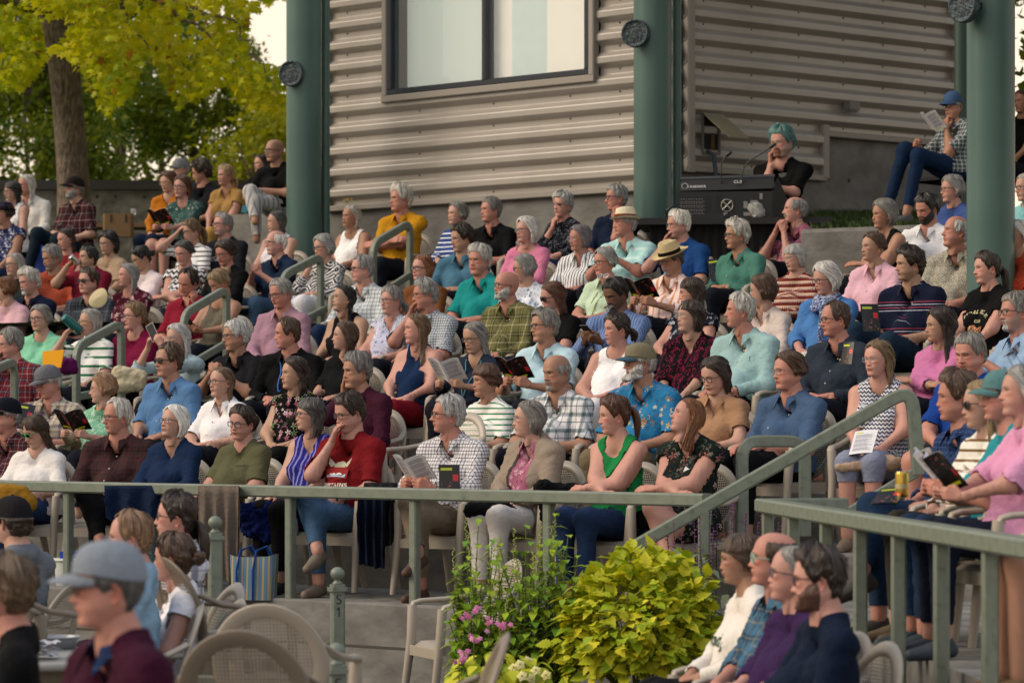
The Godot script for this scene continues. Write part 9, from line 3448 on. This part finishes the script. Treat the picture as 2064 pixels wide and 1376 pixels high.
func build_table() -> void:
	var c := pt(70,1330,11.6)
	var o := thing("table","round grey table with bottles and cups at the lower left","table",Vector3(c.x,0,c.z))
	var h := c.y+0.02
	var m := MB.new()
	lathe(m,[[0.0,h - 0.03],[0.42,h - 0.03],[0.43,h - 0.02],[0.43,h - 0.006],[0.42,h],[0.0,h]],Vector3.ZERO,40)
	put("table_top",m.mesh(),plain(hex("#8e8c88"),0.5),o)
	m=MB.new()
	lathe(m,[[0.20,0.0],[0.19,0.03],[0.04,0.06],[0.035,h - 0.03]],Vector3.ZERO,20)
	put("pedestal",m.mesh(),M.black,o)
	var at := Vector3(c.x,h,c.z)
	o=thing("squeeze_bottle","clear squeeze bottle of amber sauce with a pointed white cap, on the table","bottle",pt(46,1300,11.4)*Vector3(1,0,1)+Vector3(0,h,0))
	o.scale=Vector3.ONE*PS
	m=MB.new()
	lathe(m,[[0.0,0.001],[0.033,0.001],[0.035,0.006],[0.035,0.13],[0.030,0.145],[0.022,0.150]],Vector3.ZERO,24)
	var pl := mat(Color(0.80,0.82,0.86,1),0.3)
	put("bottle_body",m.mesh(),pl,o)
	m=MB.new()
	lathe(m,[[0.0355,0.006],[0.0357,0.007],[0.0357,0.034],[0.0355,0.035]],Vector3.ZERO,24)
	put("sauce",m.mesh(),plain(lin(0.36,0.18,0.06),0.4),o)
	m=MB.new()
	lathe(m,[[0.028,0.146],[0.028,0.162],[0.010,0.172],[0.004,0.215],[0.0,0.216]],Vector3.ZERO,20)
	put("cap",m.mesh(),plain(hex("#d8dade"),0.4),o)
	o=thing("jar","glass spice jar with a green lid beside the squeeze bottle","jar",pt(22,1310,11.7)*Vector3(1,0,1)+Vector3(0,h,0))
	o.scale=Vector3.ONE*PS
	m=MB.new()
	lathe(m,[[0.0,0.001],[0.030,0.001],[0.032,0.08],[0.026,0.09]],Vector3.ZERO,20)
	put("jar_body",m.mesh(),plain(lin(0.20,0.13,0.06),0.25),o)
	m=MB.new()
	lathe(m,[[0.028,0.088],[0.028,0.108],[0.0,0.109]],Vector3.ZERO,20)
	put("lid",m.mesh(),plain(hex("#4f8f6a"),0.4),o)
	o=thing("napkin_stack","crumpled white napkins and papers on the table","napkins",pt(85,1322,11.4)*Vector3(1,0,1)+Vector3(0,h,0))
	for k in 3:
		m=MB.new()
		var rows := []
		for r in 7:
			var row := []
			for q in 7:
				row.append(Vector3((q - 3)*0.018,0.008+0.022*k+0.03*absf(cloth_noise.get_noise_2d(q*1.9+k*7,r*1.9)),(r - 3)*0.017).rotated(Vector3.UP,k*0.7))
			rows.append(row)
		m.grid(rows,false,Vector3(0,-1,0))
		put("napkin",m.mesh(),plain(hex("#d4d4da"),0.8),o)
	o=thing("food_tray","clear plastic takeaway tray on the table","tray",pt(112,1300,11.9)*Vector3(1,0,1)+Vector3(0,h,0))
	m=MB.new()
	lathe(m,[[0.0,0.002],[0.07,0.002],[0.085,0.045],[0.092,0.046],[0.092,0.042],[0.084,0.040]],Vector3.ZERO,24)
	put("tray",m.mesh(),plain(hex("#8c9096"),0.2),o)

func build_lawn_things() -> void:
	# the low wall behind the lawn, with its dark coping
	var o := thing("low_wall","low concrete wall with a dark metal coping between the lawn and the trees","wall")
	var m := MB.new()
	var a := pt(-160,383,36.2); var b := pt(600,383,36.2)
	m.box(Vector3(a.x,CAMY+1.0,a.z - 0.25),Vector3(b.x,a.y,b.z))
	put("wall_body",m.mesh(),M.concrete,o)
	m=MB.new()
	m.box(Vector3(a.x,a.y+0.004,a.z - 0.3),Vector3(b.x,a.y+0.108,b.z+0.05))
	put("coping",m.mesh(),plain(hex("#2e2d30"),0.5),o)
	m=MB.new()
	for x in [195,232,290,350]:
		var p := pt(x,396,36.2)
		m=MB.new()
		m.tube([p,p+Vector3(0,0,0.004)],[0.02],8)
		put("tie_hole",m.mesh(),plain(lin(0.04,0.04,0.036),0.9),o)
	# blue folding chair at the left edge
	var at := pt(12,470,30.0)
	o=thing("folding_chair","blue folding lawn chair with white arms at the left edge","chair",Vector3(at.x,CAMY+0.80,at.z),-0.9)
	m=MB.new()
	bar(m,Vector3(0,0.30,-0.22),Vector3(0,0.88,-0.34),0.52,0.03,Vector3.BACK)
	put("backrest",m.mesh(),plain(hex("#1c3f9c"),0.8),o)
	m=MB.new()
	bar(m,Vector3(0,0.30,-0.22),Vector3(0,0.32,0.22),0.5,0.03)
	put("seat",m.mesh(),plain(hex("#1c3f9c"),0.8),o)
	for s in [-1.0,1.0]:
		m=MB.new()
		m.tube([Vector3(s*0.29,0.52,-0.28),Vector3(s*0.29,0.52,0.2)],[0.022],8,Color.WHITE,0.5)
		put("arm",m.mesh(),plain(hex("#d8d8dc"),0.4),o)
		m=MB.new()
		m.tube([Vector3(s*0.28,0.52,0.18),Vector3(s*0.28,0.0,-0.25)],[0.012],8)
		put("leg",m.mesh(),plain(hex("#d8d8dc"),0.3),o)
		m=MB.new()
		m.tube([Vector3(s*0.27,0.52,-0.27),Vector3(s*0.27,0.0,0.22)],[0.012],8)
		put("leg",m.mesh(),plain(hex("#d8d8dc"),0.3),o)
	# brown paper bag, glass, picnic table edge
	o=thing("paper_bag","brown picnic bag with dark buckles on the lawn beside the plaid-shirted man","bag",pt(238,478,30.4))
	m=MB.new()
	bar(m,Vector3(0,0,0),Vector3(0,0.22,0),0.28,0.14,Vector3.BACK)
	put("body",m.mesh(),plain(hex("#7d6240"),0.85),o)
	for s in [-0.06,0.08]:
		m=MB.new()
		m.box(Vector3(s - 0.010,0.14,0.071),Vector3(s+0.010,0.21,0.076))
		put("buckle",m.mesh(),plain(lin(0.03,0.02,0.015),0.5),o)
	o=thing("picnic_table","low wooden table on the lawn between the plaid-shirted man and the women","table",pt(262,452,31.2))
	m=MB.new()
	m.box(Vector3(-0.5,-0.04,-0.3),Vector3(0.42,0.0,0.25))
	put("table_top",m.mesh(),plain(hex("#7a5a3c"),0.7),o)
	for q in [[-0.45,-0.25],[0.36,-0.25],[-0.45,0.2],[0.36,0.2]]:
		m=MB.new()
		m.box(Vector3(q[0],-0.55,q[1]),Vector3(q[0]+0.04,-0.04,q[1]+0.04))
		put("leg",m.mesh(),plain(hex("#5c432c"),0.7),o)
	o=thing("wine_glass","stemmed wine glass standing on the low table on the lawn","glass",pt(268,420,31.0))
	o.position.y=pt(262,452,31.2).y
	o.scale=Vector3.ONE*PS
	m=MB.new()
	lathe(m,[[0.032,0.0],[0.030,0.004],[0.004,0.008],[0.0035,0.075],[0.012,0.085],[0.030,0.11],[0.034,0.14],[0.029,0.175],[0.028,0.175],[0.033,0.14],[0.029,0.112],[0.0,0.088]],Vector3.ZERO,20)
	var gl := mat(Color(0.95,0.97,1.0,0.08),0.05)
	gl.transparency=BaseMaterial3D.TRANSPARENCY_ALPHA
	put("bowl",m.mesh(),gl,o)
	# camp chair of the blonde woman
	at=pt(470,420,31.3)
	o=thing("camp_chair","teal canvas camp chair under the blonde woman in mustard","chair",Vector3(at.x,CAMY+1.2,at.z),-0.8)
	m=MB.new()
	bar(m,Vector3(0,0.36,-0.14),Vector3(0,0.98,-0.36),0.56,0.02,Vector3.BACK)
	put("backrest",m.mesh(),plain(hex("#146478"),0.85),o)
	m=MB.new()
	bar(m,Vector3(0,0.38,-0.2),Vector3(0,0.42,0.26),0.54,0.02)
	put("seat",m.mesh(),plain(hex("#146478"),0.85),o)
	for s in [-1.0,1.0]:
		m=MB.new()
		m.tube([Vector3(s*0.29,0.0,0.24),Vector3(s*0.28,0.98,-0.38)],[0.012],8)
		put("leg",m.mesh(),plain(hex("#7c8086"),0.3,0.6),o)
		m=MB.new()
		m.tube([Vector3(s*0.29,0.0,-0.3),Vector3(s*0.28,0.60,0.22)],[0.012],8)
		put("leg",m.mesh(),plain(hex("#7c8086"),0.3,0.6),o)
	# colourful umbrella or backpack beside the curly-haired man
	o=thing("folded_umbrella","folded blue and green umbrella with a white hooked handle","umbrella",pt(408,425,31.8))
	m=MB.new()
	m.tube([Vector3(0,0,0),Vector3(0.005,0.10,0),Vector3(0.0,0.24,0),Vector3(0.01,0.32,0)],[0.03,0.055,0.05,0.03],10)
	put("canopy",m.mesh(),cloth("mottle #1560a8 #1f9ac4 #3ca04c #123c80 @6"),o)
	m=MB.new()
	m.tube(bent([Vector3(0.05,0.14,0.04),Vector3(0.055,0.30,0.04),Vector3(0.025,0.34,0.04),Vector3(0.0,0.30,0.04)],0.03),[0.010],8)
	put("handle",m.mesh(),plain(hex("#d8d8d8"),0.4),o)
	# grass slope, low kerb and folding chair at the upper right
	var sl := MB.new()
	var rows := []
	for r in 8:
		var row := []
		for c in 16:
			var px := lerpf(1640,1960,c/15.0)
			var d := lerpf(22.9,25.9,r/7.0)
			row.append(Vector3((px - MIDX)*d/FOCAL,CAMY+lerpf(1.30,1.62,r/7.0)+0.03*hair_noise.get_noise_2d(px*0.05,d*3.0),-d))
		rows.append(row)
	sl.grid(rows,false,Vector3(3,-9,-24))
	struct("slope",sl.mesh(),M.grass)
	grass_blades("slope_grass",func(rng):
		var d: float=rng.randf_range(22.95,25.6)
		var px: float=rng.randf_range(1640,1955)
		return Vector3((px - MIDX)*d/FOCAL,CAMY+lerpf(1.30,1.62,(d - 22.9)/3.0) - 0.01,-d),5200,0.06)
	var kb := MB.new()
	var k0 := pt(1625,466,22.9); var k1 := pt(1980,452,22.4)
	bar(kb,Vector3(k0.x,k0.y - 0.36,k0.z),Vector3(k1.x,k1.y - 0.36,k1.z),0.20,0.74)
	tag(put("kerb_wall",kb.mesh(),M.concrete),"low concrete retaining kerb below the grass slope behind the upper seats","wall")
	at=pt(1925,400,24.5)
	o=thing("folding_chair","folding chair with white arms and steel legs under the man reading on the slope","chair",Vector3(at.x,CAMY+1.44,at.z),-1.0)
	m=MB.new()
	bar(m,Vector3(0,0.34,-0.2),Vector3(0,0.36,0.24),0.50,0.025)
	put("seat",m.mesh(),plain(hex("#1a1c22"),0.8),o)
	m=MB.new()
	bar(m,Vector3(0,0.36,-0.2),Vector3(0,0.86,-0.34),0.50,0.025,Vector3.BACK)
	put("backrest",m.mesh(),plain(hex("#33202c"),0.8),o)
	for s in [-1.0,1.0]:
		m=MB.new()
		bar(m,Vector3(s*0.28,0.58,-0.26),Vector3(s*0.28,0.58,0.22),0.05,0.03)
		put("arm",m.mesh(),plain(hex("#b8b4ac"),0.5),o)
		m=MB.new()
		m.tube(bent([Vector3(s*0.27,0.57,0.2),Vector3(s*0.27,0.06,0.24),Vector3(s*0.27,0.0,0.30),Vector3(s*0.27,0.0,-0.24)],0.05),[0.012],8)
		put("leg",m.mesh(),plain(hex("#a4a6aa"),0.25,0.8),o)
